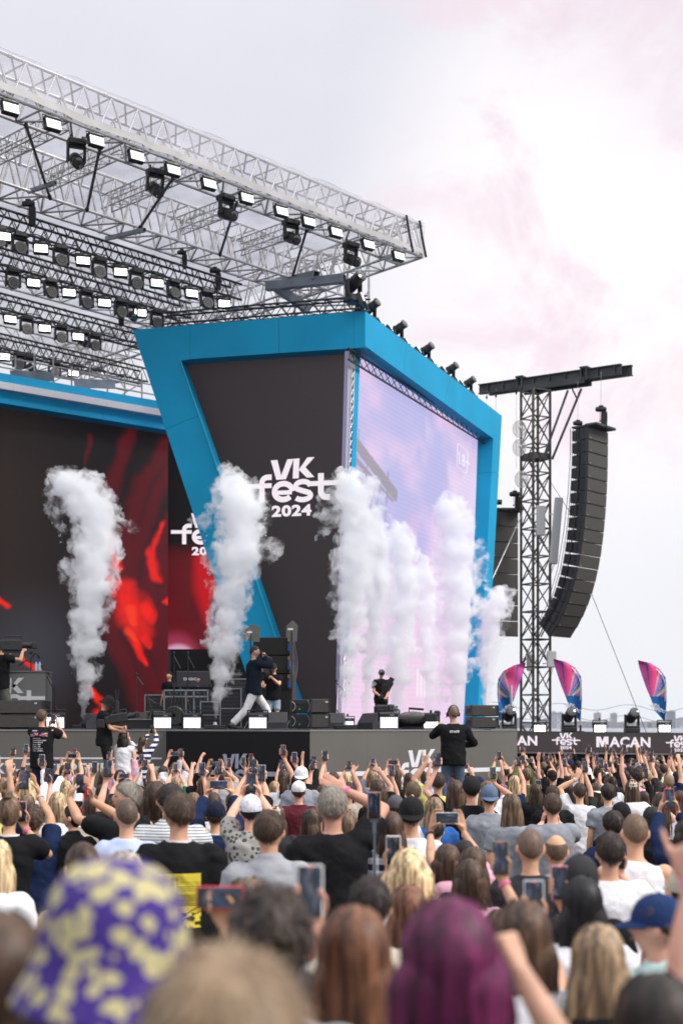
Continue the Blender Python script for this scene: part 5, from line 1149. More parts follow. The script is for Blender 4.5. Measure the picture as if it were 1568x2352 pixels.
plumes = [
 (30.6, [(190, 1664, 5), (193, 1635, 10), (197, 1590, 20), (200, 1540, 30), (203, 1480, 40), (205, 1420, 47), (208, 1370, 52), (213, 1310, 55), (222, 1260, 60), (222, 1210, 58), (210, 1165, 58), (190, 1130, 52), (155, 1112, 44), (125, 1120, 34)], [[(128, 1140, 26), (125, 1175, 24), (140, 1215, 16), (142, 1250, 9)], [(262, 1180, 16), (290, 1205, 18), (318, 1215, 12)], [(270, 1260, 22), (268, 1320, 12)], [(110, 1160, 14), (118, 1195, 12)]]),
 (29.7, [(494, 1664, 5), (497, 1635, 10), (502, 1590, 20), (507, 1540, 30), (514, 1480, 40), (522, 1420, 46), (530, 1360, 50), (540, 1300, 56), (550, 1250, 60), (553, 1200, 60), (548, 1155, 62), (537, 1120, 46), (530, 1098, 24)], [[(482, 1170, 22), (468, 1195, 22), (476, 1230, 16)], [(598, 1150, 20), (612, 1185, 20), (596, 1215, 14)], [(484, 1300, 16), (480, 1350, 12)], [(592, 1290, 16), (600, 1250, 10)], [(440, 1190, 9), (445, 1205, 10)]]),
 (28.9, [(792, 1664, 4), (793, 1635, 9), (796, 1590, 17), (800, 1540, 24), (806, 1480, 32), (811, 1420, 40), (815, 1360, 50), (816, 1300, 56), (818, 1240, 54), (820, 1190, 56), (815, 1145, 54), (795, 1110, 40), (778, 1088, 20)], [[(752, 1140, 24), (742, 1180, 26), (748, 1215, 20), (730, 1238, 13)], [(765, 1330, 14), (768, 1400, 14), (772, 1470, 10)], [(868, 1130, 20), (862, 1170, 26)]]),
 (34.0, [(838, 1655, 8), (842, 1600, 18), (848, 1540, 24), (856, 1470, 30), (862, 1400, 36), (868, 1320, 42), (866, 1240, 40), (858, 1180, 30)], [[(870, 1480, 20), (880, 1420, 24)]]),
 (36.0, [(915, 1655, 12), (914, 1600, 26), (915, 1540, 36), (920, 1470, 42), (926, 1400, 45), (930, 1330, 46), (928, 1270, 42), (915, 1225, 32), (908, 1200, 18)], [[(905, 1400, 26), (898, 1330, 26), (900, 1280, 20)], [(968, 1330, 18), (965, 1270, 14)]]),
 (38.0, [(988, 1655, 8), (986, 1600, 16), (984, 1540, 26), (982, 1470, 32), (980, 1400, 36), (976, 1330, 34), (972, 1280, 24)], [[(1000, 1600, 14), (1005, 1540, 18)]]),
 (38.5, [(1050, 1655, 12), (1050, 1600, 24), (1050, 1540, 34), (1052, 1470, 40), (1055, 1400, 44), (1054, 1330, 50), (1048, 1270, 52), (1040, 1210, 46), (1030, 1170, 40), (1022, 1150, 24)], [[(1020, 1600, 20), (1018, 1520, 26)], [(1100, 1250, 20), (1104, 1300, 24), (1098, 1360, 24)], [(1085, 1200, 12), (1080, 1180, 10)]]),
 (40.0, [(1118, 1655, 10), (1117, 1600, 18), (1118, 1550, 24), (1121, 1500, 30), (1126, 1450, 36), (1132, 1405, 40), (1145, 1378, 34), (1168, 1362, 20)], [[(1098, 1450, 20), (1100, 1380, 22)], [(1165, 1390, 18), (1158, 1430, 16), (1146, 1450, 10)]])]
PL_LAB = ['white smoke column in front of the red flames, top curling left', 'white smoke column beside the performer, covering the blue leaning leg', 'white smoke column rising from the prow past the screen corner', 'smoke column half hidden behind the prow column', 'broad smoke column right of the man on stage',
          'faint smoke column in the middle of the sky screen', 'tall smoke column in front of the right part of the sky screen', 'smoke column drifting right over the rear speakers and the blue leg']
for i, (Y, path, wisps) in enumerate(plumes):
    rs = random.Random(40+i); k = Y/FP; base = P(path[0][0], path[0][1], Y); pp = [(P(x, y, Y)-base, r*k*(.78+.12*min(1, r/30))) for x, y, r in path]
    m = blobs(pp, rs); vox = .04 if i < 3 else .055
    mods = [('DISPLACE', dict(texture=T1, strength=.16, mid_level=.5, texture_coords='LOCAL')), ('DISPLACE', dict(texture=T2, strength=.10, mid_level=.5, texture_coords='LOCAL'))]
    me = remeshed(m, 'smoke_column', vox, mods, [SMK]); o = link('smoke_column', me, None, Matrix.Translation(base)); tag(o, PL_LAB[i], 'smoke column', 'smoke columns from the deck jets')
    m = MB()
    for wv in wisps:
        w2 = blobs([(P(x, y, Y+.1)-base, r*k*1.15) for x, y, r in wv], rs, .7, .95); m.add(w2.v, w2.f)
    w2 = blobs([(a+Vector((rs.uniform(-.05, .05), 0, 0)), r*1.62) for a, r in pp[2:]], rs, .5); m.add(w2.v, w2.f)
    mods = [('DISPLACE', dict(texture=T1, strength=.30, mid_level=.5, texture_coords='LOCAL')), ('DISPLACE', dict(texture=T2, strength=.2, mid_level=.5, texture_coords='LOCAL'))]
    me = remeshed(m, 'thin_fringe', vox*1.15, mods, [SMW]); link('thin_fringe', me, o)
# ------------------------------------------------------------------ people
SKIN = mat('skin', rough=.5, objcol=True, var=.12, vs=14, spec=.35)
SKIN.node_tree.nodes['Principled BSDF'].inputs['Subsurface Weight'].default_value = .0
CLOTH = mat('cloth', rough=.85, objcol=True, var=.10, vs=9, bump=.45, bs=16, spec=.12)
DENIM = mat('trouser_cloth', rough=.9, objcol=True, var=.2, vs=12, bump=.3, bs=25, spec=.2)
HAIR = mat('hair', rough=.5, objcol=True, var=.55, vs=1.0, stretch=(85, 85, 8), spec=.4)
def two_tone():
    nt = HAIR.node_tree; b = nt.nodes['Principled BSDF']; src = b.inputs['Base Color'].links[0].from_socket; L = nt.links.new; tc = N(nt, 'ShaderNodeTexCoord'); mp = N(nt, 'ShaderNodeMapping'); L(tc.outputs['Object'], mp.inputs[0]); mp.inputs['Scale'].default_value = (26, 26, 3)
    nz = N(nt, 'ShaderNodeTexNoise'); nz.inputs['Scale'].default_value = 1; nz.inputs['Detail'].default_value = 3; L(mp.outputs[0], nz.inputs[0]); mr = N(nt, 'ShaderNodeMapRange'); L(nz.outputs[0], mr.inputs[0]); mr.inputs[1].default_value = .35; mr.inputs[2].default_value = .66; mr.inputs[3].default_value = .45; mr.inputs[4].default_value = 1.9
    sc = N(nt, 'ShaderNodeVectorMath', operation='SCALE'); L(src, sc.inputs[0]); L(mr.outputs[0], sc.inputs['Scale']); L(sc.outputs[0], b.inputs['Base Color'])
HAIRC = HAIR.copy(); HAIRC.name = 'cropped_hair'; HAIRC.node_tree.nodes['Mapping'].inputs['Scale'].default_value = (70, 70, 45); HAIRC.node_tree.nodes['Map Range'].inputs[3].default_value = .7; HAIRC.node_tree.nodes['Map Range'].inputs[4].default_value = 1.3
two_tone()
CAPM = mat('cap_cloth', rough=.8, objcol=True, var=.08, vs=14, bump=.2, bs=60, spec=.2)
EYEW = mat('eye_white', (.75, .73, .7), .3); EYEB = mat('iris_dark', (.03, .02, .015), .2); LIP = mat('lips', (.42, .16, .14), .5)
PHB = mat('phone_body', rough=.35, objcol=True, spec=.6)
HC = Vector((0, .012, 1.645)); NP = Vector((0, 0, 1.53))
def caps(m, pts, rr, n=8):
    for i in range(len(pts)-1): m.tube(pts[i], pts[i+1], rr[i], rr[i+1], n)
    for p, r in zip(pts, rr): m.ell(p, (r, r, r), n, 6)
def head_pts(nu=36, nv=26):
    vs = []
    for j in range(nv+1):
        t = -math.pi/2+math.pi*j/nv
        for i in range(nu):
            a = 2*math.pi*i/nu; x, y, z = math.cos(t)*math.cos(a), math.cos(t)*math.sin(a), math.sin(t)
            px, py, pz = x*.079, y*.098, z*.115
            if z < 0:
                k = min(1, -z); px *= 1-.30*k*k; 
                if y > 0: py *= 1-.08*k
                else: py *= 1-.42*k
            if y > 0: py *= 1-.06*(1-abs(x))*(z > .2)
            g = lambda dx, dz, sx, sz: math.exp(-((x-dx)/sx)**2-((z-dz)/sz)**2)*(y > .2)
            py += .024*g(0, -.16, .10, .16)+.010*g(0, .02, .1, .14)+.006*g(0, .2, .5, .09)-.012*(g(.36, .04, .16, .11)+g(-.36, .04, .16, .11))+.008*g(0, -.47, .24, .06)+.004*g(0, -.56, .22, .05)-.004*g(0, -.515, .2, .02)+.012*g(0, -.82, .3, .16)
            px += .004*math.copysign(1, x)*math.exp(-((abs(x)-.7)/.2)**2-((z+.1)/.2)**2)*(y > 0)
            vs.append((px, py, pz))
    fs = [(j*nu+i, j*nu+(i+1) % nu, (j+1)*nu+(i+1) % nu, (j+1)*nu+i) for j in range(nv) for i in range(nu)]
    return vs, fs
_HV, _HF = head_pts()
def headM(yaw, pitch, roll=0):
    return Matrix.Translation(NP) @ Matrix.Rotation(R(yaw), 4, 'Z') @ Matrix.Rotation(R(pitch), 4, 'X') @ Matrix.Rotation(R(roll), 4, 'Y') @ Matrix.Translation(HC-NP)
def ik(S, T, la, lb, pole):
    d = T-S; D = min(d.length, (la+lb)*.985); dr = d.normalized(); a = (la*la-lb*lb+D*D)/(2*D); h = math.sqrt(max(la*la-a*a, 0)); pp = (pole-dr*pole.dot(dr)).normalized(); return S+dr*a+pp*h, S+dr*D
def hand(m, W, d, n, s, kind, hs=1.0):
    """fingers and palm; W wrist, d direction of the hand, n palm normal, s +1 right"""
    d = d.normalized(); n = (n-d*n.dot(d)).normalized(); l = n.cross(d)*s   # l: towards the thumb
    f = lambda a, b, c: W+(d*a+l*b+n*c)*hs
    for k in (-.026, -.009, .009, .026): caps(m, [f(.005, k*.6, 0), f(.05, k, 0), f(.088, k, .0)], [.016*hs, .0145*hs, .0115*hs], 6)
    L = {'open': (.0, .0, .0, .0), 'point': (1, 1, 1, 0), 'fist': (1, 1, 1, 1), 'mic': (.9, .9, .9, .9), 'curl': (.35, .35, .4, .3)}[kind]
    for i, (k, ln) in enumerate(((-.033, .058), (-.012, .073), (.011, .079), (.033, .071))):
        c = L[i]; sp = k*.35 if kind == 'open' else 0; p = f(.088, k, 0); a = .12; q = [p]; 
        for seg in (.42, .33, .25):
            a += c*1.35+.06; q.append(q[-1]+(d*math.cos(a)+n*math.sin(a)+l*sp*6)*ln*seg*hs)
        caps(m, q, [.0105*hs, .0095*hs, .0088*hs, .0075*hs], 6)
    if kind in ('fist', 'mic', 'point'): q = [f(.02, .03, .008), f(.05, .045, .025), f(.075, .02, .042), f(.075, -.005, .045)]
    else: q = [f(.02, .028, .0), f(.048, .055, .012), f(.075, .07, .02), f(.095, .074, .024)]
    caps(m, q, [.015*hs, .0125*hs, .011*hs, .0085*hs], 6)
def grip(m, C, s, kind, hs=1.0):
    """hand closed on a phone centred at C, screen towards -Y; returns the wrist"""
    f = lambda x, y, z: C+Vector((s*x, y, z))*1.0
    if kind == 'V':
        W = f(.022, .035, -.135)
        for x in (-.022, -.004, .014, .03): caps(m, [f(.022+x*.5, .035, -.13), f(x, .036, -.08), f(x-.003, .032, -.035)], [.017, .0155, .012], 6)
        for k in range(4):
            z = -.06+.023*k; caps(m, [f(-.012, .033, z-.012), f(-.040, .028, z), f(-.051, .006, z+.008), f(-.037, -.014, z+.012)], [.0115, .0105, .0098, .0085], 6)
        caps(m, [f(.032, .03, -.09), f(.052, .018, -.055), f(.05, -.006, -.02), f(.032, -.016, .008)], [.016, .013, .0115, .009], 6)
    elif kind == 'S':
        W = f(.082, .02, -.125)
        for x in (0, .014, .028): caps(m, [f(.082, .02, -.12), f(.07+x*.5-.01, .025, -.07), f(.055+x*.6-.005, .026, -.03)], [.017, .0155, .0125], 6)
        for k in range(4): caps(m, [f(.06-.004*k, .026, -.03+.008*k), f(.042, .03, .0+.016*k), f(.02, .028, .016+.018*k), f(.004, .024, .02+.019*k)], [.0115, .0105, .0095, .008], 6)
        caps(m, [f(.075, .012, -.085), f(.066, -.006, -.055), f(.045, -.016, -.03), f(.02, -.018, -.016)], [.016, .013, .0115, .009], 6)
    else:
        W = f(.125, .02, -.115)
        for x in (-.02, 0, .02): caps(m, [f(.125, .02, -.11), f(.108+x, .024, -.06), f(.098+x, .024, -.02)], [.017, .0155, .0125], 6)
        for k in range(4): caps(m, [f(.122-.017*k, .024, -.02), f(.112-.018*k, .03, .022), f(.10-.018*k, .026, .052), f(.092-.018*k, .012, .068)], [.0115, .0105, .0095, .008], 6)
        caps(m, [f(.108, .01, -.065), f(.09, -.008, -.05), f(.07, -.016, -.04), f(.052, -.017, -.034)], [.016, .013, .0115, .009], 6)
    return W
def build_body(spec):
    """spec: R / L = (kind, Vector) hand tasks, head=(yaw, pitch), legs, fem, lean -> meshes and joint positions"""
    fem = spec.get('fem'); m = MB(); ws = .92 if fem else 1.0; vox = spec.get('vox', .0095)
    tor = [(.86, .150, .105, 0), (.95, .168, .118, -.005), (1.06, .140 if fem else .150, .100, 0), (1.16, .145, .102, .005), (1.28, .165, .112, .008), (1.36, .172, .105, .0), (1.42, .150, .082, -.008), (1.46, .085, .062, -.01), (1.49, .055, .052, -.005)]
    rg = [[(w*ws*math.cos(a), yo+d*math.sin(a), z) for a in [2*math.pi*i/20 for i in range(20)]] for z, w, d, yo in tor]
    m.loft(rg); caps(m, [Vector((0, -.012, 1.42)), NP+Vector((0, -.004, -.01)), HC+Vector((0, -.01, -.05))], [.058, .050 if not fem else .044, .052], 12)
    MH = headM(*spec.get('head', (0, 6)))
    m.add(_HV, _HF, 0, MH)
    for s in (-1, 1): m.add([(s*.083+x*.012, -.006+y*.020-abs(x)*.004, -.008+z*.033) for x, y, z in ico(1)[0]], ico(1)[1], 0, MH)
    J = {}
    for s, key in ((1, 'R'), (-1, 'L')):
        kind, T = spec.get(key, ('down', None)); S = Vector((s*.178*ws, -.005, 1.395)); dC = Vector()
        if kind == 'down':
            T = Vector((s*.25, .06, .86)); E, Wr = ik(S, T, .29, .25, Vector((s*.3, -1, 0))); hd = ('curl', Vector((0, .15, -1)), Vector((-s, .2, 0)))
        else:
            if kind in 'VSH': Wt = grip(MB(), T, s, kind)
            else: Wt = T
            up = max(0, min(1, (Wt.z-1.30)/.5)); S = S+Vector((-s*.018*up, .012*up, .045*up)); E, Wr = ik(S, Wt, .29, .255, Vector((s*.75, -.15, -.8)) if up < .85 else Vector((s*1.0, .15, -.15)))
            dC = Wr-Wt
            if kind in 'VSH': grip(m, T+dC, s, kind); J['phone'] = (T+dC, kind)
            else:
                nn = Vector(spec.get('pn'+key, (-s*.5, 1, .1))); hand(m, Wr, (Wr-E).normalized()*.5+Vector(spec.get('hd'+key, (0, 0, .5))), nn, s, kind)
        if kind == 'down': hand(m, Wr, hd[1], hd[2], s, hd[0])
        caps(m, [S, S.lerp(E, .35), E, E.lerp(Wr, .35), Wr], [.055*ws, .050*ws, .039*ws, .041*ws, .0265*ws], 10); J[key] = (S, E, Wr)
        m.ell(S, (.062*ws,)*3, 10, 7)
    legs = spec.get('legs', {}); hips = []
    for s, key in ((1, 'R'), (-1, 'L')):
        Hp = Vector((s*.088, 0, .90)); A_ = Vector(legs.get(key, (s*.11, -.02, .08))); Kn, A_ = ik(Hp, A_, .43, .41, Vector((s*.12, 1, 0)))
        caps(m, [Hp, Hp.lerp(Kn, .4), Kn, Kn.lerp(A_, .35), A_], [.088, .078, .052, .054, .036], 10); fd = Vector(legs.get('f'+key, (0, 1, 0))).normalized()
        caps(m, [A_+Vector((0, 0, -.03))-fd*.02, A_+fd*.09+Vector((0, 0, -.045)), A_+fd*.16+Vector((0, 0, -.05))], [.035, .034, .026], 8); J['leg'+key] = (Hp, Kn, A_, fd)
    me = remeshed(m, 'body', vox, [('SMOOTH', dict(factor=.5, iterations=2))]+([('DECIMATE', dict(ratio=spec.get('dec', .3)))] if spec.get('dec', .3) < 1 else []), [SKIN])
    J['ws'] = ws; J['fem'] = fem; return me, J
def sleeve_pts(J, key, frac):
    S, E, Wr = J[key]; L1 = (E-S).length; L2 = (Wr-E).length; t = frac*(L1+L2)
    return [S, S.lerp(E, t/L1)] if t <= L1 else [S, E, E.lerp(Wr, (t-L1)/L2)]
def build_shirt(J, kind='tee', seed=0, vox=.016):
    ws = J['ws']; m = MB(); inf = .024 if kind != 'tank' else .008; lo = .80 if kind != 'crop' else .98
    tor = [(lo, .172, .130), (.92, .178, .134), (1.06, .165, .118), (1.18, .165, .118), (1.29, .178, .122), (1.37, .182, .114), (1.425, .150, .090), (1.462, .085, .066), (1.478, .064, .058)]
    if J['fem']: tor = [(z, w*.95 if z < 1.0 or z > 1.2 else w*.9, d) for z, w, d in tor]
    m.loft([[((w+inf)*ws*math.cos(a), (d+inf)*math.sin(a)-.003, z) for a in [2*math.pi*i/24 for i in range(24)]] for z, w, d in tor])
    fr_ = {'tee': .34, 'long': .97, 'tank': .02, 'crop': .3, 'hood': .97, 'jacket': .97, 'polo': .34}[kind]
    for key in 'RL':
        p = sleeve_pts(J, key, fr_); r0 = .082 if kind != 'tank' else .058; rr = [r0, .080 if kind in ('tee', 'polo') else .065] if len(p) == 2 else [r0, .062, .050]
        if kind == 'tank': m.ell(p[0]*.96+Vector((0, 0, .06)), (.05, .06, .05), 10, 6); continue
        for i in range(len(p)-1): m.tube(p[i], p[i+1], rr[i]*ws, rr[i+1]*ws, 12)
        m.ell(p[0]-Vector((p[0].x*.10, 0, .004)), (r0*ws*.96,)*3, 10, 7)
        if len(p) == 3: m.ell(p[1], (rr[1]*ws,)*3, 10, 7)
    if kind in ('polo', 'jacket'): m.lathe([(.068, 1.45), (.078, 1.47), (.066, 1.515), (.058, 1.52)], 16)
    if kind == 'hood': m.ell((0, -.09, 1.45), (.11, .07, .075), 12, 8)
    me = remeshed(m, 'shirt', vox, [('SMOOTH', dict(factor=.5, iterations=3))], [CLOTH])
    n = len(me.vertices); co = np.empty(n*3); me.vertices.foreach_get('co', co); co = co.reshape(-1, 3); no = np.empty(n*3); me.vertices.foreach_get('normal', no) if hasattr(me.vertices[0], 'normal') else None; no = no.reshape(-1, 3)
    w = fbm(co[:, 0]*9+seed*3+5+co[:, 2]*7, co[:, 2]*10+co[:, 1]*4+9, 71+seed, 3)-.5; w2 = fbm(co[:, 0]*20+co[:, 2]*9+7, co[:, 2]*16+3+seed, 77, 2)-.5
    co += no*(.005+w*.026+w2*.010)[:, None]; me.vertices.foreach_set('co', co.ravel()); me.update(); return me
def build_trousers(J, kind='long'):
    m = MB(); m.loft([[(w*math.cos(a), d*math.sin(a), z) for a in [2*math.pi*i/20 for i in range(20)]] for z, w, d in ((.80, .165, .12), (.9, .178, .13), (.98, .165, .122), (1.0, .16, .118))])
    for key in 'RL':
        Hp, Kn, A_, fd = J['leg'+key]; m.ell(Hp, (.098,)*3, 10, 7)
        if kind == 'shorts': m.tube(Hp, Hp.lerp(Kn, .88), .1, .088, 12)
        else: m.tube(Hp, Kn, .1, .078, 12); m.ell(Kn, (.078,)*3, 10, 7); m.tube(Kn, Kn.lerp(A_, .93), .078, .072, 12)
    return remeshed(m, 'trousers', .02, [('SMOOTH', dict(factor=.5, iterations=3))], [DENIM])
# ---- hair
def cover(d, st):
    x, y, z = d
    g = z*.97-y*.52-.03
    if st in ('long', 'bob', 'lob', 'pony', 'bun'): g = z*.7-y*.72+.22
    return g
def hair_mesh(st, seed=0):
    rs = random.Random(seed); m = MB(); nu, nv = 44, 30; th = {'buzz': .0035, 'short': .012, 'thick': .022, 'curly': .026, 'long': .014, 'bob': .018, 'lob': .02, 'pony': .009, 'bun': .009, 'bald': .003}[st]
    vs = []
    def rad(d, extra=0.0):
        x, y, z = d; g = cover(d, st)
        if st == 'bald': g = min(g, .62-z)*.8
        lift = sstep(-.02, .12, g); topk = .55+.45*sstep(-.2, .7, z)
        e = -.012+(.012+th*topk)*lift; e += (noise.noise(Vector(d)*4.5+Vector((seed, 0, 0)))*.25+noise.noise(Vector(d)*11+Vector((seed, 3, 0)))*.25)*th*lift*(1.6 if st == 'curly' else .9)
        kx = 1 if z > 0 else 1-.25*z*z; ky = 1 if z > 0 or y > 0 else 1-.38*z*z
        return Vector((x*(.0785+e+extra)*kx, y*(.100+e+extra)*ky, z*(.119+e+extra)))
    for j in range(nv+1):
        t = -math.pi/2+math.pi*j/nv
        for i in range(nu):
            a = 2*math.pi*i/nu; vs.append(rad((math.cos(t)*math.cos(a), math.cos(t)*math.sin(a), math.sin(t))))
    m.add(vs, [(j*nu+i, j*nu+(i+1) % nu, (j+1)*nu+(i+1) % nu, (j+1)*nu+i) for j in range(nv) for i in range(nu)])
    def ribbon(pts, w, nrm=None):
        L_, R_ = [], []
        for i, p in enumerate(pts):
            a = pts[max(i-1, 0)]; b = pts[min(i+1, len(pts)-1)]; t = (b-a).normalized(); o = Vector((p.x, p.y, p.z*.4)).normalized(); sd = t.cross(o).normalized(); ww = w*(1-.6*i/(len(pts)-1)); L_.append(p+sd*ww); R_.append(p-sd*ww)
        n = len(pts); m.add(L_+R_, [(i, i+1, n+i+1, n+i) for i in range(n-1)])
    crown = Vector((0, -.35, .93))
    if st in ('long', 'bob', 'lob', 'pony'):
        Ld = {'long': .42, 'bob': .17, 'lob': .25, 'pony': .0}[st]; wv = random.Random(seed+3); ph_ = wv.uniform(0, 6)
        if st != 'pony':
            rings = []
            for k in range(13):
                t = k/12; z = .075-(Ld+.075)*t; w = (.098 if st == 'long' else .105)*(.66+.34*sstep(0, .36, t))*(1+.24*math.sin(t*1.9+.3*math.sin(ph_)))*(1-.16*t*t); dd = .092*(.70+.30*float(sstep(0, .3, t)))*(1-.30*t); yc = -.028-.015*t
                rings.append([(w*math.cos(a)*(1+.07*math.sin(a*7+ph_+t*2)+.05*math.sin(a*13+k*.7)), yc+dd*math.sin(a)*(1 if math.sin(a) < 0 else .25), z) for a in [2*math.pi*i/28 for i in range(28)]])
            m.loft(rings)
            for i in range(1500 if st == 'long' else 1100):
                az = rs.gauss(0, 1.0); az = max(-2.25, min(2.25, az)); a = -math.pi/2+az; start = rs.uniform(.0, 1)
                pts = []; wob = rs.gauss(0, .022); e = rs.uniform(.0, .007); Lx = Ld*rs.uniform(.75, 1.08)
                for k in range(5):
                    t = R(70-75*k/4); pts.append(rad((math.cos(t)*math.cos(a), math.cos(t)*math.sin(a), math.sin(t)), e+.002))
                p = pts[-1]
                for k in range(1, 6):
                    t = k/5; pts.append(Vector((p.x*(1+.30*t-.2*t*t)+wob*t*(2.2 if i % 23 == 0 else 1)+.012*math.sin(t*6+ph_+a*3)*t+.006*math.sin(t*9+i), p.y*(1-.18*t)-.012*t+.004*math.sin(t*5+i), p.z-Lx*t)))
                ribbon(pts, rs.uniform(.0018, .0042))
        else:
            for i in range(300):
                a = rs.uniform(0, 6.28); t0 = rs.uniform(-.2, 1.2); d = Vector((math.cos(t0)*math.cos(a), math.cos(t0)*math.sin(a), math.sin(t0)))
                if cover(d, st) < .05: continue
                tie = Vector((0, -.95, .3)); ribbon([rad(tuple((d*(1-k)+tie*k).normalized()), .003) for k in (0, .25, .5, .75)], .003)
            m.ell((0, -.115, .03), (.022, .022, .022), 8, 6)
            for i in range(220):
                ox, oy = rs.gauss(0, .014), rs.gauss(0, .012); Lx = rs.uniform(.26, .36); ribbon([Vector((ox*(1+t*.8)+.01*math.sin(3*t+i), -.12-.035*math.sin(t*2.2)+oy, .03-Lx*t)) for t in (0, .2, .4, .6, .8, 1)], .005)
            m.loft([[(w*math.cos(a), -.12-.03*math.sin(t*2.2)+w*math.sin(a), .03-.3*t) for a in [2*math.pi*i/10 for i in range(10)]] for t, w in ((0, .02), (.3, .03), (.6, .028), (1, .008))])
    elif st == 'bun':
        m.add([(.0+x*.04, -.05+y*.038, .135+z*.032) for x, y, z in ico(2)[0]], ico(2)[1])
        for i in range(160):
            a = rs.uniform(0, 6.28); r_ = rs.uniform(.025, .042); ribbon([Vector((r_*math.cos(a+t), -.05+r_*math.sin(a+t), .135+.02*math.sin(3*t+i)+.012)) for t in (0, .5, 1, 1.5)], .003)
        for i in range(260):
            a = rs.uniform(0, 6.28); t0 = rs.uniform(-.3, 1.1); d = Vector((math.cos(t0)*math.cos(a), math.cos(t0)*math.sin(a), math.sin(t0)))
            if cover(d, st) > .05: ribbon([rad(tuple((d*(1-k)+Vector((0, -.4, .92))*k).normalized()), .003) for k in (0, .25, .5, .75)], .003)
    elif st != 'buzz':
        n = {'short': 1300, 'thick': 1400, 'curly': 1200, 'bald': 400}[st]; Ls = {'short': .035, 'thick': .055, 'curly': .03, 'bald': .02}[st]
        for i in range(n):
            d = Vector((rs.gauss(0, 1), rs.gauss(0, 1), rs.gauss(0, 1))).normalized()
            if cover(d, st) < .02 or (st == 'bald' and d.z > .55): continue
            fl = (d-crown.normalized()); fl = (fl-d*fl.dot(d)).normalized(); sw = Vector((rs.gauss(0, .35), rs.gauss(0, .35), rs.gauss(0, .2)-.15)); tgt = (fl+sw).normalized()
            cv = rs.uniform(0, .007)+(.012*rs.random() if st == 'curly' else 0)+(.010 if rs.random() < .12 else 0); k_ = Ls*rs.uniform(.6, 1.2)/.1
            ribbon([rad(tuple((d+tgt*k_*u_).normalized()), .001+cv*u_+(.004*math.sin(u_*5+i) if st == 'curly' else 0)) for u_ in (0, .35, .7, 1)], rs.uniform(.0018, .0038))
    return m.mesh('hair', HAIRC if st in ('buzz', 'short', 'bald') else HAIR, True, False)
def cap_mesh(st='cap', back=False):
    m = MB(); vs = []; nu, nv = 28, 10
    if st == 'bucket':
        pr_ = [(.0, .146), (.03, .144), (.058, .134), (.080, .116), (.096, .088), (.105, .052), (.110, .012), (.124, -.02), (.146, -.058), (.148, -.064), (.143, -.062), (.104, .006)]
        m.lathe(pr_, 36, Matrix.Diagonal((1, 1.13, 1, 1)) @ Matrix.Translation((0, -.004, .0))); return m.mesh('bucket_hat', CAPM, True, False)
    for j in range(nv+1):
        t = R(-4)+R(94)*j/nv; 
        for i in range(nu):
            a = 2*math.pi*i/nu; k = 1.0+.012*math.cos(a*6); vs.append((.092*math.cos(t)*math.cos(a)*k, .112*math.cos(t)*math.sin(a)*k-.004, .018+.118*math.sin(t)**.9 if t > 0 else .018+.118*math.sin(t)))
    m.add(vs, [(j*nu+i, j*nu+(i+1) % nu, (j+1)*nu+(i+1) % nu, (j+1)*nu+i) for j in range(nv) for i in range(nu)]+[tuple(range(nu))[::-1]])
    m.ell((0, -.004, .137), (.009, .009, .006), 8, 4)
    if st == 'cap':
        s = -1 if back else 1; nn = 12; top = []; bot = []
        for i in range(nn+1):
            a = R(20+140*i/nn); r0 = (.088*math.cos(a), s*.105*math.sin(a)); r1 = (.098*math.cos(a), s*(.105*math.sin(a)+.075*math.sin(math.pi*i/nn)**.7)); zz = .018-.018*(1-math.cos(a)**2)-.0; top += [(r0[0], r0[1], .022), (r1[0], r1[1], zz+.004-.014)]; 
        bot = [(x, y, z-.006) for x, y, z in top]; n2 = len(top); fs = []
        for i in range(nn): fs += [(2*i, 2*i+1, 2*i+3, 2*i+2), (n2+2*i, n2+2*i+2, n2+2*i+3, n2+2*i+1), (2*i+1, n2+2*i+1, n2+2*i+3, 2*i+3)]
        m.add(top+bot, fs)
    if st == 'bucket':
        m.lathe([(.100, .03), (.128, -.03), (.152, -.095), (.153, -.102), (.147, -.10), (.094, .02)], 32)
    return m.mesh('cap' if st == 'cap' else 'bucket_hat', CAPM, False, False)
HAIRS, CAPS = {}, {}
def hair_of(st, k=0):
    if (st, k) not in HAIRS: HAIRS[st, k] = hair_mesh(st, k*7+len(st))
    return HAIRS[st, k]
def cap_of(st, back=False):
    if (st, back) not in CAPS: CAPS[st, back] = cap_mesh(st, back)
    return CAPS[st, back]
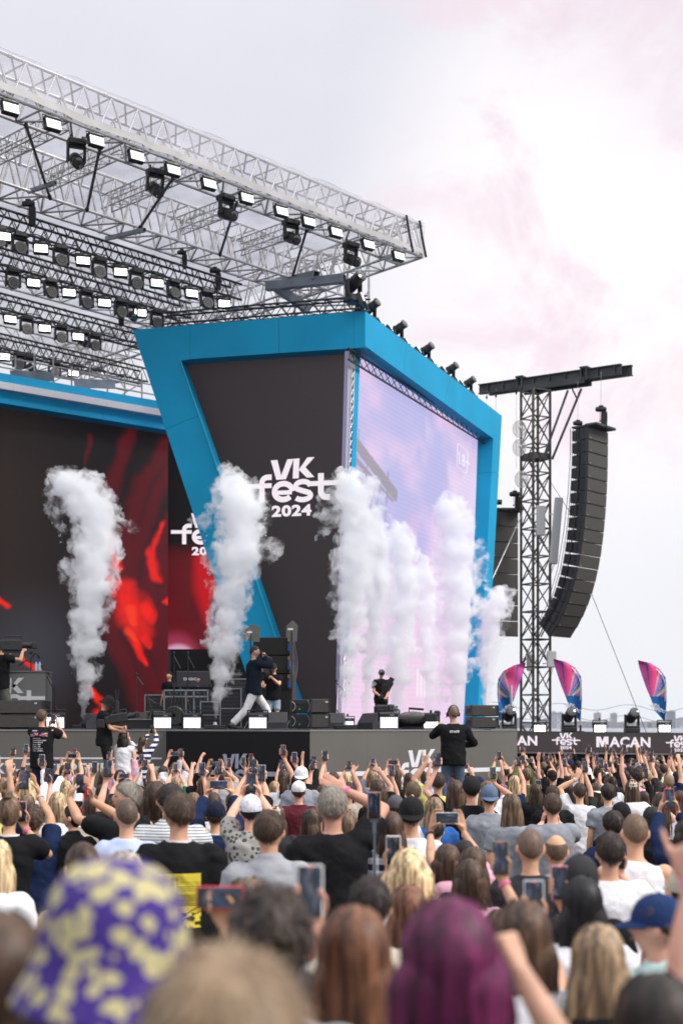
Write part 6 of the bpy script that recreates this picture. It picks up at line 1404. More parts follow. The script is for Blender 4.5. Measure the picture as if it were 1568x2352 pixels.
# ---- phones
def phone_screen_mat():
    m = bpy.data.materials.new('phone_screen_image'); m.use_nodes = True; nt = m.node_tree; b = nt.nodes['Principled BSDF']; L = nt.links.new; tc = N(nt, 'ShaderNodeTexCoord'); oi = N(nt, 'ShaderNodeObjectInfo')
    mp = N(nt, 'ShaderNodeMapping'); L(tc.outputs['Object'], mp.inputs[0]); ad = N(nt, 'ShaderNodeVectorMath', operation='SCALE'); ad.inputs[0].default_value = (1, 3, 7); L(oi.outputs['Random'], ad.inputs['Scale']); L(ad.outputs[0], mp.inputs['Location'])
    mp.inputs['Scale'].default_value = (40, 1, 16); n1 = N(nt, 'ShaderNodeTexNoise'); n1.inputs['Scale'].default_value = 1; n1.inputs['Detail'].default_value = 3; L(mp.outputs[0], n1.inputs[0])
    cr = N(nt, 'ShaderNodeValToRGB'); L(n1.outputs[0], cr.inputs[0]); e = cr.color_ramp.elements; e[0].position = .36; e[0].color = (.004, .005, .008, 1); e[1].position = .72; e[1].color = (.30, .33, .42, 1)
    for p, c in ((.48, (.01, .012, .02)), (.53, (.01, .07, .15)), (.56, (.015, .015, .02)), (.62, (.14, .14, .18)), (.67, (.14, .03, .035))): q = e.new(p); q.color = (*c, 1)
    sx = N(nt, 'ShaderNodeSeparateXYZ'); L(tc.outputs['Object'], sx.inputs[0]); mr = N(nt, 'ShaderNodeMapRange', interpolation_type='SMOOTHSTEP'); L(sx.outputs[2], mr.inputs[0])
    mr.inputs[1].default_value = -.065; mr.inputs[2].default_value = -.045; mr.inputs[3].default_value = .03; mr.inputs[4].default_value = 1
    mx = N(nt, 'ShaderNodeVectorMath', operation='SCALE'); L(cr.outputs[0], mx.inputs[0]); L(mr.outputs[0], mx.inputs['Scale']); L(mx.outputs[0], b.inputs['Emission Color']); b.inputs['Emission Strength'].default_value = .8
    b.inputs['Base Color'].default_value = (.01, .01, .012, 1); b.inputs['Roughness'].default_value = .12; return m
PSC = phone_screen_mat()
m = MB(); m.box((0, 0, 0), (.076, .011, .156), ch=.004); PHM = m.mesh('body', PHB); m = MB(); m.box((0, -.0062, 0), (.068, .0014, .148)); PHS = m.mesh('screen', PSC)
m = MB(); m.box((.018, .0075, .052), (.034, .004, .036), ch=.0015)
for a_, b_ in ((.01, .06), (.026, .06), (.018, .044)): m.lathe([(.0065, 0), (.006, .003)], 8, Matrix.Translation((a_, .0095, b_)) @ Matrix.Rotation(R(-90), 4, 'X'))
PHC = m.mesh('camera_bump', mat('camera_bump_dark', (.03, .03, .035), .3))
m = MB(); m.box((0, -.0072, .0705), (.012, .0006, .003)); PHR = m.mesh('record_mark', mat('record_red', (.6, .02, .02), .4, emit=(1, .08, .06), es=.7))
PHONES = []
def phone(Mw, horiz, col, label, near=False):
    M_ = Mw @ (Matrix.Rotation(R(90), 4, 'Y') if horiz else Matrix.Identity(4)); e = bpy.data.objects.new('mobile_phone', None); COL.objects.link(e); e.empty_display_size = .05; e.matrix_world = M_
    tag(e, label, 'phone', 'phones held up over the crowd'); link('body', PHM, e, color=col); link('screen', PHS, e); link('record_mark', PHR, e)
    if near: link('camera_bump', PHC, e)
    PHONES.append(e); return e
# ------------------------------------------------------------------ crowd
HCOL = dict(brown=(.06, .034, .020), dbrown=(.024, .015, .010), black=(.008, .007, .008), lbrown=(.13, .082, .048), blond=(.50, .36, .20), grey=(.26, .23, .19), auburn=(.14, .06, .03), purple=(.085, .008, .042), buzzd=(.13, .085, .06), dkblond=(.28, .19, .11))
CC = dict(black=(.012, .012, .013), white=(.80, .80, .82), navy=(.012, .024, .07), grey=(.30, .32, .35), lgrey=(.48, .50, .54), pink=(.75, .40, .50), lblue=(.52, .60, .80), green=(.02, .12, .07), beige=(.55, .48, .38), red=(.45, .03, .03), blue=(.03, .12, .38), mint=(.50, .68, .66), charcoal=(.035, .035, .038), cyan=(.25, .60, .72), maroon=(.12, .02, .03), olive=(.10, .11, .05), yellow=(.65, .60, .2))
def skincol(r): k = r.uniform(.82, 1.12); return (.72*k, .40*k*r.uniform(.93, 1.05), .262*k*r.uniform(.9, 1.08))
POSES = {
 'idle': {}, 'idle2': {'head': (18, 4), 'fem': 1}, 'Rup': {'R': ('V', Vector((.14, .30, 2.02)))}, 'Lup': {'L': ('V', Vector((-.14, .30, 2.03))), 'fem': 1}, 'Sup': {'R': ('S', Vector((0, .38, 1.93))), 'L': ('S', Vector((0, .38, 1.93)))},
 'Hup': {'R': ('H', Vector((0, .38, 1.90))), 'L': ('H', Vector((0, .38, 1.90)))}, 'Sface': {'R': ('S', Vector((.02, .36, 1.70))), 'L': ('S', Vector((.02, .36, 1.70))), 'fem': 1}, 'Rhigh': {'R': ('V', Vector((.10, .16, 2.14)))}, 'Lhigh': {'L': ('V', Vector((-.16, .12, 2.15)))},
 'open2': {'R': ('open', Vector((.20, .18, 1.98))), 'L': ('open', Vector((-.20, .20, 1.96))), 'pnR': (-.8, .5, 0), 'pnL': (.8, .5, 0), 'fem': 1}, 'Ropen': {'R': ('open', Vector((.20, .12, 2.02)))}, 'Lpoint': {'L': ('point', Vector((-.16, .30, 1.97))), 'hdL': (.1, .9, .5)}, 'Rfist': {'R': ('fist', Vector((.2, .14, 1.98))), 'hdR': (-.2, .3, .8)},
 'Rface': {'R': ('V', Vector((.10, .30, 1.74)))}, 'Hface': {'R': ('H', Vector((0, .36, 1.74))), 'L': ('H', Vector((0, .36, 1.74))), 'fem': 1}}
_body, _shirt, _tr = {}, {}, {}
def get_body(key, spec=None):
    if key not in _body: _body[key] = build_body(spec if spec is not None else POSES[key])
    return _body[key]
def get_shirt(key, kind):
    if (key, kind) not in _shirt: _shirt[key, kind] = build_shirt(_body[key][1], kind, len(_shirt))
    return _shirt[key, kind]
STRIPE = {}
def cloth_variant(kind):
    if kind in STRIPE: return STRIPE[kind]
    m = CLOTH.copy(); m.name = 'cloth_'+kind; nt = m.node_tree; b = nt.nodes['Principled BSDF']; L = nt.links.new; tc = N(nt, 'ShaderNodeTexCoord'); sp = N(nt, 'ShaderNodeSeparateXYZ'); L(tc.outputs['Object'], sp.inputs[0])
    def wave(sock, per, duty):
        a = N(nt, 'ShaderNodeMath', operation='MULTIPLY'); L(sock, a.inputs[0]); a.inputs[1].default_value = 1/per; f = N(nt, 'ShaderNodeMath', operation='FRACT'); L(a.outputs[0], f.inputs[0]); g = N(nt, 'ShaderNodeMath', operation='LESS_THAN'); L(f.outputs[0], g.inputs[0]); g.inputs[1].default_value = duty; return g.outputs[0]
    mx = N(nt, 'ShaderNodeMix', data_type='RGBA')
    if kind == 'pin': L(wave(sp.outputs[2], .021, .38), mx.inputs[0]); mx.inputs[6].default_value = (.72, .72, .7, 1); mx.inputs[7].default_value = (.2, .24, .26, 1)
    elif kind == 'wide': L(wave(sp.outputs[2], .115, .5), mx.inputs[0]); mx.inputs[6].default_value = (.78, .77, .75, 1); mx.inputs[7].default_value = (.02, .025, .11, 1)
    elif kind == 'check':
        ad = N(nt, 'ShaderNodeMath', operation='ADD'); L(wave(sp.outputs[2], .09, .5), ad.inputs[0]); L(wave(sp.outputs[0], .09, .5), ad.inputs[1]); h = N(nt, 'ShaderNodeMath', operation='MULTIPLY'); L(ad.outputs[0], h.inputs[0]); h.inputs[1].default_value = .5; L(h.outputs[0], mx.inputs[0]); mx.inputs[6].default_value = (.6, .6, .62, 1); mx.inputs[7].default_value = (.012, .014, .03, 1)
    elif kind == 'print':
        nz = N(nt, 'ShaderNodeTexVoronoi'); nz.inputs['Scale'].default_value = 26; L(tc.outputs['Object'], nz.inputs[0]); g = N(nt, 'ShaderNodeMath', operation='LESS_THAN'); L(nz.outputs[0], g.inputs[0]); g.inputs[1].default_value = .42; L(g.outputs[0], mx.inputs[0]); mx.inputs[6].default_value = (.38, .37, .34, 1); mx.inputs[7].default_value = (.09, .09, .085, 1)
    L(mx.outputs[2], b.inputs['Base Color']); STRIPE[kind] = m; return m
def flower_mat():
    m = bpy.data.materials.new('flower_print_cloth'); m.use_nodes = True; nt = m.node_tree; b = nt.nodes['Principled BSDF']; L = nt.links.new; b.inputs['Roughness'].default_value = .85
    tc = N(nt, 'ShaderNodeTexCoord'); nz = N(nt, 'ShaderNodeTexNoise'); nz.inputs['Scale'].default_value = 30; L(tc.outputs['Object'], nz.inputs[0]); ml = N(nt, 'ShaderNodeVectorMath', operation='MULTIPLY_ADD'); L(nz.outputs['Color'], ml.inputs[0]); ml.inputs[1].default_value = (.03, .03, .03); L(tc.outputs['Object'], ml.inputs[2])
    v = N(nt, 'ShaderNodeTexVoronoi'); v.inputs['Scale'].default_value = 32; L(ml.outputs[0], v.inputs[0]); r = N(nt, 'ShaderNodeMapRange', interpolation_type='SMOOTHSTEP'); L(v.outputs['Distance'], r.inputs[0]); r.inputs[1].default_value = .45; r.inputs[2].default_value = .52
    mx = N(nt, 'ShaderNodeMix', data_type='RGBA'); L(r.outputs[0], mx.inputs[0]); mx.inputs[6].default_value = (.50, .45, .22, 1); mx.inputs[7].default_value = (.045, .018, .20, 1); L(mx.outputs[2], b.inputs['Base Color']); return m
FLOW = flower_mat()
BOXES = []; PEOPLE = []
rp = random.Random(77)
def person(px, yt, Y, style, hc, kind, cc, pose='idle', yaw=0, label=None, cap=None, capc=None, group='people in the crowd', fem=None, head=None, base_z=None, phc=None, nm=None, variant=None, wrist=None, z_adj=0, trous='long', tcol=None, spec=None, legs=None, band=None, hk=None, Hh=None, capback=False, sk=None, glasses=False, lip=False, hscale=1.0, vox=.0085, horiz=None, cat='person', bulk=1.0):
    x = (px-HX)/FP*Y; g = gz(Y) if base_z is None else base_z; top = CZ-(yt-HY)/FP*Y; h = top-g+z_adj
    if cap: h -= .012
    s = h/1.782; yaw_r = R(yaw); base = Vector((x, Y, g))
    if base_z is None and not .84 < s < 1.13: print('SCALE', label or nm, px, yt, Y, round(s, 2)); s = max(.84, min(1.13, s)); base.z = top-s*1.782
    if spec is not None:
        sp = dict(spec); key = 'c%d' % len(_body)
        for k in 'RL':
            if k in sp and sp[k][1] is not None and not isinstance(sp[k][1], Vector):
                q = sp[k][1]; Wp = P(q[0], q[1], Y+(q[2] if len(q) > 2 else .34*s)); d = (Wp-base)/s; d.x /= bulk; d.y /= bulk; sp[k] = (sp[k][0], Vector((d.x*math.cos(-yaw_r)-d.y*math.sin(-yaw_r), d.x*math.sin(-yaw_r)+d.y*math.cos(-yaw_r), d.z)))
        if head: sp['head'] = head
        if fem: sp['fem'] = 1
        if legs: sp['legs'] = legs
        sp['vox'] = vox; get_body(key, sp)
    else: key = pose; get_body(key)
    bm_, J = _body[key]; o = bpy.data.objects.new('person', None); COL.objects.link(o); o.empty_display_size = .2
    o.location = base; o.rotation_euler = (0, 0, yaw_r); o.scale = (s*bulk, s*bulk, s)
    bpy.context.view_layer.update() if False else None
    Mo = Matrix.Translation(base) @ Matrix.Rotation(yaw_r, 4, 'Z') @ Matrix.Diagonal((s*bulk, s*bulk, s, 1))
    link('body', bm_, o, color=sk or skincol(rp))
    sh = link('shirt' if kind not in ('jacket',) else 'jacket', get_shirt(key, kind), o, color=CC[cc] if isinstance(cc, str) else cc)
    if variant: sh.material_slots[0].link = 'OBJECT'; sh.material_slots[0].material = variant if not isinstance(variant, str) else cloth_variant(variant)
    tk = (key if (legs or spec) else 'idle', trous)
    if tk not in _tr: get_body(tk[0]); _tr[tk] = build_trousers(_body[tk[0]][1], trous)
    link('trousers' if trous == 'long' else 'shorts', _tr[tk], o, color=tcol or rp.choice([(.012, .012, .014), (.03, .04, .08), (.1, .14, .2), (.2, .18, .15)]))
    hd = (head or (spec or POSES.get(pose, {})).get('head', (0, 6))); MH = headM(*hd)
    col = HCOL[hc] if isinstance(hc, str) else hc; kv = rp.uniform(.8, 1.25)
    hm = link('hair', hair_of(style, hk if hk is not None else rp.randrange(3)), o, MH @ Matrix.Diagonal((hscale, hscale, hscale, 1)), color=tuple(min(1, c*kv) for c in col))
    if cap:
        c_ = link('cap' if cap != 'bucket' else 'bucket_hat', cap_of(cap if cap != 'flower' else 'bucket', capback), o, MH, color=CC[capc] if isinstance(capc, str) else (capc or (.5, .5, .5)))
        if cap == 'flower': c_.name = 'bucket_hat'; c_.material_slots[0].link = 'OBJECT'; c_.material_slots[0].material = FLOW
    if lip:
        for s_ in (-1, 1): m = MB(); m.ell((s_*.030, .083, .006), (.013, .008, .008), 8, 6); link('eye', m.mesh('eye', EYEB), o, MH)
        for s_ in (-1, 1): m = MB(); m.path([(s_*.014, .094, .024), (s_*.03, .093, .029), (s_*.045, .082, .025)], .003, 4); link('eyebrow', m.mesh('eyebrow', HAIR), o, MH, color=col)
        m = MB(); m.ell((0, .0965, -.054), (.02, .006, .006), 8, 5); link('lips', m.mesh('lips', LIP), o, MH)
    if glasses: m = MB(); m.path([(.078, -.01, .02), (.07, .075, .012), (.04, .100, .01), (.008, .108, .012), (-.008, .108, .012), (-.04, .1, .01), (-.07, .075, .012), (-.078, -.01, .02)], .0028, 4); m.path([(.03+.022*math.cos(a), .101, .0+.018*math.sin(a)) for a in [i*.7 for i in range(10)]], .002, 3); m.path([(-.03+.022*math.cos(a), .101, .0+.018*math.sin(a)) for a in [i*.7 for i in range(10)]], .002, 3); link('glasses', m.mesh('glasses', BLKP), o, MH)
    if wrist:
        k, wc = wrist; S, E, Wr = J[k]; d = (Wr-E).normalized(); m = MB(); m.tube(Wr-d*.022, Wr-d*.004, .032, .031, 14, cap=False); m.tube(Wr-d*.022, Wr-d*.004, .0345, .0335, 14); link('wristband', m.mesh('wristband', mat('band_'+wc, dict(pink=(.85, .15, .35), silver=(.5, .5, .52), white=(.8, .8, .8), black=(.01, .01, .01), mint=(.3, .65, .5))[wc], .4, .6 if wc == 'silver' else 0)), o)
    if band: m = MB(); m.lathe([(.072, 1.470), (.076, 1.474), (.074, 1.486), (.068, 1.486)], 20, Matrix.Translation((0, -.008, 0))); link('collar_band', m.mesh('collar_band', WHITE), o)
    tag(o, label, cat, group); o['_px'] = (px, yt); PEOPLE.append((o, px, yt, Y))
    wpx = .19*s*FP/Y; BOXES.append((px-wpx/2, yt, px+wpx/2, yt+1.6*wpx, Y))
    ph = None
    if 'phone' in J:
        C, kd = J['phone']; Mp = Mo @ Matrix.Translation(C) @ Matrix.Rotation(R(-12 if C.z > 1.8 else 0), 4, 'X')
        loc, rot, sc = Mp.decompose(); Mp = Matrix.Translation(loc) @ rot.to_matrix().to_4x4()
        pc = phc or rp.choice([(.012, .012, .014)]*7+[(.5, .5, .52), (.6, .05, .06), (.65, .3, .42), (.35, .3, .5), (.45, .6, .62)]); ph = phone(Mp, (kd == 'H') if horiz is None else horiz, pc, None, near=Y < 13); o['_ph'] = ph.name
        sx = (Mp.translation.x/Mp.translation.y*FP+HX); sy = HY-(Mp.translation.z-CZ)/Mp.translation.y*FP; BOXES.append((sx-18, sy-20, sx+18, sy+20, Y))
        ph['_own'] = o.name; ph['_c'] = pc
    o['_desc'] = ''; return o, Mo, J
def project(o, kids_name, pts_fn, mtl, off=.006):
    """lay a flat print on the back of a person's shirt by casting onto the cloth"""
    from mathutils.bvhtree import BVHTree
    sh = [c for c in o.children if c.name.split('.')[0] in ('shirt', 'jacket')][0]; me = sh.data; bv = BVHTree.FromPolygons([v.co[:] for v in me.vertices], [p.vertices[:] for p in me.polygons]); return bv
def print_grid(o, x0, x1, z0, z1, fn, nu=60, nv=70, name='shirt_print'):
    bv = project(o, None, None, None); me = grid_mesh(name, [(x0, -.4, z1), (x1, -.4, z1), (x1, -.4, z0), (x0, -.4, z0)], nu, nv, fn, attr_mat('shirt_print_ink', .8, spec=.2))
    for v in me.vertices:
        h = bv.ray_cast(Vector((v.co.x, -1, v.co.z)), Vector((0, 1, 0))); v.co.y = (h[0].y if h[0] else -.12)-.006
    me.update(); return link(name, me, o)
def print_text(o, s, x0, z0, w, h, mtl=WHITE, bold=.04, name='shirt_lettering'):
    bv = project(o, None, None, None); m = MB(); text_on(m, s, (x0, 0, z0), (1, 0, 0), (0, 0, 1), w, h, bold)
    vs = []
    for v in m.v: hh = bv.ray_cast(Vector((v[0], -1, v[2])), Vector((0, 1, 0))); vs.append((v[0], (hh[0].y if hh[0] else -.12)-.008, v[2]))
    m.v = vs; return m.build(name, mtl, o, fix=False)

pr = person
# --- the nearest heads, out of focus
pr(520, 2188, 1.62, 'short', 'dkblond', 'tee', 'grey', label='blond person closest to the lens, top of the head only, very blurred', nm='blurred blond head', hk=1, hscale=1.12)
flower, _, _ = pr(262, 1966, 2.25, 'short', 'dbrown', 'tee', 'charcoal', cap='flower', label='person in a purple bucket hat with pale yellow flowers, very blurred', nm='flowered bucket hat', hscale=.95, head=(25, 4), spec={})
pr(-12, 2085, 2.5, 'long', 'brown', 'tee', 'white', label='blurred person with long brown hair cut off by the left edge', nm='long hair at the left edge', fem=1, hk=0)
pr(1030, 2052, 2.75, 'lob', 'purple', 'tee', 'charcoal', label='person with purple and magenta long hair, seen from behind, blurred', nm='purple hair', hk=1, fem=1, hscale=.94, pose='idle')
pr(812, 2078, 3.6, 'long', 'auburn', 'tee', 'beige', label='person with long chestnut hair in front of the purple haired one', nm='long chestnut hair', hk=2, fem=1, hscale=1.03)
pr(1505, 2228, 2.9, 'long', 'dbrown', 'tee', 'white', label='dark brown head cut off by the bottom right corner, blurred', nm='dark head in the corner', hk=0, fem=1)
pr(622, 2052, 3.4, 'curly', 'dbrown', 'tee', 'grey', label='person with tousled dark hair behind the blurred blond head', nm='tousled dark hair', hk=1, hscale=1.05)
pr(1372, 2118, 4.4, 'long', 'dkblond', 'tee', 'black', label='person with long highlighted blond brown hair near the bottom right', nm='highlighted long hair', hk=1, fem=1)
pr(1200, 2062, 4.5, 'long', 'brown', 'tee', 'white', label='person with straight brown hair just right of the purple hair', nm='brown hair by the purple one', hk=2, fem=1)
pr(1262, 2400, 2.75, 'short', 'brown', 'tee', 'white', spec={'L': ('down', None), 'R': ('fist', (1150, 2125, .3)), 'hdR': (-.1, .3, 1)}, yaw=25, label='short person below the frame whose blurred bare arm reaches up beside the purple hair', nm='blurred raised arm')
pr(1760, 2200, 3.3, 'short', 'brown', 'tee', 'white', spec={'L': ('point', (1590, 1965, .1)), 'hdL': (-.5, .3, .7)}, label='person beyond the right edge, blurred hand pointing into the picture', nm='blurred pointing hand', wrist=('L', 'pink'))
pr(850, 2008, 5.4, 'short', 'dbrown', 'tee', 'beige', label='short dark haired person right of the blurred white edged phone', nm='short dark hair', hk=2)
pr(937, 2030, 6.3, 'long', 'auburn', 'tee', 'beige', label='person with copper brown long hair below the blond bob', nm='copper long hair', hk=0, fem=1)
pr(1335, 2010, 5.9, 'long', 'black', 'tee', 'white', label='person with long straight black hair and white sleeves below the black cap', nm='long black hair', hk=2, fem=1, spec={'R': ('S', (1420, 2040)), 'fem': 1} if 0 else None)
pr(1512, 2043, 5.1, 'short', 'brown', 'polo', 'mint', cap='cap', capc=(.012, .035, .12), head=(62, 2), label='man in a blue cap and mint polo shirt, face turned left', nm='blue cap and mint polo', spec={}, lip=True, yaw=10)
pr(700, 2230, 3.9, 'short', 'dbrown', 'tee', 'navy', spec={'R': ('V', (712, 2048, .2))}, phc=(.7, .7, .66), label='person low in the frame holding up the blurred white edged phone', nm='blurred white edged phone')
pr(470, 2170, 4.4, 'bob', 'lbrown', 'tee', 'white', spec={'R': ('V', (505, 2062, .3))}, phc=(.7, .03, .04), horiz=True, label='person behind the flowered hat with a red edged phone in one hand', nm='red edged phone', fem=1)
pr(1210, 2190, 5.0, 'long', 'lbrown', 'tee', 'white', spec={'R': ('V', (1224, 2062, .3))}, phc=(.65, .68, .7), wrist=('R', 'mint'), label='person with a mint wristband lifting a pale edged phone', nm='mint wristband', fem=1)
pr(938, 1950, 7.0, 'bob', 'blond', 'tee', 'white', spec={'L': ('V', (903, 1954, .35))}, phc=(.8, .8, .8), hk=1, fem=1, label='person with a platinum blond bob filming with a white phone', nm='platinum blond bob', hscale=1.05)
pr(1330, 1955, 6.4, 'short', 'black', 'tee', 'black', cap='cap', capc='charcoal', label='person in a plain black cap above the long black hair', nm='plain black cap at the right')
pr(1078, 1972, 7.8, 'bob', 'brown', 'tee', 'pink', label='small brown head in front of the pair with parted hair', nm='small brown head', hk=2, fem=1)
pr(1084, 1943, 8.4, 'long', 'brown', 'tee', 'black', label='person with centre parted brown hair beside the pink shoulders', nm='centre parted brown hair', hk=0, fem=1)
pr(1066, 1926, 9.0, 'pony', 'black', 'tee', 'pink', label='person with smooth black hair and a pale pink top, arms up', nm='smooth black hair', fem=1, spec={'R': ('H', (1020, 1858, .4)), 'L': ('H', (1020, 1858, .4)), 'fem': 1}, phc=(.7, .7, .7), wrist=('L', 'black'))
pr(1027, 1938, 8.8, 'bob', 'brown', 'hood', 'pink', label='brown haired person in a pink hooded top left of the black haired one', nm='pink hooded top', hk=1, fem=1)
pr(1217, 1896, 8.1, 'buzz', 'buzzd', 'tee', 'charcoal', label='man with a shaved head in a black tee, ears standing out', nm='shaved head in black', hk=0)
pr(1276, 1911, 8.9, 'bald', 'lbrown', 'tee', 'grey', label='balding light haired man just right of the shaved head', nm='balding light head', hk=1)
pr(1400, 1908, 8.0, 'short', 'dbrown', 'tee', 'white', spec={'L': ('down', None), 'R': ('V', (1418, 1965, .2))}, phc=(.02, .02, .024), label='man with combed short dark hair, hand with a phone beside him', nm='combed short dark hair', hk=1)
pr(1457, 1862, 8.5, 'buzz', 'lbrown', 'tank', 'white', label='fair man with cropped hair in a white vest top', nm='white vest top', hk=2)
pr(1150, 2085, 6.2, 'long', 'brown', 'tee', 'black', spec={'R': ('V', (1142, 1948, .25))}, phc=(.25, .2, .08), wrist=('R', 'pink'), label='person holding a large dark phone high beside the pink top', nm='large dark phone', fem=1)
pr(1290, 2098, 6.0, 'short', 'dbrown', 'tee', 'black', spec={'R': ('V', (1281, 2020, .35))}, label='person filming with a phone just left of the black cap', nm='phone left of the black cap')
# --- the middle rows
pr(22, 1824, 10.4, 'bun', 'lbrown', 'tee', 'black', spec={'R': ('V', (50, 1864, .25)), 'fem': 1}, wrist=('R', 'pink'), band=True, label='woman with a top knot and black top holding a phone, pink wristband', nm='top knot', hk=0)
pr(76, 1850, 11.2, 'curly', 'brown', 'tee', 'navy', spec={'R': ('S', (57, 1752, .4)), 'L': ('S', (57, 1752, .4))}, wrist=('R', 'silver'), label='man in a navy tee with both arms up, silver watch and black phone', nm='silver watch', hk=0)
pr(134, 1820, 14.0, 'bob', 'blond', 'tee', 'white', label='person with short blond hair in a white tee with an orange hem', nm='orange hem', hk=2, fem=1)
pr(168, 1846, 12.6, 'bun', 'black', 'jacket', 'black', head=(75, 4), spec={'fem': 1}, lip=True, label='woman in black with slick dark hair, looking to the left', nm='slick dark hair', hk=1)
pr(215, 1825, 13.2, 'long', 'brown', 'tee', 'beige', label='person with long straight brown hair left of the grey bearded man', nm='long straight brown hair', hk=2, fem=1)
pr(290, 1793, 11.2, 'short', 'grey', 'tee', 'black', head=(70, 8), spec={'L': ('S', (186, 1800, .3)), 'R': ('S', (186, 1800, .3))}, yaw=35, lip=True, label='bearded man with grey hair in profile, filming with both hands', nm='grey bearded man', hk=2, hscale=1.04)
pr(291, 1829, 10.0, 'buzz', 'buzzd', 'tee', 'lblue', glasses=True, band=True, label='man with a shaved head, glasses and a pale blue tee', nm='pale blue tee', head=(20, 6), spec={}, hk=1)
pr(357, 1794, 12.0, 'bob', 'brown', 'jacket', 'charcoal', label='person with a chestnut bob in a dark jacket', nm='chestnut bob', hk=0)
pr(392, 1797, 10.9, 'short', 'dbrown', 'jacket', 'white', variant='pin', label='dark haired person in a white shirt with thin stripes', nm='thin striped shirt', hk=0, bulk=1.18, head=(15, 6), spec={})
yp, _, _ = pr(411, 1817, 8.9, 'short', 'brown', 'tee', 'black', band=True, glasses=True, head=(22, 5), spec={}, label='man in a black tee with a big yellow street print on the back', nm='yellow street print', hk=1, bulk=1.08)
pr(496, 1836, 12.0, 'short', 'brown', 'long', 'navy', cap='cap', capc=(.008, .012, .03), spec={'R': ('H', (505, 1790, .42)), 'L': ('H', (505, 1790, .42))}, wrist=('R', 'black'), band=True, label='man in a dark navy cap and navy sleeves filming sideways', nm='dark navy cap')
pr(576, 1820, 11.2, 'short', 'black', 'tee', 'grey', cap='cap', capc=(.75, .76, .8), capback=False, variant='print', spec={'R': ('S', (577, 1797, .42)), 'L': ('S', (577, 1797, .42))}, label='person in a white scribbled cap and printed grey tee, filming', nm='white scribbled cap')
gp, _, _ = pr(618, 1857, 8.3, 'short', 'brown', 'polo', (.34, .35, .37), label='man in a light grey polo shirt, short brown hair', nm='grey polo', hk=2, head=(-8, 6), spec={}, bulk=1.06)
pr(764, 1803, 9.3, 'short', 'grey', 'tee', 'black', spec={'R': ('open', (790, 1815, .25)), 'hdR': (-.7, .2, .5)}, wrist=('R', 'pink'), label='grey haired man in black, bare arm raised with a pink wristband', nm='grey haired man in black', hk=0, bulk=1.1)
pr(716, 1852, 12.2, 'long', 'brown', 'tank', 'black', cap='cap', capc='charcoal', head=(-40, 4), spec={'fem': 1}, label='long haired person in a dark cap, bare shoulders', nm='dark cap and bare shoulders')
pr(897, 1862, 9.9, 'long', 'brown', 'jacket', 'white', variant='check', hk=0, label='person with very long brown hair in a black and white checked shirt', nm='checked shirt', spec={'L': ('fist', (856, 1905, .2)), 'fem': 1}, yaw=0)
pr(944, 1824, 10.1, 'short', 'black', 'tee', 'white', cap='cap', capc='black', capback=True, label='man in a black cap and white tee', nm='black cap and white tee')
pr(1000, 1880, 12.6, 'short', 'dbrown', 'long', 'white', spec={'L': ('point', (945, 1772, .3)), 'hdL': (-.8, .3, .3)}, label='person with a long white sleeve raised, hand hanging over the crowd', nm='raised white sleeve', hk=1)
pr(908, 1822, 14.2, 'short', 'brown', 'tee', 'black', cap='cap', capc=(.10, .10, .11), label='person in a black cap with thin white lines', nm='white lined cap')
pr(948, 1793, 15.4, 'short', 'lbrown', 'tee', 'grey', label='fair short haired person just behind the black caps', nm='fair short hair', hk=1)
pr(652, 1767, 20, 'pony', 'brown', 'tee', 'white', spec={'R': ('V', (650, 1722, .2)), 'fem': 1}, phc=(.75, .12, .1), label='person with a red phone held highest before the black fascia', nm='highest red phone', fem=1)
pr(684, 1776, 20, 'long', 'dbrown', 'tee', 'black', spec={'R': ('V', (676, 1740, .2)), 'fem': 1}, phc=(.55, .45, .7), label='person with a lilac edged phone right of the red one', nm='lilac phone')
pr(692, 1757, 19.5, 'short', 'brown', 'tee', 'grey', cap='cap', capc='white', label='person in a plain white cap below the black fascia corner', nm='plain white cap', capback=True)
pr(686, 1790, 17, 'short', 'brown', 'tee', 'maroon', cap='cap', capc='white', capback=False, label='person in a large white cap and maroon collar', nm='large white cap')
pr(350, 1762, 21, 'pony', 'lbrown', 'tee', 'black', spec={'R': ('S', (333, 1757, .3)), 'L': ('S', (333, 1757, .3)), 'fem': 1}, label='person filming under the striped sleeve at the grey fascia edge', nm='phone under the stripes')
pr(509, 1768, 21, 'thick', 'brown', 'tee', 'grey', spec={'R': ('H', (495, 1754, .3)), 'L': ('H', (495, 1754, .3))}, wrist=('L', 'white'), label='person filming sideways in front of the printed wordmark, white watch', nm='white watch')
pr(800, 1795, 18, 'short', 'brown', 'tee', 'beige', spec={'R': ('point', (808, 1770, .25)), 'hdR': (.7, .3, .4)}, label='person pointing right in front of the grey fascia', nm='pointing right')
pr(868, 1790, 17.5, 'bob', 'brown', 'tee', 'black', spec={'R': ('point', (872, 1772, .25)), 'hdR': (-.8, .3, .4), 'fem': 1}, label='person whose loose hand points left over the grey fascia', nm='hand pointing left')
pr(1005, 1772, 17.6, 'short', 'brown', 'tee', 'yellow', spec={'L': ('point', (978, 1752, .15)), 'hdL': (-.4, .3, .8)}, label='person raising two fingers beside the white fascia wordmark', nm='two raised fingers')
pr(1045, 1790, 16, 'long', 'brown', 'tee', 'black', spec={'L': ('V', (1004, 1745, .1)), 'fem': 1}, label='person with a long bare arm lifting a black phone to the wordmark', nm='long bare arm')
pr(1082, 1778, 14.6, 'short', 'black', 'tee', 'black', cap='cap', capc=(.02, .018, .02), label='person in a black cap below the headset cameraman', nm='black cap below the cameraman')
pr(1123, 1798, 14.4, 'short', 'brown', 'tee', 'grey', cap='cap', capc=(.12, .17, .26), label='person in a faded denim blue cap', nm='denim cap', capback=True)
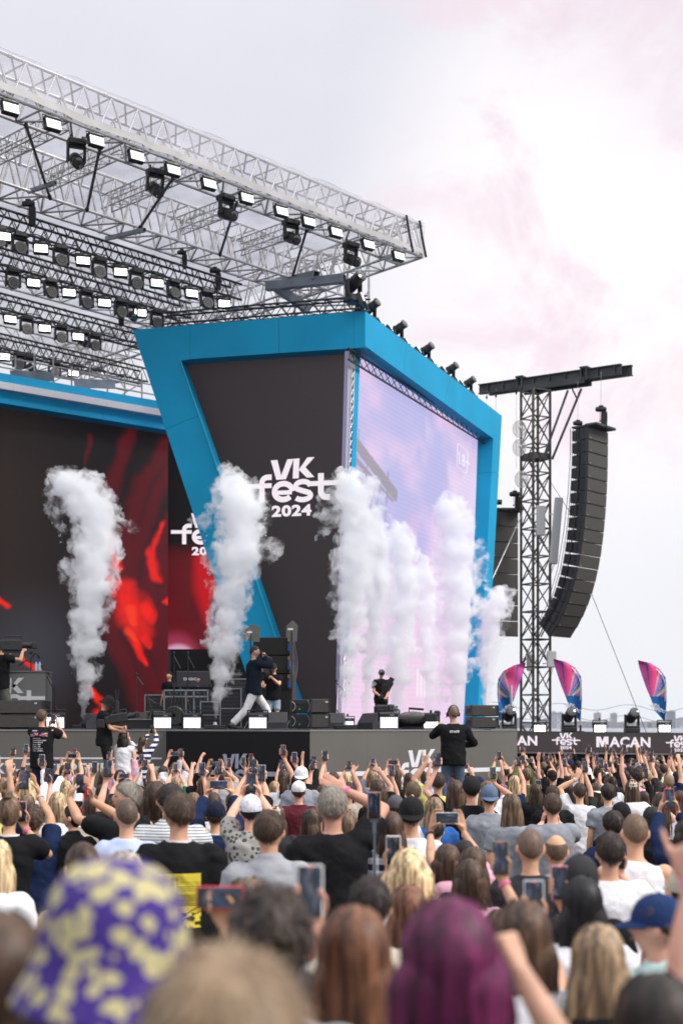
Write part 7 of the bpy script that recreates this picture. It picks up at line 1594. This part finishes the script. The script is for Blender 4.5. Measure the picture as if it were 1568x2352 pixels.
pr(1117, 1792, 17, 'long', 'lbrown', 'tee', 'white', spec={'R': ('V', (1131, 1776, .2)), 'fem': 1}, phc=(.15, .7, .03), label='person holding up the bright green phone', nm='bright green phone')
pr(1330, 1797, 18, 'short', 'brown', 'tee', 'white', spec={'L': ('open', (1322, 1790, .1)), 'hdL': (0, 0, 1), 'pnL': (0, 1, 0)}, wrist=('L', 'white'), label='person with one open hand high, white smart watch', nm='open hand with white watch')
pr(1262, 1733, 36, 'short', 'brown', 'jacket', 'black', yaw=180, head=(10, 4), spec={}, lip=True, base_z=gz(36)+.0, label='man in black with a lanyard facing the crowd under the led strip', nm='lanyard man facing the crowd', band=True)
pr(1306, 1742, 33, 'short', 'brown', 'tee', 'charcoal', cap='cap', capc='navy', head=(80, 4), spec={}, lip=True, label='man in a navy cap in profile, looking left below the led strip', nm='navy cap in profile')
pr(1345, 1760, 26, 'short', 'blond', 'tee', 'cyan', cap='bucket', capc='white', label='person in a white bucket hat below the led lettering', nm='white bucket hat')
pr(1395, 1800, 17.4, 'thick', 'dbrown', 'tee', 'grey', label='person with thick tousled brown hair, centre right', nm='thick tousled brown hair', hk=1)
pr(1268, 1802, 16.8, 'short', 'brown', 'tee', 'black', label='person with neat brown hair left of the open hand', nm='neat brown hair', hk=2)
pr(1450, 1788, 19, 'long', 'brown', 'tee', 'white', cap='cap', capc='beige', label='person in a cream cap among the phones at the right', nm='cream cap')
pr(1407, 1862, 11.4, 'thick', 'dbrown', 'tee', 'navy', label='person with wavy dark hair in front of the big black cap', nm='wavy dark hair', hk=2)
pr(1425, 1838, 12.4, 'short', 'black', 'tee', 'black', cap='cap', capc='black', label='person in a wide black cap behind the wavy dark hair', nm='wide black cap', hscale=1.0)
pr(1498, 1852, 12.2, 'bob', 'black', 'tee', 'black', label='person with glossy black hair at the far right', nm='glossy black hair', hk=0, fem=1)
pr(1268, 1820, 13, 'short', 'brown', 'tee', 'grey', spec={'R': ('S', (1264, 1862, .4)), 'L': ('S', (1264, 1862, .4))}, label='brown haired man whose black phone covers the back of his head', nm='phone before a brown head', z_adj=0)
pr(1250, 1868, 10.6, 'bob', 'dbrown', 'tee', 'black', spec={'R': ('V', (1340, 1918, .2))}, label='dark haired person reaching right with a gold edged phone', nm='gold edged phone', phc=(.3, .22, .06)) if 0 else None
NOT = len(PEOPLE)
# prints
def yprint(u, v):
    c = np.tile(np.array(srgb(226, 208, 70)), (len(u), 1)); k = np.zeros_like(u); roof = .26+.10*np.abs(u-.15)/.15*(u < .3); blk = lambda a: np.maximum(k, a.astype(float))
    k = blk((v > .22) & (v < .26+.12*np.abs(u-.14)/.14) & (u < .28) & (v > .10+.5*np.abs(u-.14))); 
    k = blk((u > .05) & (u < .55) & (v > .33) & (v < .72) & (((u*22) % 1) < .42) & (((v*14) % 1) < .45)); k = blk((u > .55) & (v > .16) & (v < .6) & (((v*26) % 1) < .42)); k = blk((u > .42) & (u < .56) & (v > .08) & (v < .5) & (((u*40) % 1) < .4))
    k = blk((v > .72) & (fbm(u*14, v*12, 91) > .56)); k = blk((np.abs((v-.98)+.55*(u-.3)) < .012) | (np.abs((v-1.02)+.45*(u-.3)) < .012)); return c*(1-.93*k[:, None])
print_grid(yp, -.145, .135, .98, 1.30, yprint, 90, 110, 'street_print')
print_text(gp, 'Си', -.13, 1.115, .07, .04, mat('print_pale_blue', (.45, .62, .7), .6)); 
# --- named working people
def crewlabel(*a, **k): return person(*a, group=k.pop('group', 'crew at work'), **k)
TOUR, _, _ = crewlabel(97, 1628, 23.6, 'short', 'lbrown', 'tee', 'black', spec={'R': ('S', (123, 1652, .3)), 'L': ('S', (123, 1652, .3))}, base_z=.62, yaw=-12, label='man in a black tour tee photographing the stage from the low riser', nm='tour tee man', hk=1, phc=(.02, .02, .02))
def rays(u, v):
    x = u-.5; y = 1.25-v*1.25; a = np.degrees(np.arctan2(y, x)); c = np.zeros((len(u), 3))+.012; s = np.floor(a/7.5).astype(int); pal = np.array([srgb(235, 90, 165), srgb(190, 205, 150), srgb(160, 80, 150), (.012, .012, .012)]); on = ((a/7.5) % 1 < .72) & (np.hypot(x*1.1, y) > .25); c[on] = pal[s[on] % 4]; return c
print_grid(TOUR, -.15, .15, 1.325, 1.385, rays, 70, 14, 'ray_print'); print_text(TOUR, 'FEST', -.12, 1.41, .10, .018); print_text(TOUR, 'TOUR', .0, 1.405, .06, .02) if 0 else None
for i, (a, b, wd) in enumerate((('1 ИЮНЯ', 'УФА', .05), ('8 ИЮНЯ', 'КРАСНОЯРСК', .14), ('15 ИЮНЯ', 'СИРИУС', .09), ('29 ИЮНЯ', 'СПБ', .05), ('30 ИЮНЯ', 'СПБ', .05), ('13 ИЮЛЯ', 'МОСКВА', .09), ('14 ИЮЛЯ', 'МОСКВА', .09))):
    print_text(TOUR, a, -.10, 1.285-i*.034, .075, .013, bold=.03); print_text(TOUR, b, -.01, 1.284-i*.034, wd, .018, bold=.06)
BH, _, _ = crewlabel(240, 1594, 27.6, 'short', 'dbrown', 'tee', 'black', spec={'R': ('fist', Vector((.12, .30, 1.08))), 'L': ('fist', Vector((-.16, .34, 1.14))), 'hdR': (0, 1, 0), 'hdL': (0, 1, .2), 'pnR': (-1, 0, 0), 'pnL': (1, 0, 0)}, cap='bucket', capc='black', head=(0, -32), base_z=.93, yaw=-78, trous='shorts', tcol=(.012, .012, .014), label='cameraman in a black bucket hat and shorts holding a stabilised camera', nm='bucket hat cameraman', lip=True)
G1, _, _ = crewlabel(283, 1681, 27.6, 'long', 'dbrown', 'long', 'white', spec={'R': ('S', (290, 1690, .3)), 'L': ('S', (290, 1690, .3)), 'fem': 1}, base_z=.34, yaw=-15, trous='long', tcol=(.01, .01, .01), label='girl in a loose white shirt with long dark hair, arms overhead', nm='girl in white', hk=0, group='two girls on the pit riser')
G2, _, _ = crewlabel(328, 1690, 27.7, 'pony', 'brown', 'long', 'white', variant='wide', spec={'R': ('S', (350, 1674, .3)), 'L': ('S', (350, 1674, .3)), 'fem': 1}, base_z=.34, yaw=-15, label='girl in navy and white stripes with a ponytail, filming', nm='girl in stripes', hk=0, group='two girls on the pit riser')
HS, MHs, JHs = crewlabel(1040, 1620, 23.5, 'buzz', 'lbrown', 'long', 'black', spec={'R': ('fist', Vector((.25, .30, 1.12))), 'L': ('fist', Vector((-.16, .40, 1.42))), 'hdR': (0, 1, 0), 'pnR': (-1, 0, 0)}, base_z=.67, head=(12, 6), yaw=4, label='headset cameraman in black standing above the crowd before the fascia', nm='headset cameraman', bulk=1.05)
print_text(HS, 'STAFF', -.075, 1.33, .15, .04)
m = MB(); m.lathe([(.072, 1.46), (.10, 1.44), (.11, 1.41), (.06, 1.40)], 18); m.ell((0, -.10, 1.37), (.09, .03, .06), 10, 7); m.build('hood', mat('blue_white_hood', (.25, .32, .42), .9, var=.6, vs=18), HS)
def headset(o, hd):
    MH = headM(*hd); m = MB(); m.path([(.088*math.cos(a), .0, .02+.12*math.sin(a)) for a in [math.pi*i/10 for i in range(11)]], .009, 5)
    for s in (-1, 1): m.ell((s*.092, 0, -.01), (.022, .038, .042), 10, 6)
    m.path([(-.1, .02, -.03), (-.09, .08, -.07), (-.04, .12, -.065)], .004, 4); link('headset', m.mesh('headset', BLKP), o, MH)
headset(HS, (12, 6))
SGC = Vector(); dz = .10
SG, MSG, JSG = crewlabel(583, 1481, 30.2, 'buzz', 'dbrown', 'long', (.010, .016, .028), spec={'R': ('mic', Vector((.05, .19, 1.545))), 'L': ('fist', Vector((-.26, .20, 1.02))), 'hdR': (-.3, .2, .9), 'pnR': (-1, -.1, .2), 'hdL': (0, .8, -.3), 'pnL': (1, .2, 0)}, base_z=DK-.14, yaw=-74, head=(-4, -2), legs={'R': (.12, -.50, .17), 'L': (-.12, .40, .16), 'fR': (0, .96, -.2), 'fL': (0, 1, 0)}, tcol=(.82, .81, .80), label='performer in a dark long sleeved top and white trousers singing mid stride', nm='performer', lip=True, glasses=True, group='people on the stage', vox=.0075, sk=(.60, .36, .27))
m = MB(); m.tube((.05, .175, 1.60), (.02, .36, 1.50), .020, .016, 10); m.ell((.055, .14, 1.62), (.027, .027, .027), 10, 8); mc = link('hand_microphone', m.mesh('hand_microphone', BLKP), None, Matrix.Translation(SG.location) @ Matrix.Rotation(SG.rotation_euler.z, 4, 'Z') @ Matrix.Diagonal((SG.scale.x, SG.scale.y, SG.scale.z, 1))); tag(mc, 'black microphone held to the mouth by the performer', 'microphone')
def shoes(o, J, col, name='shoe'):
    for k in 'RL':
        Hp, Kn, A_, fd = J['leg'+k]; m = MB(); caps(m, [A_+Vector((0, 0, -.03))-fd*.035, A_+fd*.09+Vector((0, 0, -.04)), A_+fd*.175+Vector((0, 0, -.045))], [.05, .046, .037], 10); link(name, m.mesh('shoe', mat('shoe_'+col, (.75, .75, .74) if col == 'white' else (.015, .015, .015), .5), True), o)
shoes(SG, JSG, 'black')
def big_camera(M_, label, mat_=BLKP, s=1.0, cat='camera'):
    e = bpy.data.objects.new('video_camera', None); COL.objects.link(e); e.matrix_world = M_ @ Matrix.Diagonal((s, s, s, 1)); tag(e, label, cat, 'cameras of the crew')
    m = MB(); m.box((0, -.05, 0), (.12, .36, .18), ch=.015); m.box((0, -.27, -.01), (.1, .12, .15), ch=.01); m.build('body', BLKP, e); m = MB(); m.tube((0, .12, .0), (0, .3, 0), .052, .055, 14); lb = m.build('lens', CAB, e); m = MB(); m.box((0, .33, 0), (.15, .1, .11), ch=.012); m.build('lens_hood', BLKP, e); m = MB(); m.tube((0, .375, 0), (0, .383, 0), .045, n=16); m.build('front_glass', GLASSY, lb)
    m = MB(); m.tube((0, -.15, .15), (0, .12, .15), .016, n=6); m.tube((0, -.15, .08), (0, -.15, .15), .014); m.tube((0, .12, .08), (0, .12, .15), .014); m.build('top_handle', BLKM, e)
    m = MB(); m.tube((-.06, .05, .08), (-.16, .02, .08), .012); m.box((-.19, -.0, .08), (.09, .08, .07), ch=.01); m.build('viewfinder', BLKP, e); m = MB(); m.box((0, -.05, -.11), (.05, .3, .04)); m.box((.07, -.1, .05), (.02, .06, .05)); m.build('shoulder_pad', BLKM, e); return e
big_camera(Matrix.Translation(P(279, 1648, 27.4)) @ Matrix.Rotation(R(-80), 4, 'Z') @ Matrix.Rotation(R(10), 4, 'X'), 'camera rig with a monitor in the hands of the bucket hat cameraman', s=.95)
m = MB(); p = P(270, 1625, 27.4); m.box((0, 0, 0), (.06, .06, .26), ch=.01); m.tube((.0, 0, .1), (.03, 0, .36), .008); m.tube((-.02, 0, .1), (-.03, 0, .34), .008); tag(m.build('wireless_transmitter', BLKP, None, Matrix.Translation(p)), 'wireless transmitter with two aerials on top of the camera rig', 'transmitter'); m = MB(); p = P(232, 1662, 27.2); m.box((0, 0, 0), (.14, .1, .16), ch=.01); m.box((.02, -.052, .02), (.05, .004, .05)); tag(m.build('belt_pack', BLKP, None, Matrix.Translation(p)), 'battery pack hanging below the hand of the bucket hat cameraman', 'pack')
SCM, _, JC = crewlabel(629, 1521, 33.2, 'short', 'black', 'tee', 'black', spec={'L': ('fist', Vector((-.02, .28, 1.38))), 'R': ('fist', Vector((.22, .30, 1.25))), 'hdL': (.5, .6, 0), 'hdR': (0, 1, 0)}, base_z=DK-.04, yaw=168, cap='cap', capc='charcoal', head=(0, -14), trous='shorts', tcol=(.30, .38, .46), label='stage cameraman in a dark cap, black tee and pale denim shorts', nm='stage cameraman', group='people on the stage')
big_camera(Matrix.Translation(P(609, 1541, 32.85)) @ Matrix.Rotation(R(172), 4, 'Z'), 'shoulder camera pointed at the lens by the stage cameraman', s=1.0)
MIX, _, _ = crewlabel(875, 1534, 35.4, 'short', 'dbrown', 'tee', 'black', spec={'R': ('fist', Vector((.08, .26, 1.0))), 'L': ('fist', Vector((-.10, .24, .95))), 'hdR': (0, .6, -.6), 'hdL': (0, .6, -.6)}, base_z=DK-.05, yaw=186, cap='cap', capc='charcoal', capback=True, head=(0, -30), tcol=(.012, .012, .013), label='crewman in black with straps and a backward cap, looking down amid the smoke', nm='crewman amid the smoke', group='people on the stage')
big_camera(Matrix.Translation(P(888, 1578, 34.8)) @ Matrix.Rotation(R(80), 4, 'Z') @ Matrix.Rotation(R(-60), 4, 'X'), 'compact camera hanging at the chest of the crewman amid the smoke', s=.8)
LC, _, _ = crewlabel(4, 1470, 30.4, 'short', 'dbrown', 'tee', 'black', spec={'R': ('fist', Vector((.20, .36, 1.56))), 'L': ('fist', Vector((-.2, .3, 1.5))), 'hdR': (0, .5, .7)}, base_z=DK, yaw=-48, trous='shorts', tcol=(.10, .10, .09), label='cameraman in black cut off by the left edge, camera on his shoulder', nm='left edge cameraman', group='people on the stage')
big_camera(Matrix.Translation(P(34, 1482, 29.9)) @ Matrix.Rotation(R(-75), 4, 'Z'), 'broadcast camera on the shoulder at the left edge of the picture', s=1.25)
for i, (px, yt, Y, lb) in enumerate(((389, 1542, 36.5, 'crewman in black standing left of the mixing desk'), (414, 1556, 38, 'crew member half hidden behind the left of the mixing desk'), (440, 1548, 38, 'crew member in a cap behind the mixing console'), (463, 1552, 38.6, 'crew member behind the console, nearest the second smoke column'))):
    crewlabel(px, yt, Y, 'short', 'black', 'tee', 'black', pose='idle', yaw=150+i*20, base_z=DK-.2 if i else DK-.05, label=lb, nm='crewman by the mixing desk', group='people on the stage', cap='cap' if i == 2 else None, capc='black')
# fluffy microphone camera right
e = empty('fluffy_microphone_camera', tuple(P(975, 1648, 24.6)), R(-15)); tag(e, 'camera with a grey fluffy wind shield on its long microphone', 'camera', 'cameras of the crew'); m = MB(); V_, F_ = ico(3)
m.add([(x*.26-.22, y*.085, z*.085+.02) for x, y, z in V_], F_); rsx = random.Random(5)
for i in range(700):
    x, y, z = V_[rsx.randrange(len(V_))]; p = Vector((x*.26-.22, y*.085, z*.085+.02)); q = p+Vector((rsx.uniform(-.03, .03)+x*.01, y*.03+rsx.uniform(-.01, .01), z*.03-.02)); m.add([p, p+Vector((.004, 0, .003)), q], [(0, 1, 2)])
m.build('wind_shield', mat('fluffy_grey', (.16, .16, .14), .95, var=.4, vs=40), e, fix=False); m = MB(); m.box((.12, 0, .0), (.22, .14, .15), ch=.02); m.box((.22, 0, .07), (.1, .1, .1), ch=.02); m.tube((.0, 0, 0), (-.1, 0, 0), .05, n=12); m.build('body', BLKP, e); m = MB(); m.tube((-.28, 0, .16), (-.02, 0, .14), .02, n=8); m.tube((-.3, 0, .02), (-.27, 0, .16), .008, n=5); m.build('top_microphone', BLKP, e)
# selfie stick phone
Mp = Matrix.Translation(P(859, 1850, 8.3)) @ Matrix.Diagonal((1.02, 1, 1.02, 1)); q = phone(Mp, False, (.35, .26, .18), 'tan edged phone on a selfie stick above the checked shirt', True); m = MB(); m.box((0, .012, -.085), (.05, .02, .02)); m.tube((0, .012, -.09), (.004, .02, -.5), .008, n=6); m.box((.0, .01, -.13), (.022, .02, .07), ch=.004); tag(m.build('selfie_stick', mat('stick_blue_grey', (.12, .16, .19), .4, .4), None, Mp), 'selfie stick holding the tan edged phone', 'selfie stick')

# --- everybody else, row by row
LOOKW = dict(brown='brown', dbrown='dark brown', black='black', lbrown='light brown', blond='blond', grey='grey', auburn='auburn', dkblond='dark blond')
STW = dict(short='short {} hair', thick='thick {} hair', curly='curly {} hair', long='long {} hair', bob='a {} bob', lob='shoulder length {} hair', pony='a {} ponytail', bun='a {} bun', buzz='cropped {} hair', bald='thinning {} hair')
KW = dict(tee='{} tee', long='{} long sleeves', tank='{} tank top', hood='{} hoodie', jacket='{} jacket', polo='{} polo')
CW = dict(lgrey='light grey', lblue='pale blue')
PW = dict(idle='arms down', idle2='looking left', Rup='phone up in the right hand', Lup='phone up in the left hand', Sup='phone overhead in both hands', Hup='phone held sideways overhead', Sface='filming at face height', Rhigh='phone stretched high', Lhigh='phone stretched high on the left', open2='both hands up, clapping', Ropen='one open hand up', Lpoint='left hand pointing', Rfist='right fist up', Rface='phone beside the face', Hface='filming sideways at face height')
rf = random.Random(2024)
def blocked(px, yt, Y, up):
    w = .19*FP/Y; sh = .27*FP/Y
    for (a, b, c, d, y2) in BOXES:
        if y2 > Y+.15:   # that thing stands behind: would we cover it?
            if px+w/2 > a+2 and px-w/2 < c-2 and yt < d-3: return True
            if px+sh > a+4 and px-sh < c-4 and yt+1.5*w < d-8 and y2 < 14.5: return True
            if up and px+w*.7 > a and px-w*.7 < c and yt-w*1.5 < d and y2 < 10: return True
        elif abs(y2-Y) < .5:
            if abs((a+c)/2-px) < w*1.45 and abs(b-yt) < w*1.2: return True
    return False
FILL = []
Y = 25.6
while Y > 5.4:
    x = -.245*Y-1+rf.random(); right = .245*Y+.9
    while x < right:
        yy = Y+rf.uniform(-.35, .35); px = HX+x/yy*FP; fem = rf.random() < .5; h = rf.gauss(1.655 if fem else 1.775, .055); yt = HY+(CZ-h-gz(yy))/yy*FP
        up = rf.random() < (.92 if yy > 12 else .75 if yy > 9 else .1)
        if not blocked(px, yt, yy, up and yy < 15): FILL.append((px, yt, yy, fem, up)); w = .17*FP/yy; BOXES.append((px-w/2, yt, px+w/2, yt+1.15*w, yy))
        x += rf.uniform(.44, .62)
    Y -= .60
Y = 44.5
while Y > 26.4:
    x = (1195-HX)/FP*Y; 
    while x < (1600-HX)/FP*Y:
        yy = Y+rf.uniform(-.3, .3); px = HX+x/yy*FP; fem = rf.random() < .5; h = rf.gauss(1.66 if fem else 1.78, .06); yt = HY+(CZ-h-gz(yy))/yy*FP
        if not blocked(px, yt, yy, False): FILL.append((px, yt, yy, fem, rf.random() < .62))
        x += rf.uniform(.6, .95)
    Y -= 1.35
FILL.sort(key=lambda t: t[2]); FILL = FILL
FAR = FILL[300-NOT:] if len(FILL) > 300-NOT else []
FILL = FILL[:300-NOT]; print('PEOPLE', NOT, len(FILL), len(FAR))
_sk = get_shirt
INFO = []
for (px, yt, yy, fem, up) in FILL:
    hc = rf.choices(['brown', 'dbrown', 'black', 'lbrown', 'blond', 'dkblond', 'auburn', 'grey'], [30, 26, 12, 12, 5, 8, 4, 2])[0]; st = rf.choices(['long', 'pony', 'bob', 'lob', 'bun'], [5, 3, 2, 3, 1])[0] if fem else rf.choices(['short', 'thick', 'buzz', 'curly', 'bald'], [10, 4, 4, 2, 1])[0]
    if up: pose = rf.choices(['Rup', 'Lup', 'Sup', 'Hup', 'Sface', 'Rhigh', 'Lhigh', 'open2', 'Ropen', 'Lpoint', 'Rfist', 'Rface', 'Hface'], [14, 10, 11, 7, 5, 9, 8, 5, 5, 3, 2, 4, 3])[0]
    else: pose = rf.choice(['idle', 'idle', 'idle2'])
    kd = rf.choices(['tee', 'long', 'tank'], [10, 3, 1.5])[0]; cc = rf.choices(list(CC), [26, 11, 9, 6, 4, 4, 3, 2, 3, 2, 3, 1, 9, 1, 2, 3, 1])[0]
    cap = None; capc = None
    if rf.random() < .16: cap = rf.choices(['cap', 'bucket'], [5, 1])[0]; capc = rf.choice(['black', 'white', 'navy', 'beige', 'charcoal', 'white', 'blue', 'pink'])
    if cap and st in ('thick', 'curly', 'bun'): st = 'short' if not fem else 'long'
    yw = rf.uniform(-14, 14)+(8 if px > 900 else 0); cw = CW.get(cc, cc)
    txt = (f"{CW.get(capc, capc)} {'cap' if cap == 'cap' else 'bucket hat'}, " if cap else STW[st].format(LOOKW[hc])+', ')+KW[kd].format(cw)
    o, _, _ = person(px, yt, yy, st, hc, kd, cc, pose=pose, yaw=yw, cap=cap, capc=capc, capback=rf.random() < .4); INFO.append((o, px, yt, yy, txt, PW[pose]))
# labels that single each one out: look + doing + who they stand by
LM = [(p[1], p[2]) for p in PEOPLE[:0]]
NAMED = [(24, 1826, 'the top knot'), (76, 1850, 'the silver watch'), (134, 1822, 'the orange hemmed tee'), (215, 1826, 'the long brown hair'), (291, 1829, 'the pale blue tee'), (357, 1796, 'the chestnut bob'), (411, 1817, 'the yellow print'), (496, 1836, 'the navy cap'), (576, 1820, 'the scribbled cap'), (618, 1857, 'the grey polo'), (764, 1803, 'the grey haired man'), (859, 1850, 'the selfie stick'), (944, 1824, 'the black cap'), (908, 1822, 'the white lined cap'), (1000, 1850, 'the white sleeve'), (1131, 1776, 'the green phone'), (1217, 1896, 'the shaved head'), (1276, 1911, 'the balding man'), (1330, 1800, 'the open hand'), (1395, 1800, 'the tousled hair'), (1457, 1862, 'the white vest'), (1498, 1852, 'the glossy black hair'), (650, 1722, 'the red phone'), (692, 1757, 'the white cap'), (1082, 1778, 'the black cap under the cameraman'), (1123, 1798, 'the denim cap'), (1306, 1742, 'the navy cap in profile'), (1345, 1760, 'the white bucket hat'), (1262, 1733, 'the lanyard man'), (1450, 1788, 'the cream cap'), (97, 1760, 'the tour tee man'), (240, 1770, 'the bucket hat cameraman'), (328, 1770, 'the striped girl'), (540, 1770, 'the front wordmark'), (960, 1770, 'the side wordmark'), (1045, 1760, 'the headset cameraman'), (1430, 1735, 'the led lettering'), (1540, 1740, 'the right edge of the led strip'), (820, 1770, 'the grey fascia'), (711, 1780, 'the fascia corner'), (1540, 1900, 'the right frame edge'), (10, 1780, 'the left frame edge')]
seen = set(); rep = {}
for (o, px, yt, yy, txt, pw) in INFO:
    best = sorted(NAMED, key=lambda n: (n[0]-px)**2+((n[1]-yt)*1.3)**2)
    done = False
    for nmx in best[:4]:
        dx, dy = px-nmx[0], yt-nmx[1]; rel = ('just ' if math.hypot(dx, dy) < 28 else '')+(('right of' if dx > 0 else 'left of') if abs(dx) > abs(dy)*1.1 else ('below' if dy > 0 else 'behind'))
        lab = f'{txt}, {pw}, {rel} {nmx[2]}'
        if len(lab.split()) > 16: lab = f'{txt}, {rel} {nmx[2]}'
        if lab not in seen and len(lab.split()) <= 16: seen.add(lab); done = True; break
    o['label'] = lab; rep[o.name] = (txt, rel, nmx[2])
# phones take the words of whoever holds them
pseen = set(); CNAME = lambda c: 'black' if max(c) < .05 else ('white' if min(c) > .4 and max(c)-min(c) < .12 else 'red' if c[0] > .4 and c[1] < .2 else 'pink' if c[0] > .5 and c[1] < .4 else 'green' if c[1] > .5 and c[0] < .3 else 'lilac' if c[2] > c[1]*1.2 and c[0] > .3 else 'pale green' if c[1] > c[0] else 'brown')
for e in PHONES:
    if '_own' not in e: continue
    ow = bpy.data.objects[e['_own']]; c = tuple(e['_c']); w = CNAME(c)
    if ow.name in rep: t, rel, n_ = rep[ow.name]; opts = [f'{w} phone of the person with {t}, {rel} {n_}', f'{w} phone of {t}, {rel} {n_}', f'{w} lit phone {rel} {n_}, over {t.split(",")[0]}']
    else: L_ = ow.get('label', ''); sh_ = ' '.join(L_.split()[:11]); opts = [f'{w} phone held by the {sh_}']
    lab = opts[0]
    for q_ in opts:
        if q_ not in pseen and len(q_.split()) <= 16: lab = q_; break
    pseen.add(lab); e['label'] = ' '.join(lab.split()[:16]).rstrip(' ,')
    del e['_own'], e['_c']
for o in list(bpy.data.objects):
    for k in ('_px', '_ph', '_desc'):
        if k in o: del o[k]
# the far rows under the led strip read as one mass
m = MB(); cols = []
def joinfar(rows):
    verts, faces, mi, n = [], [], [], 0; slots = [mat('far_skin', (.58, .35, .26), .6), mat('far_hair_brown', (.04, .025, .018), .6), mat('far_hair_light', (.2, .14, .08), .6), mat('far_black', (.012, .012, .013), .9), mat('far_white', (.75, .75, .76), .9), mat('far_colour', (.2, .25, .4), .9), mat('far_phone', (.01, .01, .012), .2)]
    for (px, yt, yy, fem, up) in rows:
        pose = rf.choice(['Rup', 'Lup', 'Sup', 'Rhigh', 'Ropen', 'Hup', 'open2']) if up else 'idle'; bmh, J = get_body(pose); sh_ = get_shirt(pose, 'tee'); hr = hair_of('buzz' if not fem else 'bob', 0) if 0 else None
        x = (px-HX)/FP*yy; g = gz(yy); s = (CZ-(yt-HY)/FP*yy-g)/1.782; Mo = Matrix.Translation((x, yy, g)) @ Matrix.Rotation(rf.uniform(-.3, .3), 4, 'Z') @ Matrix.Scale(s, 4)
        hm = MB(); hm.ell((0, 0, 0), (.09, .108, .125), 10, 8)
        hv = [(v[0], v[1]-.012, v[2]+.012) for v in hm.v if 1]; MH = headM(0, 6)
        items = [(bmh, 0, Mo), (sh_, rf.choice([3, 3, 4, 5, 3]), Mo)]
        for me, k, M_ in items:
            a = np.empty(len(me.vertices)*3); me.vertices.foreach_get('co', a); a = a.reshape(-1, 3); R_ = np.array(M_)[:3, :3]; a = a@R_.T+np.array(M_.translation)
            verts.append(a); lt = np.array([v for p in me.polygons for v in p.vertices]); sz = [p.loop_total for p in me.polygons]; i0 = 0; fl = []
            lt = (lt+n).tolist()
            for z_ in sz: fl.append(lt[i0:i0+z_]); i0 += z_
            faces += fl; mi += [k]*len(sz); n += len(a)
        for bits, k in (((hv, hm.f), rf.choice([1, 1, 1, 2, 3, 4])),):
            a = np.array([(Mo @ (MH @ Vector(v)))[:] for v in bits[0]]); verts.append(a); faces += [[i+n for i in f] for f in bits[1]]; mi += [k]*len(bits[1]); n += len(a)
        if 'phone' in J:
            b = MB(); b.box((0, 0, 0), (.076, .012, .156)); Mp = Mo @ Matrix.Translation(J['phone'][0]); a = np.array([(Mp @ Vector(v))[:] for v in b.v]); verts.append(a); faces += [[i+n for i in f] for f in b.f]; mi += [6]*len(b.f); n += len(a)
    me = bpy.data.meshes.new('far_crowd'); me.from_pydata(np.concatenate(verts).tolist(), [], faces)
    for s_ in slots: me.materials.append(s_)
    me.polygons.foreach_set('material_index', mi); me.polygons.foreach_set('use_smooth', [True]*len(faces)); me.update(); return me
if FAR: tag(link('far_crowd', joinfar(FAR)), 'farthest rows of the crowd right below the lettered led strip', 'crowd', None, 'stuff')

# ------------------------------------------------------------------ the air
m = MB(); m.box((0, 2150, 25), (4900, 4400, 62)); m.v = [(x, y, max(z, -4.2)) for x, y, z in m.v]
hz = bpy.data.materials.new('thin_air'); hz.use_nodes = True; nt = hz.node_tree; nt.nodes.clear(); o_ = N(nt, 'ShaderNodeOutputMaterial'); v_ = N(nt, 'ShaderNodeVolumePrincipled'); v_.inputs['Color'].default_value = (.86, .9, 1, 1); v_.inputs['Density'].default_value = .00009; nt.links.new(v_.outputs[0], o_.inputs['Volume'])
tag(m.build('haze', hz), 'thin pale haze over the festival ground and the bay', None, None, 'stuff')
